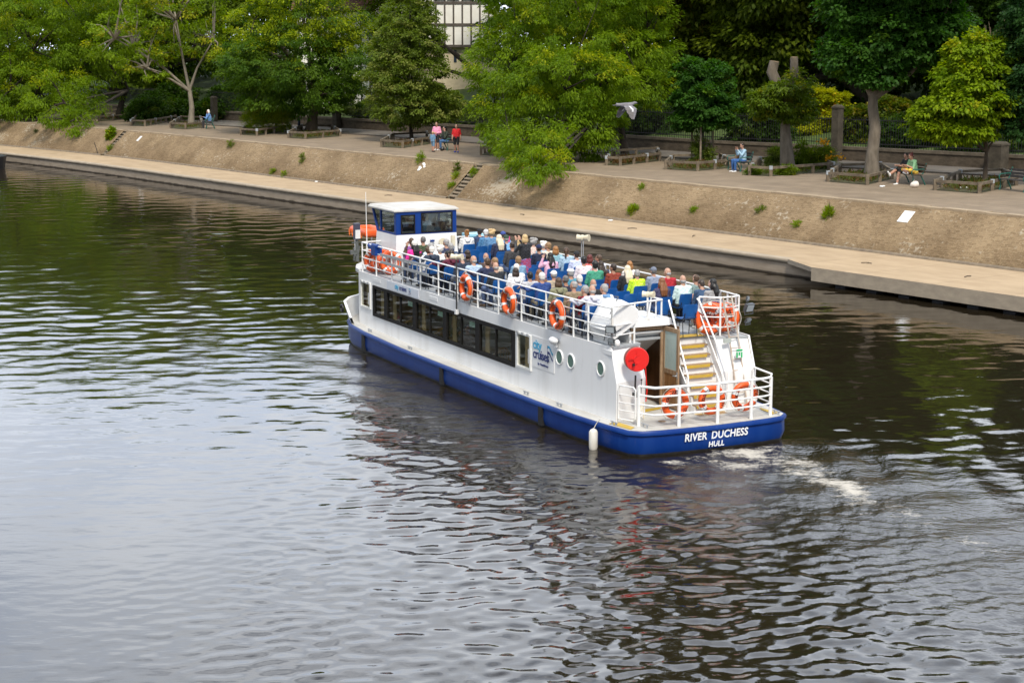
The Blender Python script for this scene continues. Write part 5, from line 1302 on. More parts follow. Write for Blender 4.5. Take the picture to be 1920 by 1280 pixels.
# stern rail
SP = [(.46, .24, .59), (.04, 1.03, .59), (-.06, 1.98, .59), (-.03, 2.90, .59), (.08, 3.50, .59)]
rails('stern_rail', [SP[0], (.12, .44, .59), SP[1], SP[2], SP[3], (.0, 3.3, .59), SP[4]], [.90, .70, .49, .29], SP, r=.030, pr=.040)
rails('stern_rail', [SP[4], (.2, 3.6, .60), (1.02, 3.66, .62)], [.93, .70, .48, .26], [(1.02, 3.66, .6)], r=.024, pr=.036)
m = BM_(); loop = [(1.0, .03, .68), (1.0, .03, 1.36), (.96, .04, 1.44), (.60, .18, 1.44), (.54, .2, 1.38), (.54, .2, .74), (.60, .18, .68)]
m.tube(loop, .02, 8, closed=True)
for z in (.88, 1.06, 1.24): m.cyl((1.0, .03, z), (.54, .2, z), .012, 6)
m.build('stern_gate', WT, BOAT)
# bitts and cleats
for u, v in ((.25, .28), (.75, -.22), (.15, 3.72), (14.9, -.40), (11.8, -.44), (4.7, -.42), (16.6, .1), (3.1, -.36)):
    m = BM_(); z = zg(u)
    for d in (-.08, .08): m.cyl((u + d, v, z), (u + d, v, z + .10), .022, 8)
    m.cyl((u - .15, v, z + .085), (u + .15, v, z + .085), .016, 8); m.build('mooring_bitts', GRY, BOAT)

# ---------------------------------------------------------------- portholes, panels, lettering
PG = M('porthole_green_glass', (.12, .20, .16), .12)
for u, z in ((3.58, 1.67), (3.05, 1.66), (1.72, 1.70)):
    v = wall_v(u); rot = Matrix.Rotation(R(90), 3, 'X'); m = BM_(); m.torus((u, v - .005, z), .165, .022, rot, 28, 8); o = m.build('porthole', WP, BOAT)
    m = BM_(); m.cyl((u, v - .012, z), (u, v + .0, z), .155, 28); m.build('pane', PG, o)
def put_text(txt, size, mat, o, xdir, pos, bold=0, spacing=1.0, parent=None, align='CENTER', name='lettering', shear=0, xs=1):
    me = text_mesh(txt, size, .003, bold, spacing, mat, align, shear)
    ob = link(name, me, parent or BOAT)
    x = Vector((xdir[0], -xdir[1], 0)).normalized(); y = Vector((0, 0, 1)); z = x.cross(y)
    ob.matrix_local = Matrix.Translation(Vector((pos[0], -pos[1], pos[2]))) @ Matrix((x * xs, y, z)).transposed().to_4x4()
    return ob
put_text('RIVER', .235, LETW, None, (0, 1), (-.226, 1.305, .295), .006, 1.05, shear=.12, xs=.93)
put_text('DUCHESS', .235, LETW, None, (0, 1), (-.226, 2.20, .295), .006, 1.05, shear=.12, xs=.93)
put_text('HULL', .165, LETW, None, (0, 1), (-.226, 1.85, .115), .005, 1.05, shear=.12)
m = BM_(); m.hexa([(3.82, wall_v(3.82) - .012, 1.24), (4.95, -.132, 1.24), (4.95, -.10, 1.24), (3.82, wall_v(3.82) + .01, 1.24)], [(3.82, wall_v(3.82) - .012, 2.0), (4.95, -.132, 2.0), (4.95, -.10, 2.0), (3.82, wall_v(3.82) + .01, 2.0)]); SGN = m.build('name_panel', WS, BOAT)
put_text('city', .33, CYAN, None, (-1, 0), (4.90, -.137, 1.70), .004, .95, SGN, 'LEFT')
put_text('cruises', .33, NAVY, None, (-1, 0), (4.90, -.137, 1.47), .004, .92, SGN, 'LEFT')
put_text('by', .085, NAVY, None, (-1, 0), (4.64, -.137, 1.33), .001, 1.0, SGN, 'LEFT')
put_text('Hornblower', .085, NAVY, None, (-1, 0), (4.52, -.137, 1.33), .001, 1.0, SGN, 'LEFT')
def flag(uc, zc, s, v, parent):
    m = BM_()
    for i, (dz, mt) in enumerate(((.12, 0), (.04, 1), (-.04, 2))):
        m.mat(mt); pts = []; 
        for k in range(8):
            f = k / 7; uu = uc - f * .30 * s; w = math.sin(f * 5) * .045 * s - f * .12 * s
            pts.append((uu, zc + dz * s + w))
        vs = [(a, v, b + .03 * s) for a, b in pts] + [(a, v, b - .03 * s) for a, b in pts] + [(a, v - .004, b + .03 * s) for a, b in pts] + [(a, v - .004, b - .03 * s) for a, b in pts]
        m.add(vs, [(16 + k, 16 + k + 1, 24 + k + 1, 24 + k) for k in range(7)])
    m.mat(2); m.box(uc - .005, uc + .012, v - .004, v, zc - .32 * s, zc + .16 * s)
    m.build('flag_emblem', [CYAN, LETW, NAVY], parent)
flag(4.14, 1.72, .9, -.13, SGN)
m = BM_(); m.box(11.9, 14.2, -.132, -.10, 1.985, 2.225); S2 = m.build('name_panel', M('name_panel_pale', (.66, .69, .74), .4), BOAT)
put_text('city', .20, CYAN, None, (-1, 0), (13.6, -.138, 2.07), .002, .95, S2, 'LEFT'); put_text('cruises', .20, NAVY, None, (-1, 0), (13.27, -.138, 2.07), .002, .95, S2, 'LEFT')
flag(12.55, 2.13, .42, -.134, S2)
# faint builder's plates and plates on the side
for u in (15.0, 10.9, 1.5): 
    m = BM_(); v = wall_v(u); m.box(u - .28, u + .28, v - .008, v + .01, 2.07, 2.17); m.build('side_plate', WS, BOAT)

# ---------------------------------------------------------------- wheelhouse
WH = BM_(); WH.hexa([(15.02, .50, ZD), (15.02, 2.56, ZD), (16.75, 2.56, ZD), (16.75, .50, ZD)], [(15.1, .55, 3.41), (15.1, 2.50, 3.41), (16.62, 2.50, 3.41), (16.62, .55, 3.41)])
WHO = WH.build('wheelhouse', WP, BOAT)
za, zb_ = 3.41, 4.09
fu = lambda z: 16.62 + (z - za) / (zb_ - za) * .42
m = BM_()
m.box(15.1, 15.16, .55, .71, za, zb_); m.box(15.1, 15.16, 1.16, 1.35, za, zb_); m.box(15.1, 15.16, 2.37, 2.50, za, zb_)
m.box(15.1, 15.16, .71, 1.16, za, za + .04); m.box(15.1, 15.16, .71, 1.16, zb_ - .10, zb_); m.box(15.1, 15.16, 1.35, 2.37, za, za + .05); m.box(15.1, 15.16, 1.35, 2.37, zb_ - .06, zb_)
for v0, v1 in ((.55, .61), (2.44, 2.50)):
    m.box(15.16, 15.24, v0, v1, za, zb_); m.hexa([(15.24, v0, za), (16.62, v0, za), (16.62, v1, za), (15.24, v1, za)], [(15.24, v0, za + .05), (16.65, v0, za + .05), (16.65, v1, za + .05), (15.24, v1, za + .05)])
    m.box(15.24, 17.0, v0, v1, zb_ - .04, zb_)
    m.hexa([(16.54, v0, za + .05), (16.64, v0, za + .05), (16.64, v1, za + .05), (16.54, v1, za + .05)], [(16.92, v0, zb_ - .04), (17.0, v0, zb_ - .04), (17.0, v1, zb_ - .04), (16.92, v1, zb_ - .04)])
    m.box(16.30, 16.35, v0, v1, za + .05, zb_ - .04)
for v in (1.27, 1.95): m.hexa([(16.6, v, za), (16.66, v, za), (16.66, v + .06, za), (16.6, v + .06, za)], [(16.98, v, zb_), (17.04, v, zb_), (17.04, v + .06, zb_), (16.98, v + .06, zb_)])
m.build('wheelhouse_frame', BP, WHO)
m = BM_(); bw_ = .03
m.box(15.085, 15.1, .72, 1.15, za + .03, za + .06); m.box(15.085, 15.1, .72, 1.15, zb_ - .13, zb_ - .09); m.box(15.085, 15.1, .70, .74, za + .03, zb_ - .09); m.box(15.085, 15.1, 1.12, 1.16, za + .03, zb_ - .09)
m.box(15.085, 15.1, 1.35, 1.385, za + .04, zb_ - .05); m.box(15.085, 15.1, 2.33, 2.37, za + .04, zb_ - .05); m.box(15.085, 15.1, 1.385, 2.33, za + .04, za + .07); m.box(15.085, 15.1, 1.385, 2.33, zb_ - .08, zb_ - .05)
m.build('window_gasket', FRB, WHO)
for (a, b) in ((.71, 1.16), (1.35, 2.37)):
    m = BM_(); m.box(15.125, 15.131, a, b, za + .04, zb_ - .05); m.build('aft_pane', GLW, WHO)
for v in (.575, 2.47):
    m = BM_(); m.hexa([(15.24, v, za + .05), (16.6, v, za + .05), (16.6, v + .006, za + .05), (15.24, v + .006, za + .05)], [(15.24, v, zb_ - .04), (16.95, v, zb_ - .04), (16.95, v + .006, zb_ - .04), (15.24, v + .006, zb_ - .04)]); m.build('side_pane', GLW, WHO)
m = BM_(); m.hexa([(16.62, .61, za + .02), (16.62, 2.44, za + .02), (16.626, 2.44, za + .02), (16.626, .61, za + .02)], [(17.0, .61, zb_), (17.0, 2.44, zb_), (17.006, 2.44, zb_), (17.006, .61, zb_)]); m.build('front_pane', GLW, WHO)
m = BM_(); rc = [(15.06, .47), (15.06, 2.56), (17.12, 2.56), (17.2, 1.52), (17.12, .47)]
m.hexa([(u, v, 4.092) for u, v in rc], [(u, v, 4.13) for u, v in rc]); m.hexa([(u, v, 4.13) for u, v in rc], [(15.0 + (u - 14.98) * .97 + .03, 1.52 + (v - 1.52) * .92, 4.19) for u, v in rc])
m.build('wheelhouse_roof', M('wheelhouse_roof_paint', (.56, .545, .51), .7, (.40, .375, .34), 1.6, (1, 1, 1), .1, 10, lo=.35, hi=.75), WHO)
m = BM_(); m.box(16.0, 16.5, .75, 2.5, za, za + .22); m.box(15.6, 16.0, 2.2, 2.4, za, za + .3); m.build('console', BLK, WHO)
m = BM_(); m.box(15.9, 15.92, 1.95, 2.2, za + .22, za + .5); m.build('chart', M('chart_paper', (.7, .7, .72), .8), WHO)
m = BM_(); m.cyl((16.9, .34, 3.0), (16.95, .34, 4.55), .016, 6, .008); m.build('antenna', WT, BOAT)
# fittings on the after face of the trunk
m = BM_(); m.cyl((15.02, 1.97, 3.16), (14.90, 1.97, 3.16), .09, 16, .12); m.build('horn_speaker', CRM, BOAT)
m = BM_(); m.cyl((15.04, 2.13, 3.15), (15.0, 2.13, 3.15), .09, 18); m.build('round_vent', WT, BOAT)
m = BM_(); m.box(14.97, 15.07, 2.30, 2.40, 3.02, 3.33); m.build('notice_box', CRM, BOAT)
m = BM_(); m.box(15.0, 15.06, 1.62, 1.74, 3.18, 3.23); m.build('blue_plate', BP, BOAT)

# ---------------------------------------------------------------- masts, speakers, floodlights
def speaker(u, v, z, s=1.0):
    m = BM_(); m.cyl((u, v, z), (u - .16 * s, v + .12 * s, z + .01), .06 * s, 14, .10 * s); m.cyl((u, v, z), (u + .1 * s, v - .12 * s, z + .01), .06 * s, 14, .09 * s); m.ell((u, v, z), (.08 * s, .08 * s, .09 * s)); return m.build('loudspeaker', CRM, BOAT)
u, _ = b_long(856, 560, -.2)
m = BM_(); m.cyl((u, -.20, 2.0), (u, -.20, 3.42), .022, 8); m.build('speaker_pole', M('pole_dark', (.05, .05, .05), .5), BOAT); speaker(u, -.20, 3.45, .9)
m = BM_(); m.box(u - .05, u + .05, -.24, -.15, 1.93, 2.06); m.build('pole_bracket', WT, BOAT)
u, z = b_long(1092, 446, 3.8)
for d in (-.05, .05): 
    m = BM_(); m.cyl((u + d, 3.8, ZD), (u + d, 3.8, z - .05), .014, 6); m.build('speaker_pole', GRY, BOAT)
speaker(u, 3.8, z, 1.0)
m = BM_(); m.cyl((2.05, 1.38, 2.69), (2.05, 1.38, 3.22), .024, 8); m.cyl((2.05, 1.38, 2.69), (2.05, 1.38, 2.72), .06, 12); m.build('speaker_pole', WT, BOAT); speaker(2.05, 1.38, 3.27, .8)
def flood(c, d, s=.22):
    c = Vector(c); d = Vector(d).normalized(); up = Vector((0, 0, 1)); sd = d.cross(up).normalized(); u2 = sd.cross(d); Mx = Matrix((sd, u2, d)).transposed()
    m = BM_(); m.obox(c, (s, s * .75, s * .35), Mx); m.tube([c + sd * s * .55, c + sd * s * .55 - up * s * .6, c - sd * s * .55 - up * s * .6, c - sd * s * .55], .012, 6)
    o = m.build('floodlight', M('floodlight_case', (.06, .065, .07), .5), BOAT); m = BM_(); m.obox(c + d * s * .19, (s * .82, s * .58, .01), Mx); m.build('lens', M('floodlight_lens', (.42, .46, .48), .15), o)
flood((1.30, -.02, 2.66), (-.6, -.7, -.2)); flood((1.30, .0, 2.40), (-.5, -.8, -.5), .14)
flood((1.6, 3.88, 2.86), (-.8, .2, -.3), .26); flood((1.6, 3.84, 3.08), (-.8, .5, -.2), .12); flood((1.6, 3.86, 2.55), (-.7, .2, -.6), .16)
m = BM_(); m.cyl((1.34, .04, ZD), (1.34, .04, 2.9), .03, 8); m.build('lamp_post', M('post_rusty_white', (.72, .68, .62), .6, (.4, .2, .1), 4, lo=.55, hi=.8), BOAT)
m = BM_(); m.ell((1.42, .22, 2.31), (.07, .07, .09)); m.build('deck_lamp', WP, BOAT)
u, z = b_long(1039, 638, -.2); m = BM_(); m.ell((u, -.22, z), (.16, .10, .09), 16, 10); m.cyl((u, -.16, z - .08), (u, -.16, z - .16), .05, 10); m.build('side_lamp', WP, BOAT)
# signal mast on the fore platform
m = BM_(); m.tube([(18.45, .62, 2.28), (18.45, .62, 2.95)], [.07, .045], 10); m.tube([(18.45, .52, 2.3), (18.42, .5, 2.7)], .03, 8); m.box(18.38, 18.5, .40, .62, 2.50, 2.62); m.tube([(18.45, .62, 2.3), (18.55, .75, 2.75)], .025, 6); m.beam((18.45, .45, 2.86), (18.45, .85, 2.86), .03, .03); m.build('signal_mast', M('mast_dark_grey', (.07, .075, .07), .5, (.14, .15, .14), 5), BOAT)
m = BM_(); m.box(18.37, 18.53, .53, .71, 2.96, 3.46); o = m.build('navigation_light', M('lamp_box_dark', (.06, .06, .09), .4), BOAT)
m = BM_(); m.box(18.355, 18.37, .54, .70, 2.99, 3.26); m.build('lens', M('lamp_box_white', (.72, .72, .70), .4), o)
# blue winch on the port rail
u, z = b_long(704, 467, -.1); m = BM_(); m.box(u - .16, u + .16, -.18, .04, z - .18, z + .10); m.cyl((u - .2, -.1, z + .1), (u + .2, -.1, z + .1), .06, 12); m.cyl((u + .15, -.06, z), (u + .55, -.06, z + .05), .08, 12); m.build('rail_winch', BP, BOAT)
# tables and wicker chairs in the saloon
TW = M('saloon_table_wood', (.22, .13, .05), .35, (.30, .18, .07), 3, (4, 1, 1)); WK = M('wicker', (.33, .20, .08), .7, (.42, .27, .12), 8)
k = 0
for u in (6.8, 8.6, 10.6, 12.6, 14.3):
    for v in (.55, 3.2):
        k += 1
        lb = 'round wooden table behind the ' + ['last', 'fourth', 'third', 'second', 'first'][(k - 1) // 2] + ' big saloon window on the ' + ('near' if v < 1 else 'far') + ' side'
        t = thing('saloon_table', lb, 'table', bw(u, v, .30), BROT, 'tables in the saloon')
        m = MB(); m.prism([(.42 * math.cos(a) , .36 * math.sin(a)) for a in np.linspace(0, 2 * math.pi, 20)[:-1]], .70, .735); m.build('table_top', TW, t)
        m = MB(); m.cyl((0, 0, 0), (0, 0, .70), .04, 10); m.cyl((0, 0, 0), (0, 0, .03), .22, 16); m.build('leg', BLK, t)
def wicker(u, v, rz, label):
    t = thing('wicker_chair', label, 'chair', bw(u, v, .30), BROT + rz, 'wicker chairs in the saloon')
    m = MB(); m.cyl((0, 0, .40), (0, 0, .45), .23, 18); m.build('seat', WK, t)
    m = MB()
    for i in range(4):
        zz = .55 + .12 * i; m.tube([(-.24 * math.cos(a), .25 * math.sin(a), zz) for a in np.linspace(-1.25 + .15 * i, 1.25 - .15 * i, 10)], .016, 6)
    for a in np.linspace(-1.1, 1.1, 7): m.cyl((-.22 * math.cos(a), .23 * math.sin(a), .45), (-.25 * math.cos(a), .25 * math.sin(a), .92 - .12 * abs(a)), .010, 5)
    m.tube([(-.25 * math.cos(a), .26 * math.sin(a), .94 - .2 * abs(a)) for a in np.linspace(-1.4, 1.4, 14)], .02, 6); m.build('backrest', WK, t)
    for sx in (-.16, .16):
        for sy in (-.16, .16): m = MB(); m.cyl((sx * 1.1, sy * 1.1, 0), (sx, sy, .41), .018, 6); m.build('leg', WK, t)
wicker(6.15, .45, 0, 'empty wicker chair behind the last big saloon window'); wicker(7.95, .45, 0, 'wicker chair under the mother behind the fourth saloon window'); wicker(11.6, .40, 0, 'wicker chair behind the third saloon window'); wicker(13.7, .4, 0, 'wicker chair behind the second saloon window')
# ================================================================== people: one continuous remeshed body per pose, faces sorted into skin / clothing zones
SKIN, TOP, SLEEVE, TROU, CALF, SHOE, EYE, LIP = range(8)
def rotz(a): return Matrix.Rotation(a, 3, 'Z')
POSES = {}
def V3(*a): return Vector(a)
def body(key, J, head_yaw=0, head_pitch=0, hip_w=.10, skirt=False, female=False, grip=.5):
    """J: joints hip, chest, neck, head(+ arms l/r: sh, el, wr ; legs: hp, kn, an, toe)"""
    segs = []      # (a, b, ra, rb, zone)
    def S(a, b, ra, rb, z): segs.append((Vector(a), Vector(b), ra, rb, z))
    hip, ch, nk, hd = [Vector(J[k]) for k in ('hip', 'chest', 'neck', 'head')]
    HR = rotz(head_yaw) @ Matrix.Rotation(head_pitch, 3, 'Y')
    ux = Vector((0, 1, 0)); tr = J.get('twist', 0); ux = rotz(tr) @ ux
    # torso: side by side capsules make a flattened chest
    for sgn in (-1, 1):
        S(hip + ux * .085 * sgn, ch + ux * .085 * sgn, .115, .108, TOP); S(ch + ux * .09 * sgn, nk + ux * .12 * sgn - Vector((0, 0, .075)), .105, .078, TOP)
        S(hip + ux * .07 * sgn, hip + ux * .08 * sgn + Vector((0, 0, -.02)), .125, .13, TROU)
    S(hip, ch, .12, .11, TOP); S(ch, nk - Vector((0, 0, .06)), .108, .075, TOP)
    S(nk - Vector((0, 0, .06)), nk + (hd - nk) * .55, .062, .052, SKIN)
    for s_, sgn in (('l', 1), ('r', -1)):
        sh, el, wr = [Vector(J[k + s_]) for k in ('sh', 'el', 'wr')]
        S(nk + ux * .05 * sgn - Vector((0, 0, .05)), sh, .062, .068, TOP); S(sh, el, .062, .046, TOP); S(el, wr, .043, .030, SLEEVE)
        # hand: palm, five fingers, thumb
        hdir = Vector(J.get('hd' + s_, wr - el)).normalized(); pn = Vector(J.get('pn' + s_, (0, 0, -1))); pn = (pn - hdir * pn.dot(hdir)).normalized(); ac = hdir.cross(pn).normalized() * (1 if s_ == 'l' else -1)
        S(wr, wr + hdir * .05, .028, .030, SKIN)
        for q, (off, ln) in enumerate(((-.030, .060), (-.010, .072), (.010, .068), (.029, .052))):
            k0 = wr + hdir * .04 + ac * off * .7; k1 = wr + hdir * .09 + ac * off; k2 = k1 + (hdir * (1 - .3 * grip) + pn * .5 * grip).normalized() * ln * .55; k3 = k2 + (hdir * (1 - .9 * grip) + pn * 1.1 * grip).normalized() * ln * .5
            S(k0, k1, .016, .0125, SKIN); S(k1, k2, .0115, .0105, SKIN); S(k2, k3, .0105, .0095, SKIN)
        t0 = wr + hdir * .03 - ac * .026; t1 = t0 + (hdir * .6 - ac * .8).normalized() * .038; t2 = t1 + (hdir + pn * .3 - ac * .2).normalized() * .034
        S(t0, t1, .016, .0125, SKIN); S(t1, t2, .0125, .0105, SKIN)
        hp, kn, an, toe = [Vector(J[k + s_]) for k in ('hp', 'kn', 'an', 'to')]
        S(hp, kn, .098, .066, TROU); S(kn, kn.lerp(an, .35), .060, .058, CALF); S(kn.lerp(an, .35), an, .058, .041, CALF)
        fd = (toe - an); fd.z = 0
        S(an, an + Vector((0, 0, -.04)), .042, .042, SHOE); S(an + Vector((0, 0, -.05)) - fd * .12, toe, .042, .034, SHOE)
    mb = MB(); 
    for a, b, ra, rb, z in segs:
        mb.tube([a, b], [ra, rb], 12); mb.ell(a, (ra,) * 3, 12, 8); mb.ell(b, (rb,) * 3, 12, 8)
    # head with brow, nose, lips, chin and ears
    def E(c, r, zr=HR): mb.ell(hd + HR @ Vector(c), r, 14, 10, zr)
    E((-.004, 0, .012), (.096, .077, .112)); E((.012, 0, -.045), (.078, .062, .075)); E((.050, 0, -.085), (.034, .036, .028)); E((.070, 0, .028), (.024, .052, .014))
    E((.092, 0, -.018), (.020, .013, .026)); E((.098, 0, -.030), (.014, .017, .012)); E((.081, 0, -.058), (.013, .026, .008)); E((-.008, .079, -.012), (.018, .010, .032)); E((-.008, -.079, -.012), (.018, .010, .032))
    E((.062, .036, -.028), (.026, .026, .022)); E((.062, -.036, -.028), (.026, .026, .022))
    if skirt:
        mb.tube([hip + Vector((0, 0, .05)), hip + Vector((.01, 0, -.55))], [.16, .27], 18)
    me = remesh(mb, .0105, 2)
    n = len(me.polygons); cen = np.zeros(n * 3); me.polygons.foreach_get('center', cen); cen = cen.reshape(-1, 3)
    best = np.full(n, 1e9); zone = np.zeros(n, int)
    for a, b, ra, rb, z in segs:
        A = np.array(a); B = np.array(b); d = B - A; L2 = d @ d + 1e-12; f = np.clip((cen - A) @ d / L2, 0, 1); dist = np.linalg.norm(cen - A - f[:, None] * d, axis=1) - (ra + (rb - ra) * f)
        k = dist < best; best[k] = dist[k]; zone[k] = z
    hc = np.array(hd); dh = np.linalg.norm((cen - hc) / np.array([.125, .105, .155]), axis=1); zone[dh < 1] = SKIN
    if skirt:
        dz = (cen[:, 2] < hip.z + .04) & (cen[:, 2] > hip.z - .56) & (np.linalg.norm(cen[:, :2] - np.array(hip)[:2], axis=1) < .30) & (best > .012); zone[dz] = TROU
    HRn = np.array(HR)
    loc = (cen - hc) @ HRn
    for sy in (-1, 1): zone[np.linalg.norm(loc - np.array([.087, .031 * sy, .002]), axis=1) < .0135] = EYE
    zone[np.linalg.norm((loc - np.array([.092, 0, -.058])) / np.array([.02, .026, .0085]), axis=1) < 1] = LIP
    # clothing stands a few millimetres proud of the skin
    for i in range(8): me.materials.append(None)
    me.polygons.foreach_set('material_index', zone.astype(np.int32))
    co = np.zeros(len(me.vertices) * 3); me.vertices.foreach_get('co', co); co = co.reshape(-1, 3); no = np.zeros_like(co).ravel(); me.vertices.foreach_get('normal', no); no = no.reshape(-1, 3)
    w = np.zeros(len(co)); lv = np.zeros(len(me.loops), np.int32); me.loops.foreach_get('vertex_index', lv)
    lt = np.zeros(n, np.int32); me.polygons.foreach_get('loop_total', lt); zl = np.repeat(zone, lt); cl = np.isin(zl, (TOP, SLEEVE, TROU, CALF)); w[lv[cl]] = 1
    wr_ = .5 + .5 * np.sin(co[:, 0] * 37 + co[:, 2] * 61 + np.sin(co[:, 1] * 43) * 2)
    co += no * (w * (.004 + .006 * wr_))[:, None]; me.vertices.foreach_set('co', co.ravel()); me.update()
    POSES[key] = (me, hd, HR); return me

def seat_J(lean=0.0, arml='lap', armr='lap', legs='sit', sway=0):
    J = {}; hz = .54
    hip = V3(-.02, 0, hz); c = math.cos(lean); s = math.sin(lean)
    up = lambda x, y, z: hip + V3(x * c + z * s, y + sway * z, z * c - x * s)
    J['hip'] = hip; J['chest'] = up(-.03, 0, .30); J['neck'] = up(-.03, 0, .50); J['head'] = up(.0, 0, .66)
    for k, sg in (('l', 1), ('r', -1)):
        J['sh' + k] = up(-.03, .185 * sg, .44); a = arml if k == 'l' else armr
        if a == 'lap': J['el' + k] = up(.02, .25 * sg, .18); J['wr' + k] = V3(.23, .12 * sg, .66)
        elif a == 'rail': J['el' + k] = up(.05, .36 * sg, .32); J['wr' + k] = V3(.22, .50 * sg, .93); J['hd' + k] = V3(.6, .3 * sg, -.2)
        elif a == 'phone': J['el' + k] = up(.16, .22 * sg, .26); J['wr' + k] = up(.28, .08 * sg, .50); J['hd' + k] = V3(.1, -.1 * sg, 1); J['pn' + k] = V3(1, 0, 0)
        elif a == 'chin': J['el' + k] = up(.20, .20 * sg, .20); J['wr' + k] = up(.10, .10 * sg, .52); J['hd' + k] = V3(-.2, -.1 * sg, 1); J['pn' + k] = V3(-1, 0, 0)
        elif a == 'raised': J['el' + k] = up(.10, .30 * sg, .36); J['wr' + k] = up(.02, .22 * sg, .62); J['hd' + k] = V3(-.1, -.3 * sg, 1); J['pn' + k] = V3(-1, 0, 0)
        elif a == 'fwd': J['el' + k] = up(.16, .23 * sg, .20); J['wr' + k] = V3(.42, .12 * sg, .80)
        J['hp' + k] = V3(.03, .09 * sg, hz - .02); J['kn' + k] = V3(.45, .12 * sg, .53); J['an' + k] = V3(.42, .12 * sg, .09); J['to' + k] = V3(.58, .14 * sg, .035)
    if legs == 'cross': J['knr'] = V3(.44, -.02, .60); J['anr'] = V3(.66, .30, .50); J['tor'] = V3(.80, .34, .52)
    if legs == 'stretch':
        J['knl'] = V3(.46, .13, .56); J['anl'] = V3(.58, .16, .09); J['tol'] = V3(.75, .18, .04); J['knr'] = V3(.45, -.10, .62); J['anr'] = V3(.86, .02, .46); J['tor'] = V3(.97, .04, .56)
    if legs == 'tuck':
        for k, sg in (('l', 1), ('r', -1)): J['kn' + k] = V3(.36, .24 * sg, .62); J['an' + k] = V3(.30, -.06 * sg, .50); J['to' + k] = V3(.40, -.16 * sg, .50)
    if legs == 'child':
        pass
    return J
def stand_J(arms='down', step=.05, look=0):
    J = {}; hip = V3(0, 0, .93)
    J['hip'] = hip; J['chest'] = V3(-.01, 0, 1.22); J['neck'] = V3(-.02, 0, 1.43); J['head'] = V3(.02, 0, 1.59)
    for k, sg in (('l', 1), ('r', -1)):
        J['sh' + k] = V3(-.02, .185 * sg, 1.37)
        if arms == 'down': J['el' + k] = V3(-.03, .25 * sg, 1.08); J['wr' + k] = V3(.06, .25 * sg, .83); J['pn' + k] = V3(0, -sg, 0)
        elif arms == 'front': J['el' + k] = V3(.0, .27 * sg, 1.09); J['wr' + k] = V3(.20, .08 * sg, 1.06); J['pn' + k] = V3(-1, 0, 0)
        elif arms == 'photo': J['el' + k] = V3(.18, .22 * sg, 1.20); J['wr' + k] = V3(.34, .08 * sg, 1.50); J['hd' + k] = V3(.2, -.1 * sg, 1); J['pn' + k] = V3(1, 0, 0)
        J['hp' + k] = V3(0, .09 * sg, .92); J['kn' + k] = V3(.03 + step * sg, .10 * sg, .50); J['an' + k] = V3(-.02 + step * sg * 1.4, .10 * sg, .09); J['to' + k] = V3(.15 + step * sg * 1.4, .12 * sg, .035)
    return J
body('sit', seat_J()); body('sit_left', seat_J(.04), .6); body('sit_right', seat_J(.02), -.6); body('sit_rail', seat_J(.05, 'rail', 'lap'), .25)
body('sit_lean', seat_J(.42, 'fwd', 'fwd'), .5, .25); body('sit_phone', seat_J(.08, 'phone', 'phone'), 0, .15); body('sit_raise', seat_J(.05, 'raised', 'lap'), .2)
body('sit_chin', seat_J(.16, 'chin', 'fwd'), .1, .1); body('sit_stretch', seat_J(.10, 'fwd', 'fwd', 'stretch'), .35, .35); body('sit_tuck', seat_J(.28, 'fwd', 'fwd', 'tuck'), -.1, .4)
body('stand', stand_J()); body('stand_front', stand_J('front'), .2); body('stand_skirt', stand_J('photo', .02), 0, -.05, skirt=True)

# ---------------------------------------------------------------- hair and hats, in head coordinates
HAIR = {}
def hair(key, ells, tubes=(), vox=.011, noise=.006, seed=0):
    mb = MB()
    for c, r in ells: mb.ell(c, r, 14, 10)
    for pts, r in tubes: 
        mb.tube(pts, r, 10); 
        for p, q in zip(pts, r): mb.ell(p, (q,) * 3, 10, 8)
    me = remesh(mb, vox, 1)
    co = np.zeros(len(me.vertices) * 3); me.vertices.foreach_get('co', co); co = co.reshape(-1, 3); no = np.zeros(len(co) * 3); me.vertices.foreach_get('normal', no); no = no.reshape(-1, 3)
    d = np.sin(co[:, 1] * 210 + np.sin(co[:, 2] * 40) * 2 + seed) * .6 + np.sin(co[:, 0] * 150 + co[:, 1] * 90) * .4
    co += no * (d * noise * .5)[:, None]; me.vertices.foreach_set('co', co.ravel()); me.materials.append(None); me.update(); HAIR[key] = me
base = [((-.022, 0, .036), (.098, .088, .100)), ((-.045, 0, -.01), (.070, .080, .085))]
hair('short', base); hair('thin', [((-.040, 0, .000), (.074, .084, .060)), ((-.030, 0, .045), (.086, .080, .078))], noise=.003)
hair('fringe', [((-.036, 0, -.034), (.074, .0815, .060))], noise=.002)
hair('crop', [((-.018, 0, .030), (.096, .083, .098)), ((-.040, 0, -.01), (.070, .080, .070))], noise=.003)
hair('curly', base + [((-.06 + .05 * math.cos(a), .075 * math.sin(a * 1.7), .06 + .05 * math.sin(a)), (.045, .045, .045)) for a in np.linspace(0, 6.2, 12)] + [((-.09, .04 * s, .0), (.045, .05, .05)) for s in (-1, 0, 1)], noise=.012)
hair('bob', base + [((-.03, .075, -.06), (.062, .034, .085)), ((-.03, -.075, -.06), (.062, .034, .085)), ((-.075, 0, -.06), (.050, .085, .085))])
hair('long', base + [((-.03, .078, -.06), (.055, .032, .09)), ((-.03, -.078, -.06), (.055, .032, .09)), ((-.085, 0, -.06), (.048, .088, .10))], [([(-.09, y, -.06), (-.135, y * 1.15, -.2), (-.15, y * 1.1, -.33)], [.05, .052, .028]) for y in (-.055, 0, .055)], noise=.010)
hair('tail', base, [([(-.10, 0, .05), (-.16, 0, .02), (-.17, 0, -.10), (-.16, 0, -.2)], [.035, .04, .036, .015])])
hair('bun', base + [((-.09, 0, .10), (.055, .055, .05))])
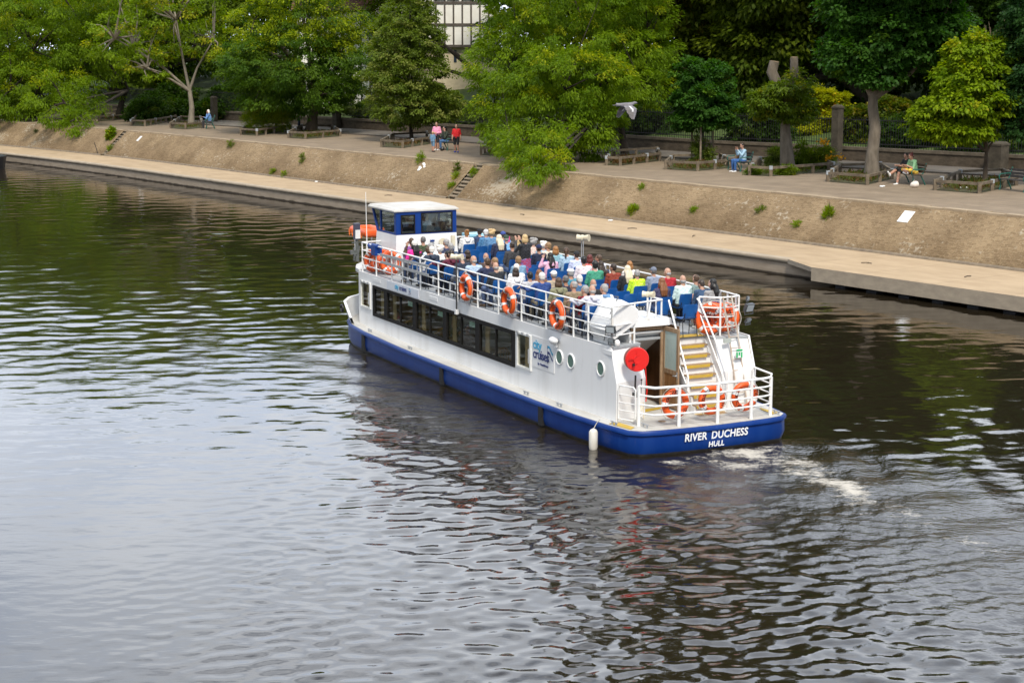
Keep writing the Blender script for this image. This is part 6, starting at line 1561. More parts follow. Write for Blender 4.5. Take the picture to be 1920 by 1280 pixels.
def cap_mesh():
    mb = MB(); mb.ell((-.012, 0, .045), (.104, .090, .085), 18, 10); mb.ell((.095, 0, .045), (.072, .075, .012), 14, 6); mb.ell((-.012, 0, .128), (.012, .012, .008), 8, 6)
    me = remesh(mb, .010, 1); me.materials.append(None); return me
CAP = cap_mesh()
def flatcap():
    mb = MB(); mb.ell((.0, 0, .075), (.128, .105, .05), 18, 10); mb.ell((-.012, 0, .05), (.100, .088, .06), 16, 8); mb.ell((.105, 0, .05), (.05, .07, .012), 12, 6); me = remesh(mb, .010, 1); me.materials.append(None); return me
FLATCAP = flatcap()
HOOD = None
def hood_mesh():
    mb = MB()
    mb.tube([(-.02, .10, -.16), (-.09, .08, -.17), (-.13, 0, -.19), (-.09, -.08, -.17), (-.02, -.10, -.16)], [.035, .05, .06, .05, .035], 10); mb.ell((-.14, 0, -.23), (.05, .09, .07)); me = remesh(mb, .012, 2); me.materials.append(None); return me
HOODM = hood_mesh()

FAB = {}
def fabric(c, kind='plain', c2=None):
    key = (tuple(c), kind)
    if key in FAB: return FAB[key]
    nm = 'fabric_%d' % len(FAB)
    if kind == 'plain': m = M(nm, c, .85, tuple(min(1, x * 1.18 + .004) for x in c), 9, bump=.35, bscale=16)
    elif kind == 'leather': m = M(nm, c, .35, tuple(x * 1.6 for x in c), 9, bump=.3, bscale=20)
    elif kind == 'stripe':
        m = bpy.data.materials.new(nm); m.use_nodes = True; N, L = nt(m); tc = N.new('ShaderNodeTexCoord'); w = N.new('ShaderNodeTexWave'); w.bands_direction = 'Z'; w.inputs['Scale'].default_value = 13
        rp = N.new('ShaderNodeValToRGB'); rp.color_ramp.interpolation = 'CONSTANT'; rp.color_ramp.elements[1].position = .5; rp.color_ramp.elements[0].color = (*c, 1); rp.color_ramp.elements[1].color = (*c2, 1)
        L.new(tc.outputs['Object'], w.inputs[0]); L.new(w.outputs[1], rp.inputs[0]); L.new(rp.outputs[0], N['Principled BSDF'].inputs[0]); N['Principled BSDF'].inputs['Roughness'].default_value = .85
    elif kind == 'print':
        m = bpy.data.materials.new(nm); m.use_nodes = True; N, L = nt(m); tc = N.new('ShaderNodeTexCoord'); w = N.new('ShaderNodeTexVoronoi'); w.inputs['Scale'].default_value = 22
        rp = N.new('ShaderNodeValToRGB'); rp.color_ramp.elements[0].position = .28; rp.color_ramp.elements[1].position = .36; rp.color_ramp.elements[0].color = (*c2, 1); rp.color_ramp.elements[1].color = (*c, 1)
        L.new(tc.outputs['Object'], w.inputs['Vector']); L.new(w.outputs[0], rp.inputs[0]); L.new(rp.outputs[0], N['Principled BSDF'].inputs[0]); N['Principled BSDF'].inputs['Roughness'].default_value = .85
    elif kind == 'tartan':
        m = bpy.data.materials.new(nm); m.use_nodes = True; N, L = nt(m); tc = N.new('ShaderNodeTexCoord'); w = N.new('ShaderNodeTexChecker'); w.inputs['Scale'].default_value = 14
        w.inputs[1].default_value = (*c, 1); w.inputs[2].default_value = (*c2, 1); L.new(tc.outputs['Object'], w.inputs[0]); L.new(w.outputs[0], N['Principled BSDF'].inputs[0]); N['Principled BSDF'].inputs['Roughness'].default_value = .85
    FAB[key] = m; return m
SKINS = [M('skin_%d' % i, c, .5, tuple(x * .9 for x in c), 12) for i, c in enumerate(((.46, .25, .17), (.52, .30, .21), (.40, .20, .125), (.56, .33, .25), (.25, .13, .08)))]
EYEM = M('eye_dark', (.03, .025, .02), .2); LIPM = M('lip_tone', (.40, .16, .13), .5)
HC = {'black': (.010, .009, .008), 'dark': (.028, .017, .011), 'brown': (.065, .036, .019), 'auburn': (.17, .065, .022), 'ginger': (.27, .12, .035), 'blond': (.46, .32, .15), 'white': (.62, .59, .54), 'grey': (.27, .26, .25), 'darkgrey': (.11, .105, .10), 'red': (.10, .018, .014), 'sandy': (.22, .13, .06), 'pale': (.60, .52, .38)}
HM = {k: M('hair_' + k, c, .45, tuple(x * 1.35 for x in c), 6, (6, 6, 1)) for k, c in HC.items()}
def person(pose, loc, rz, label, hairk, hairc, top, trou=(.04, .045, .06), shoe=(.03, .03, .03), sleeve='long', shorts=False, skin=0, cap=None, flat=None, hood=None, scale=1.0, group=None, kind='plain', c2=None, trou_kind='plain', tc2=None):
    me, hd, HR = POSES[pose]
    o = link('person', me, loc=loc); o.rotation_euler = (0, 0, rz); o.scale = (scale,) * 3
    tag(o, label, 'person', group)
    tm = fabric(top, kind, c2); sk = SKINS[skin]; tr = fabric(trou, trou_kind, tc2)
    mats = [sk, tm, tm if sleeve == 'long' else sk, tr, sk if shorts else tr, fabric(shoe), EYEM, LIPM]
    for s_, m_ in zip(o.material_slots, mats): s_.link = 'OBJECT'; s_.material = m_
    T = Matrix.Translation(hd) @ HR.to_4x4()
    def att(mesh, name, mat):
        c = link(name, mesh, o); c.matrix_local = T; c.material_slots[0].link = 'OBJECT'; c.material_slots[0].material = mat; return c
    if hairk and hairk != 'bald': att(HAIR[hairk], 'hair', HM[hairc])
    if cap is not None: att(CAP, 'cap', fabric(cap))
    if flat is not None: att(FLATCAP, 'flat_cap', fabric(flat))
    if hood is not None: att(HOODM, 'hood', fabric(hood))
    return o
# ================================================================== chairs and passengers on the top deck
CB = M('chair_blue_plastic', (.006, .075, .27), .38, (.010, .095, .32), 3); CL = M('chair_leg_black', (.015, .015, .017), .45)
def chair_meshes():
    # moulded seat and back shells, bowed, plus a sled-like tubular leg pair each side
    def shell(rows):
        m = MB(); n = len(rows[0]); t = .014
        vs = [p for r in rows for p in r]; m_ = len(rows)
        nv = len(vs); vs2 = []
        for i in range(m_):
            for j in range(n):
                a = Vector(rows[min(i + 1, m_ - 1)][j]) - Vector(rows[max(i - 1, 0)][j]); b = Vector(rows[i][min(j + 1, n - 1)]) - Vector(rows[i][max(j - 1, 0)]); q = a.cross(b).normalized(); vs2.append(tuple(Vector(rows[i][j]) - q * t))
        fs = [(i * n + j, i * n + j + 1, (i + 1) * n + j + 1, (i + 1) * n + j) for i in range(m_ - 1) for j in range(n - 1)]
        fs += [tuple(k + nv for k in f[::-1]) for f in fs]
        rim = [j for j in range(n)] + [i * n + n - 1 for i in range(1, m_)] + [(m_ - 1) * n + j for j in range(n - 2, -1, -1)] + [i * n for i in range(m_ - 2, 0, -1)]
        fs += [(rim[k], rim[(k + 1) % len(rim)], rim[(k + 1) % len(rim)] + nv, rim[k] + nv) for k in range(len(rim))]
        m.add(vs + vs2, fs); return m
    ys = np.linspace(-1, 1, 9)
    seat = shell([[(x, y * w, .45 + .02 * y * y + dz) for y in ys] for x, w, dz in ((.24, .20, -.02), (.21, .215, .0), (.05, .22, -.012), (-.12, .215, -.012), (-.19, .205, .01), (-.215, .19, .05))])
    back = shell([[(x + .045 * (y * y) * 1.0, y * w, z) for y in ys] for x, w, z in ((-.225, .17, .515), (-.235, .20, .56), (-.25, .215, .66), (-.27, .215, .76), (-.283, .205, .83), (-.288, .17, .855))])
    legs = []
    for s in (-1, 1):
        m = MB(); y = .19 * s; m.tube([(.23, y * 1.1, 0), (.17, y, .43), (-.16, y, .43), (-.24, y * 1.1, 0)], .012, 6); m.tube([(-.18, y * .85, .44), (-.24, y * .85, .62)], .012, 6); legs.append(m.mesh('leg_frame', CL))
    return seat.mesh('seat', CB), back.mesh('backrest', CB), legs
CH = chair_meshes(); PS = .90
def chair(u, v, label, yaw=0, group='blue chairs on the top deck'):
    t = thing('deck_chair', label, 'chair', bw(u, v, ZD + .004), BROT + yaw, group, PS)
    link('seat', CH[0], t); link('backrest', CH[1], t)
    for l in CH[2]: link('leg_frame', l, t)
    return t
nv = (.012, .018, .045); wh = (.72, .72, .72)
# x, y, pose, hair style, hair colour, top colour, clothing phrase, extras
PAX = [
 (1335, 537, 'sit_left', 'long', 'black', (.55, .55, .55), 'a black and white striped top', dict(kind='stripe', c2=(.02, .02, .025))),
 (1313, 531, 'sit_lean', 'crop', 'dark', (.03, .065, .13), 'a dark blue T-shirt and shorts, leaning forward', dict(sleeve='short', shorts=True, trou=(.06, .09, .16), shoe=(.35, .35, .3))),
 (1304, 524, 'sit', 'thin', 'brown', (.17, .24, .23), 'a grey green shirt beside the dark blue T-shirt', dict(sleeve='short')),
 (1280, 526, 'sit', 'fringe', 'white', (.58, .74, .70), 'a loose pale aqua shirt', dict(sleeve='short', skin=1)),
 (1254, 512, 'sit_left', 'fringe', 'grey', (.34, .012, .022), 'a crimson jumper', dict(skin=1)),
 (1240, 532, 'sit', 'long', 'auburn', (.045, .04, .085), 'a dark plum top behind the crimson jumper', {}),
 (1225, 507, 'sit', 'crop', 'darkgrey', (.24, .28, .37), 'a grey cap and grey blue shirt', dict(cap=(.15, .17, .22))),
 (1194, 512, 'sit', 'crop', 'grey', (.52, .78, .02), 'a lime green patterned top', dict(sleeve='short', kind='print', c2=(.66, .82, .2))),
 (1176, 509, 'sit', 'long', 'pale', (.015, .015, .017), 'a black top left of the lime green top', {}),
 (1180, 497, 'sit', 'bob', 'ginger', (.70, .68, .64), 'a white blouse ahead of the lime green top', {}),
 (1149, 501, 'sit_left', 'short', 'dark', (.22, .035, .018), 'a rust red shirt', dict(sleeve='short', skin=2)),
 (1115, 501, 'sit', 'short', 'black', (.05, .27, .17), 'a jade green T-shirt', dict(sleeve='short')),
 (1126, 496, 'sit', 'long', 'dark', (.05, .03, .03), 'a dark brown top beside the jade T-shirt', {}),
 (1094, 491, 'sit', 'short', 'black', (.70, .62, .64), 'a pale pinkish white shirt', {}),
 (1106, 485, 'sit_right', 'bob', 'red', (.50, .07, .06), 'a coral red top', {}),
 (1122, 484, 'sit_left', 'short', 'brown', (.68, .68, .68), 'a white top printed in blue', dict(kind='print', c2=(.10, .14, .3))),
 (1081, 478, 'sit', 'crop', 'dark', (.50, .56, .74), 'a dark cap and pale blue shirt', dict(cap=(.02, .02, .022))),
 (1062, 471, 'sit_right', 'tail', 'brown', (.32, .45, .56), 'a light denim blue jacket', {}),
 (1031, 481, 'sit_raise', 'long', 'black', (.66, .38, .50), 'a pale pink hoodie', dict(hood=(.66, .38, .50))),
 (1041, 470, 'sit', 'bob', 'ginger', (.22, .40, .46), 'a teal blue jacket', {}),
 (1010, 468, 'sit', 'crop', 'dark', nv, 'a navy cap and navy jacket', dict(cap=(.015, .025, .08))),
 (1018, 461, 'sit', 'curly', 'white', (.30, .42, .52), 'a light blue fleece beside the navy cap', {}),
 (1027, 464, 'sit_left', 'short', 'sandy', (.62, .55, .45), 'a cream jacket ahead of the pale pink hoodie', {}),
 (1011, 516, 'sit_right', 'long', 'auburn', (.16, .08, .05), 'a brown cardigan', {}),
 (1038, 515, 'sit', 'crop', 'grey', (.38, .31, .22), 'a white cap and beige jacket', dict(cap=(.74, .74, .72))),
 (1070, 515, 'sit', 'crop', 'grey', (.05, .22, .30), 'a white flat cap and teal top', dict(flat=(.72, .70, .66))),
 (1060, 526, 'sit', 'thin', 'darkgrey', (.022, .022, .045), 'an indigo jacket behind the white cap', dict(skin=2)),
 (1086, 523, 'sit', 'short', 'white', (.05, .13, .26), 'a denim blue shirt', {}),
 (1062, 540, 'sit_left', 'thin', 'grey', (.22, .17, .105), 'a khaki brown jacket', {}),
 (1075, 546, 'sit_left', 'short', 'grey', (.30, .008, .015), 'a red and black tartan jacket', dict(kind='tartan', c2=(.025, .01, .012))),
 (1026, 533, 'sit', 'bob', 'brown', (.20, .20, .12), 'an olive hooded jacket', dict(hood=(.20, .20, .12))),
 (1003, 523, 'sit_rail', 'short', 'white', (.022, .055, .20), 'a bright blue jacket, arm along the rail', {}),
 (1105, 547, 'sit_rail', 'fringe', 'grey', (.50, .50, .57), 'a pale grey hoodie, arm on the rail', dict(hood=(.50, .50, .57), skin=1)),
 (1112, 535, 'sit', 'fringe', 'white', (.014, .014, .016), 'a black jacket beside the pale grey hoodie', {}),
 (1132, 546, 'sit_left', 'short', 'grey', (.66, .69, .74), 'a white jacket with a blue collar', dict(hood=(.12, .24, .42))),
 (752, 463, 'sit_raise', 'long', 'black', (.09, .055, .035), 'a dark brown top, hand raised to the hair', {}),
 (771, 452, 'sit', 'short', 'brown', (.25, .08, .30), 'a purple top left of the dark green jacket', {}),
 (772, 462, 'sit', 'short', 'white', (.72, .03, .30), 'a magenta top', dict(sleeve='short')),
 (777, 470, 'sit_right', 'short', 'brown', (.68, .68, .70), 'a white T-shirt beside the magenta top', dict(sleeve='short')),
 (789, 470, 'sit_rail', 'short', 'white', (.028, .04, .065), 'a slate navy fleece, leaning on the rail', dict(hood=(.028, .04, .065))),
 (793, 453, 'sit', 'thin', 'darkgrey', (.045, .065, .03), 'a dark green jacket', {}),
 (807, 465, 'sit_left', 'short', 'grey', (.58, .70, .72), 'a pale mint shirt', dict(sleeve='short')),
 (824, 467, 'sit', 'curly', 'white', (.70, .69, .66), 'a white cardigan beside the pale mint shirt', {}),
 (836, 458, 'sit_left', 'short', 'grey', (.03, .04, .09), 'a dark indigo jacket near the wheelhouse', {}),
 (845, 463, 'sit', 'short', 'grey', (.035, .055, .11), 'a navy padded jacket', {}),
 (818, 479, 'sit_left', 'tail', 'black', (.018, .016, .02), 'a black top left of the maroon hoodie', {}),
 (834, 479, 'sit_rail', 'short', 'dark', (.095, .012, .03), 'a maroon hoodie, elbow on the rail', dict(hood=(.095, .012, .03))),
 (851, 486, 'sit_left', 'crop', 'grey', (.02, .03, .055), 'a violet cap and dark coat', dict(cap=(.10, .11, .22))),
 (876, 478, 'sit', 'bob', 'dark', (.03, .03, .035), 'a black top with a pink hairband', dict(skin=2)),
 (880, 491, 'sit_left', 'fringe', 'white', (.36, .47, .60), 'a light blue shirt beside the rail', dict(skin=1)),
 (893, 497, 'sit_rail', 'short', 'brown', (.016, .022, .06), 'a dark blue jumper, arm stretched along the rail', {}),
 (911, 486, 'sit', 'fringe', 'darkgrey', (.06, .04, .035), 'a chocolate brown jacket', {}),
 (917, 502, 'sit', 'fringe', 'grey', (.018, .022, .028), 'a black fleece right of the dark blue jumper', dict(skin=1)),
 (927, 494, 'sit_left', 'short', 'sandy', (.50, .42, .33), 'a beige top beside the black fleece', {}),
 (931, 513, 'sit', 'bob', 'dark', (.70, .70, .71), 'a white hoodie with a dark bag strap', dict(hood=(.70, .70, .71))),
 (968, 503, 'sit', 'short', 'white', (.72, .73, .74), 'a plain white shirt right of the white hoodie', {}),
 (971, 490, 'sit', 'short', 'sandy', (.16, .28, .40), 'a denim jacket ahead of the plain white shirt', {}),
 (976, 519, 'sit', 'crop', 'black', (.42, .42, .44), 'a pale grey T-shirt', dict(sleeve='short')),
 (960, 465, 'sit', 'thin', 'dark', (.045, .045, .048), 'a charcoal jacket', {}),
 (999, 457, 'sit', 'curly', 'grey', (.66, .56, .50), 'a cream floral top', dict(kind='print', c2=(.6, .25, .2))),
 (960, 443, 'sit_phone', 'crop', 'dark', (.10, .25, .50), 'a blue cap holding up a pink phone', dict(cap=(.04, .07, .25))),
 (949, 448, 'sit', 'crop', 'grey', (.20, .42, .70), 'a dark green cap and sky blue shirt', dict(cap=(.03, .06, .04), sleeve='short')),
 (935, 451, 'sit', 'long', 'pale', (.02, .025, .06), 'a navy jumper left of the green cap', {}),
 (939, 438, 'sit', 'curly', 'blond', (.10, .22, .38), 'a blue blouse ahead of the navy jumper', {}),
 (921, 433, 'sit', 'crop', 'dark', (.03, .05, .11), 'a black cap and navy top', dict(cap=(.014, .014, .016))),
 (911, 438, 'sit', 'crop', 'white', (.07, .20, .37), 'a pale grey cap and blue T-shirt', dict(cap=(.60, .60, .60), sleeve='short')),
 (875, 438, 'sit', 'bun', 'ginger', (.72, .71, .69), 'a white hooded top beside the cool box', dict(hood=(.72, .71, .69))),
 (974, 456, 'sit', 'bob', 'blond', (.45, .30, .08), 'a mustard top left of the leather jacket', {}),
]
HZ = ZD + 1.185 * PS
used = []
for i, (x, y, pose, hk, hc, top, ph, ex) in enumerate(PAX):
    u, v = b_lev(x, y, HZ); v = min(max(v, .27 if pose != 'sit_rail' else .33), 3.62); u -= .0
    hx = POSES[pose][1]; off = hx.x * PS
    u0 = u - off
    g = random.Random(i); yaw = g.uniform(-.12, .12)
    ex = dict(ex); ex.setdefault('skin', g.choice([0, 0, 1, 3])); ex.setdefault('trou', g.choice([(.02, .025, .05), (.05, .08, .16), (.03, .03, .03), (.22, .19, .13), (.10, .10, .11), (.08, .12, .22)])); ex.setdefault('shoe', g.choice([(.03, .03, .03), (.5, .5, .48), (.12, .08, .05)]))
    s = PS * g.uniform(.97, 1.05)
    if hk == 'fringe': hc = 'grey'
    person(pose, bw(u0, v, ZD), BROT + yaw, 'passenger seated on the top deck in ' + ph, hk, hc, top, scale=s, group='passengers on the top deck', **ex)
    chair(u0 - .02, v, 'blue plastic chair under the passenger in ' + ph, yaw * .6)
    used.append((u0, v))
# the one standing passenger
u, v = b_lev(984, 447, ZD + 1.59 * PS)
person('stand_skirt', bw(u, v, ZD), BROT + .2, 'passenger standing in a black leather jacket and patterned skirt, arms raised', 'bob', 'blond', (.014, .014, .015), (.30, .05, .12), group='passengers on the top deck', scale=PS, kind='leather', trou_kind='print', tc2=(.08, .14, .40), shorts=True)
used.append((u, v))
m = MB(); m.box(-.005, .005, -.04, .04, -.08, .08); q = b_lev(961, 447, ZD + 1.2 * PS); tag(m.build('phone', M('phone_pink', (.75, .06, .25), .4), loc=bw(q[0] + .22, q[1] - .02, HZ - .03), rz=BROT), 'pink phone held up by the passenger in the blue cap', 'phone')
# empty chairs
EMP = [(1246, 570), (1271, 571), (1297, 576), (1210, 553), (1170, 551), (1146, 546), (1125, 530), (1332, 567), (1107, 581), (1246, 553), (1150, 531), (1095, 525), (1029, 510), (1052, 513), (890, 473), (910, 479), (928, 481), (946, 482), (868, 472), (1010, 501), (1025, 512), (1003, 504), (1184, 556), (1135, 532), (1222, 541), (1170, 533), (1200, 541), (948, 516), (905, 466), (880, 463)]
ne = 0
desc = ['empty blue plastic chair on the top deck']
for x, y in EMP:
    u, v = b_lev(x, y, ZD + .78 * PS); u += .26 * PS
    if not (.25 < v < 3.6): v = min(max(v, .3), 3.55)
    if u < 2.3 and not 2.2 < v: u = 2.4
    if any(abs(u - a) < .36 and abs(v - b) < .36 for a, b in used): continue
    used.append((u, v)); chair(u, v, 'empty blue plastic chair on the top deck', random.uniform(-.1, .1), 'empty blue chairs on the top deck'); ne += 1
# fill the block so that the seating reads as rows
for u in np.arange(3.0, 14.0, .74):
    for v in (.42, .95, 1.5, 2.25, 2.8, 3.35):
        if any(abs(u - a) < .42 and abs(v - b) < .40 for a, b in used): continue
        if random.random() < .75: continue
        used.append((u, v)); chair(u, v, 'empty blue plastic chair on the top deck', random.uniform(-.06, .06), 'empty blue chairs on the top deck'); ne += 1

# ---------------------------------------------------------------- crew and diners
v, z = b_tran(793, 405, 15.65); s = .88
person('sit', bw(15.6, v, z - 1.2 * s), BROT, 'skipper in a white shirt seated inside the wheelhouse', 'short', 'black', (.74, .74, .80), scale=s, skin=4)
m = MB(); m.box(-.28, -.22, -.24, .24, .40, .92); m.tube([(0, 0, -.35), (0, 0, .40)], .05, 8); t = thing('skipper_seat', 'dark padded seat of the skipper in the wheelhouse', 'seat', bw(15.6, v, z - 1.2 * s), BROT, None, s)
m = MB(); m.box(-.30, -.23, -.25, .25, .42, .90); m.build('backrest', M('seat_navy', (.02, .03, .05), .7), t); m = MB(); m.box(-.23, .22, -.24, .24, .38, .44); m.build('seat', M('seat_navy', (.02, .03, .05), .7), t); m = MB(); m.cyl((0, 0, -.4), (0, 0, .38), .05, 10); m.build('leg', CL, t)
v, z = b_tran(844, 417, 16.0); person('sit', bw(16.0, v, z - 1.2 * s), BROT - 1.2, 'crew member in a pale shirt at the right of the wheelhouse', 'short', 'white', (.6, .66, .66), scale=s)
# people at the saloon windows
def diner(x, y, v, pose, rz, lb, hk, hc, top, **k):
    u, z = b_long(x, y, v); person(pose, bw(u, v, z - 1.19 * .85), BROT + rz, lb, hk, hc, top, scale=.85, group='people behind the saloon windows', **k)
diner(757.5, 583, .55, 'sit_lean', 1.2, 'person in a pink red top behind the second saloon window', 'short', 'brown', (.42, .10, .12), sleeve='short')
diner(857, 605, .62, 'sit_chin', 1.3, 'person in an olive jacket, hand to chin, behind the fourth saloon window', 'crop', 'dark', (.10, .10, .06))
diner(876, 617, .42, 'sit_left', 2.4, 'person in a mauve top holding a child behind the fourth saloon window', 'long', 'dark', (.20, .15, .15))
u, z = b_long(862, 625, .40); person('sit', bw(u, .40, z - 1.19 * .5), BROT + 1.4, 'small child in a black printed shirt behind the fourth saloon window', 'crop', 'blond', (.03, .04, .04), scale=.5, sleeve='short', group='people behind the saloon windows', kind='print', c2=(.3, .3, .3))

# ---------------------------------------------------------------- lifebuoys, floats, fender, loose gear on board
def lifebuoy_mesh():
    Rr, r = .275, .078
    ring = MB(); ring.torus((0, 0, 0), Rr, r, None, 44, 14)
    bands = []
    for k in range(4):
        a = math.pi / 4 + k * math.pi / 2; b = MB(); b.torus((0, 0, 0), Rr, r + .004, None, 8, 14, a - .13, a + .13); bands.append(b.mesh('band', BAND))
    rp = MB(); pts = []
    for k in range(48):
        a = 2 * math.pi * k / 48; sag = .015 + .045 * abs(math.sin(2 * (a - math.pi / 4))); pts.append(((Rr + r + sag - .01) * math.cos(a), (Rr + r + sag - .01) * math.sin(a), 0))
    rp.tube(pts, .008, 5, closed=True)
    L_ = []
    for txt, a0, step, inv in (('RIVER DUCHESS', math.pi * .5 + 6 * .155, -.155, 1), ('HULL', -math.pi * .5 - 1.5 * .17, .17, -1)):
        for k, chh in enumerate(txt):
            if chh == ' ': continue
            a = a0 + step * k; me = text_mesh(chh, .10, .003, .002, 1, BLK); rr = Rr - .035 * inv
            me.transform(Matrix.Translation(Vector((rr * math.cos(a), rr * math.sin(a), r - .004))) @ Matrix.Rotation(a - math.pi / 2 * inv, 4, 'Z')); L_.append(me)
    bm = bmesh.new()
    for q in L_: bm.from_mesh(q)
    lm = bpy.data.meshes.new('lettering'); bm.to_mesh(lm); bm.free(); lm.materials.append(BLK)
    return ring.mesh('ring', ORG), bands, rp.mesh('rope', ROPE), lm
LB = lifebuoy_mesh()
def lifebuoy(u, v, z, normal, label, scale=1.0, roll=0, group='orange lifebuoys on the cruiser'):
    nrm = BU * normal[0] + BV * normal[1] + np.array([0, 0, normal[2]]); nz = Vector(nrm).normalized(); up = Vector((0, 0, 1)); y = (up - nz * up.dot(nz)).normalized(); x = y.cross(nz)
    Mx = Matrix((x, y, nz)).transposed() @ Matrix.Rotation(roll, 3, 'Z')
    t = thing('lifebuoy', label, 'lifebuoy', bw(u, v, z), 0, group, scale); t.rotation_euler = Mx.to_euler()
    link('ring', LB[0], t)
    for b in LB[1]: link('band', b, t)
    link('rope', LB[2], t); link('lettering', LB[3], t)
    return t
for (u, z), lb in zip(((8.62, 2.71), (6.1, 2.69), (3.53, 2.70)), ('lifebuoy hung on the port rail nearest the wheelhouse', 'middle lifebuoy of the three on the long port rail', 'lifebuoy hung on the port rail nearest the stern')):
    lifebuoy(u, -.20, z, (0, -1, 0), lb, 1.0, .2 * u)
for v, lb in ((1.02, 'lifebuoy inside the stern rail in front of the open door'), (1.98, 'lifebuoy in the middle of the stern rail before the stair'), (2.86, 'lifebuoy at the right of the stern rail')):
    lifebuoy(.19, v, 1.08, (-1, 0, 0), lb, .98, v * .7)
for i, (u, v, z, n_, lb) in enumerate(((1.84, 2.93, 2.60, (-.9, -.35, .12), 'nearest lifebuoy leaning in the railed aft corner'), (1.98, 3.12, 2.64, (-.85, -.5, .15), 'second lifebuoy leaning in the railed aft corner'), (1.9, 3.30, 2.62, (-.6, -.8, .1), 'third lifebuoy leaning in the railed aft corner'), (1.92, 3.47, 2.62, (-.45, -.9, .1), 'outermost lifebuoy leaning in the railed aft corner'))):
    lifebuoy(u, v, z, n_, lb, .98, i)
ub = PORT_U0
for i, (du, v, z, n_, lb) in enumerate(((-.30, .12, 2.60, (-.35, -.9, .12), 'lifebuoy against the front port rail, outermost of its stack'), (-.42, .26, 2.61, (-.4, -.9, .15), 'second lifebuoy of the stack by the front port rail'), (-.62, .36, 2.62, (-.55, -.8, .15), 'third lifebuoy of the stack by the front port rail'), (-.85, .48, 2.63, (-.65, -.75, .15), 'fourth lifebuoy of the stack by the front port rail'), (-1.05, .40, 2.60, (-.8, -.6, .1), 'lifebuoy at the inner end of the stack before the wheelhouse'))):
    lifebuoy(ub + du, v, z, n_, lb, .98, i * .8)
# orange buoyant apparatus on its cradle
q = b_lev(692, 433, 3.12); t = thing('life_float', 'orange rectangular life float with looped ropes beside the wheelhouse', 'life float', bw(q[0], q[1], 0), BROT)
m = MB(); 
m.tube([(-.62, -.30, 3.12), (.62, -.30, 3.12), (.62, .30, 3.12), (-.62, .30, 3.12)], .13, 12, closed=True); m.box(-.6, .6, -.28, .28, 3.06, 3.14); m.build('float', ORG, t, angle=60)
m = MB()
for k in range(5):
    for s in (-1, 1): x = -.5 + k * .25; m.tube([(x - .11, .44 * s, 3.12), (x, .47 * s, 2.95), (x + .11, .44 * s, 3.12)], .014, 5)
m.build('grab_rope', M('rope_orange', (.70, .16, .02), .8), t)
m = MB()
for x in (-.5, .5):
    for y in (-.28, .28): m.cyl((x, y, 2.28), (x, y, 3.0), .025, 6)
m.build('cradle', WT, t)
# aluminium ladder lashed outside the port rail
a, b = b_long(713, 477, -.19), b_long(804, 499.5, -.19); c_, d_ = b_long(714, 491, -.19), b_long(803, 516, -.19)
t = thing('aluminium_ladder', 'grey aluminium ladder lashed along the port rail near the wheelhouse', 'ladder', BO, BROT)
m = BM_(); m.beam((a[0], -.19, a[1]), (b[0], -.19, b[1]), .03, .07); m.beam((c_[0], -.19, c_[1]), (d_[0], -.19, d_[1]), .03, .07); m.build('stringer', GRY, t)
for k in range(11):
    f = (k + .5) / 11; p = Vector((a[0], -.19, a[1])).lerp(Vector((b[0], -.19, b[1])), f); q = Vector((c_[0], -.19, c_[1])).lerp(Vector((d_[0], -.19, d_[1])), f); m = BM_(); m.cyl(p, q, .016, 6); m.build('rung', GRY, t)
# light blue cool box by the wheelhouse
q = b_lev(888, 446, 3.05); t = thing('cool_box', 'light blue cool box with a dark latch beside the wheelhouse', 'cool box', bw(q[0], q[1], ZD), BROT, None, .9)
cbm = M('cool_box_blue', (.22, .58, .76), .4); m = MB(); m.hexa([(-.28, -.24, .42), (.28, -.24, .42), (.28, .24, .42), (-.28, .24, .42)], [(-.33, -.28, .98), (.33, -.28, .98), (.33, .28, .98), (-.33, .28, .98)]); m.build('body', cbm, t)
m = MB(); m.box(-.34, .34, -.29, .29, .985, 1.06); m.build('lid', M('cool_box_lid', (.34, .66, .80), .4), t); m = MB(); m.box(-.36, -.34, -.05, .05, .84, 1.02); m.build('latch', BLK, t); m = MB(); m.box(-.3, .3, -.26, .26, 0, .41); m.build('stand', WP, t)
# green folded cover at the foot of the wheelhouse
q = b_lev(812, 456, 3.0); m = MB(); m.ell((0, 0, 0), (.22, .34, .07), 14, 8); m.ell((.05, .2, .03), (.16, .2, .06)); m.ell((-.05, -.25, .0), (.14, .16, .05)); me = remesh(m, .025, 2); me.materials.append(M('green_cover', (.01, .34, .12), .6))
tag(link('folded_cover', me, loc=bw(q[0], q[1], 3.0), rz=BROT), 'bright green folded cover on the locker before the wheelhouse', 'cover')
m = MB(); m.box(-.24, .24, -.42, .42, 0, .70); tag(m.build('deck_locker', WP, loc=bw(q[0], q[1], ZD), rz=BROT), 'white deck locker under the bright green cover', 'locker')
# white moulded raft cover on the aft port platform
prof = [(-.02, .36), (.06, .12), (.22, .10), (.78, .44), (.90, .60), (.88, .78), (.72, .90), (.52, 1.0), (.36, .98), (.24, .80)]
t = thing('raft_cover', 'white moulded raft cover strapped on the aft platform beside the speaker pole', 'raft cover', BO, BROT)
m = BM_(); sec = []
for u, k in ((1.56, .90), (1.60, .97), (1.75, 1.0), (2.2, .98), (2.40, .93), (2.46, .8)): sec.append([(u, .45 + (v - .45) * k, ZD + .5 + (z - .5) * k) for v, z in prof])
n = len(prof); m.add([p for s_ in sec for p in s_], [(i * n + j, i * n + (j + 1) % n, (i + 1) * n + (j + 1) % n, (i + 1) * n + j) for i in range(5) for j in range(n)] + [tuple(range(n)), tuple(range(5 * n, 6 * n))]); m.build('shell', M('raft_cover_white', (.80, .80, .79), .45, (.72, .71, .69), 2), t, angle=32)
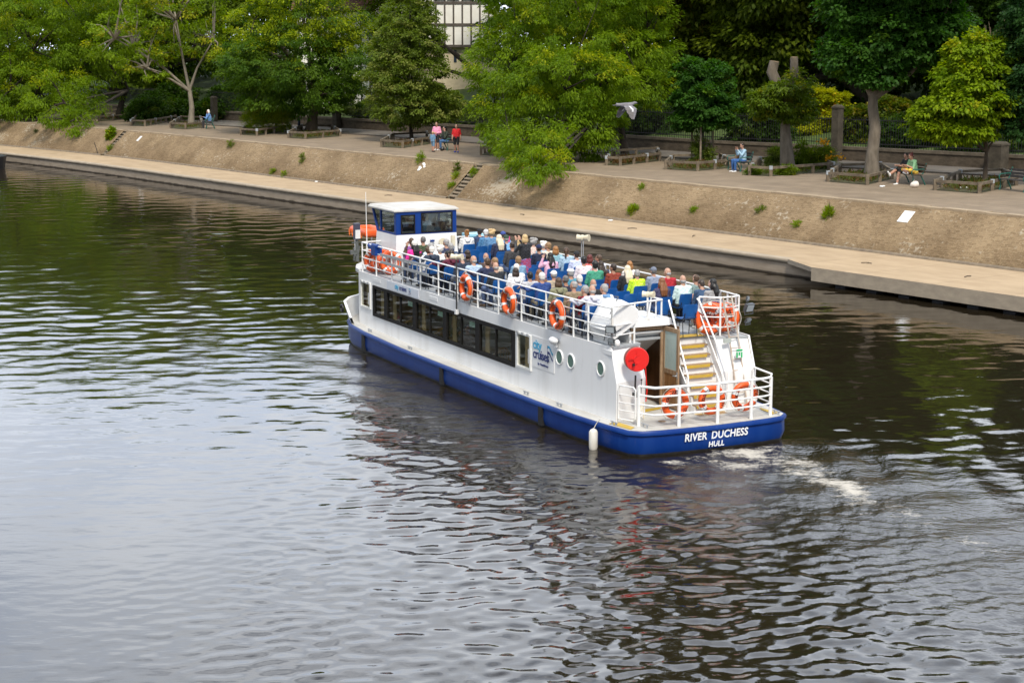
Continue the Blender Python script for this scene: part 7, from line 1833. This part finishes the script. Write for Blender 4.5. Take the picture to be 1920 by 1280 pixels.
m = BM_(); m.tube([(1.6, -.02, ZD + .12), (1.70, .2, ZD + .72), (1.76, .40, ZD + 1.02), (1.9, .52, ZD + 1.05), (2.3, .62, ZD + 1.0)], .012, 5); m.build('strap', BLK, t)
m = BM_(); m.tube([(1.553, .10, ZD + .42), (1.553, .26, ZD + .30), (1.553, .40, ZD + .36)], .010, 5); m.build('strap', BLK, t)
for d in (.15, .7):
    m = BM_(); m.box(1.7, 2.4, d, d + .05, ZD, ZD + .26); m.build('chock', WP, t)
# white fender over the side
u = 1.16; t = thing('fender', 'white cylindrical fender hanging over the port quarter to the water', 'fender', bw(u, -.52, .22), BROT)
m = MB(); m.tube([(0, 0, .25), (0, 0, .22), (0, 0, .17), (0, 0, -.17), (0, 0, -.23), (0, 0, -.26)], [.02, .075, .10, .10, .085, .03], 16); m.build('body', M('fender_white', (.74, .71, .64), .5, (.66, .61, .52), 4), t)
m = MB(); m.tube([(0, 0, .24), (0, -.10, .39), (-.05, -.14, .46)], .010, 5); m.build('lanyard', ROPE, t)

# ---------------------------------------------------------------- people on the bank
BS = 1.12
def bank(x, y, pose, rz, lb, hk, hc, top, scale=BS, dz=0, **k): return person(pose, at(x, y, ZB) + np.array([0, 0, dz]), rz, lb, hk, hc, top, scale=scale, **k)
def on_bench(i, dx, pose, turn, lb, hk, hc, top, dz=-.05, **k):
    b = BENCH[i]; c = b.matrix_basis @ Vector((dx, .16, 0)); return person(pose, tuple(c + Vector((0, 0, dz))), b.rotation_euler.z + math.pi / 2 + turn, lb, hk, hc, top, scale=BS, **k)
on_bench(0, .15, 'sit_chin', -.1, 'person in a blue patterned blouse, hand to face, on the green bench at left', 'bob', 'white', (.10, .24, .52), kind='print', c2=(.4, .5, .7), trou=(.03, .03, .035))
bank(819, 282, 'stand_front', -1.9, 'child standing in a pink sweatshirt and black shorts', 'tail', 'brown', (.72, .28, .42), 1.0, shorts=True, trou=(.015, .015, .018), shoe=(.7, .7, .7))
bank(812, 285, 'stand', 1.0, 'small child in denim dungarees beside the pink sweatshirt', 'crop', 'blond', (.13, .24, .36), .72, shorts=True, trou=(.13, .24, .36), shoe=(.03, .03, .05), sleeve='short')
on_bench(1, .10, 'sit_chin', .25, 'person in a dark green jacket and blue jeans on the family bench', 'tail', 'black', (.035, .045, .03), trou=(.06, .14, .30), shoe=(.6, .5, .48))
b = BENCH[1].matrix_basis @ Vector((.58, .2, .14)); person('sit', tuple(b), BENCH[1].rotation_euler.z + math.pi / 2, 'small child in a dark vest seated on the family bench', 'short', 'brown', (.06, .05, .09), scale=.72, sleeve='short', shorts=True)
bank(856, 286, 'stand', -1.75, 'child standing in a red football shirt and black shorts', 'crop', 'dark', (.55, .012, .015), .98, sleeve='short', shorts=True, trou=(.012, .012, .014), shoe=(.03, .06, .4))
on_bench(2, -.35, 'sit_phone', .1, 'person in a light blue jacket and jeans holding a phone on the dark bench', 'short', 'dark', (.30, .45, .56), trou=(.03, .10, .28), shoe=(.75, .75, .75))
on_bench(3, .34, 'sit_stretch', .2, 'person in a black T-shirt and shorts, legs crossed, on the brown bench', 'short', 'dark', (.014, .014, .016), sleeve='short', shorts=True, trou=(.012, .012, .013), shoe=(.7, .7, .68))
on_bench(3, -.32, 'sit_tuck', .15, 'person in a green vest and yellow wrap curled up on the brown bench', 'bun', 'red', (.22, .42, .22), sleeve='short', shorts=True, trou=(.72, .46, .06), shoe=(.6, .6, .6), dz=0)
# bags
bagm = M('tote_canvas', (.72, .66, .58), .9, (.62, .42, .36), 7, lo=.55, hi=.75)
p = at(1715, 352, ZB); m = MB(); m.ell((0, 0, .17), (.27, .18, .17), 14, 9); m.ell((.08, 0, .26), (.15, .12, .10)); m.ell((-.14, .02, .15), (.14, .14, .14)); me = remesh(m, .025, 2); me.materials.append(bagm); t = link('tote_bag', me, loc=p); t.scale = (.75, .75, .85); tag(t, 'white canvas tote bag on the ground before the brown bench', 'bag')
m = MB(); m.tube([(-.12, 0, .25), (-.05, .02, .40), (.12, 0, .30)], .014, 6); m.build('handle', bagm, t)
c = BENCH[2].matrix_basis @ Vector((.15, .2, .5)); m = MB(); m.hexa([(-.1, -.06, 0), (.1, -.06, 0), (.1, .06, 0), (-.1, .06, 0)], [(-.12, -.07, .24), (.12, -.07, .24), (.12, .07, .24), (-.12, .07, .24)]); tag(m.build('paper_bag', M('kraft_paper', (.36, .22, .11), .8), loc=tuple(c), rz=BENCH[2].rotation_euler.z), 'brown paper bag on the dark bench beside the phone user', 'bag')
p = at(829, 283, ZB); m = MB(); m.ell((0, 0, .11), (.16, .11, .11)); m.ell((.05, 0, .2), (.09, .07, .06)); me = remesh(m, .02, 1); me.materials.append(BLK); tag(link('black_bag', me, loc=p), 'black bag on the ground beside the family bench', 'bag')

# ---------------------------------------------------------------- pigeon in flight
p = at_y(1176, 198, 45.0); t = thing('pigeon', 'grey pigeon with white wing bars flying before the trees', 'bird', p, R(8), None, .8)
gy = M('pigeon_grey', (.14, .132, .145), .8, (.22, .21, .22), 9); dk = M('pigeon_flight_feather', (.09, .085, .085), .8, (.18, .16, .15), 14, (1, 6, 1)); wb = M('pigeon_white_bar', (.6, .6, .6), .6)
def wing(sg, tip, mid):
    # seven span stations, rounded leading edge, ragged primaries at the tip
    m = MB(); r0 = (Vector((.12, .05 * sg, .02)), Vector((-.12, .05 * sg, .02))); r1 = (Vector(mid[0]), Vector(mid[1])); r2 = (Vector(tip[0]), Vector(tip[1])); st = []
    for k in range(9):
        f = k / 8
        if f < .5: q = f / .5; a = r0[0].lerp(r1[0], q); b = r0[1].lerp(r1[1], q)
        else: q = (f - .5) / .5; a = r1[0].lerp(r2[0], q); b = r1[1].lerp(r2[1], q)
        bulge = math.sin(f * math.pi) * .035; ch = (a - b).normalized(); w = 1 - .85 * max(0, f - .55) ** 1.6 * 2
        c = (a + b) / 2; h = (a - b).length / 2 * max(.12, w); a2 = c + ch * (h + bulge); b2 = c - ch * (h + (.02 if k % 2 else -.005))
        st.append([a2, a2.lerp(b2, .3), a2.lerp(b2, .48), b2])
    up = Vector((0, 0, .010))
    for i in range(8):
        for j in range(3):
            m.mat(2 if j == 1 and 1 <= i <= 4 else (0 if j == 0 or i < 2 else 1)); q = [st[i][j], st[i][j + 1], st[i + 1][j + 1], st[i + 1][j]]
            m.add([p for p in q] + [p - up for p in q], [(0, 1, 2, 3), (7, 6, 5, 4), (0, 4, 5, 1), (1, 5, 6, 2), (2, 6, 7, 3), (3, 7, 4, 0)])
    return m
m = MB(); m.tube([(-.36, 0, .02), (-.24, 0, .02), (-.10, 0, .0), (.08, 0, .01), (.18, 0, .05), (.23, 0, .08), (.29, 0, .08), (.325, 0, .07)], [.055, .05, .085, .085, .055, .045, .035, .006], 12); o = m.build('body', gy, t, angle=70)
m = MB(); m.hexa([(-.30, -.03, .01), (-.46, -.08, .0), (-.46, .08, .0), (-.30, .03, .01)], [(-.30, -.03, .03), (-.46, -.08, .015), (-.46, .08, .015), (-.30, .03, .03)]); m.build('tail', dk, t)
wing(-1, [(.20, -.34, -.42), (.02, -.40, -.40)], [(.22, -.26, -.10), (-.08, -.28, -.14)]).build('wing', [gy, dk, wb], t)
wing(1, [(-.16, .30, -.40), (-.34, .22, -.36)], [(.02, .26, -.10), (-.24, .22, -.14)]).build('wing', [gy, dk, wb], t)
m = MB(); m.cyl((.32, 0, .07), (.36, 0, .06), .010, 8, .002); m.build('beak', BLK, t)
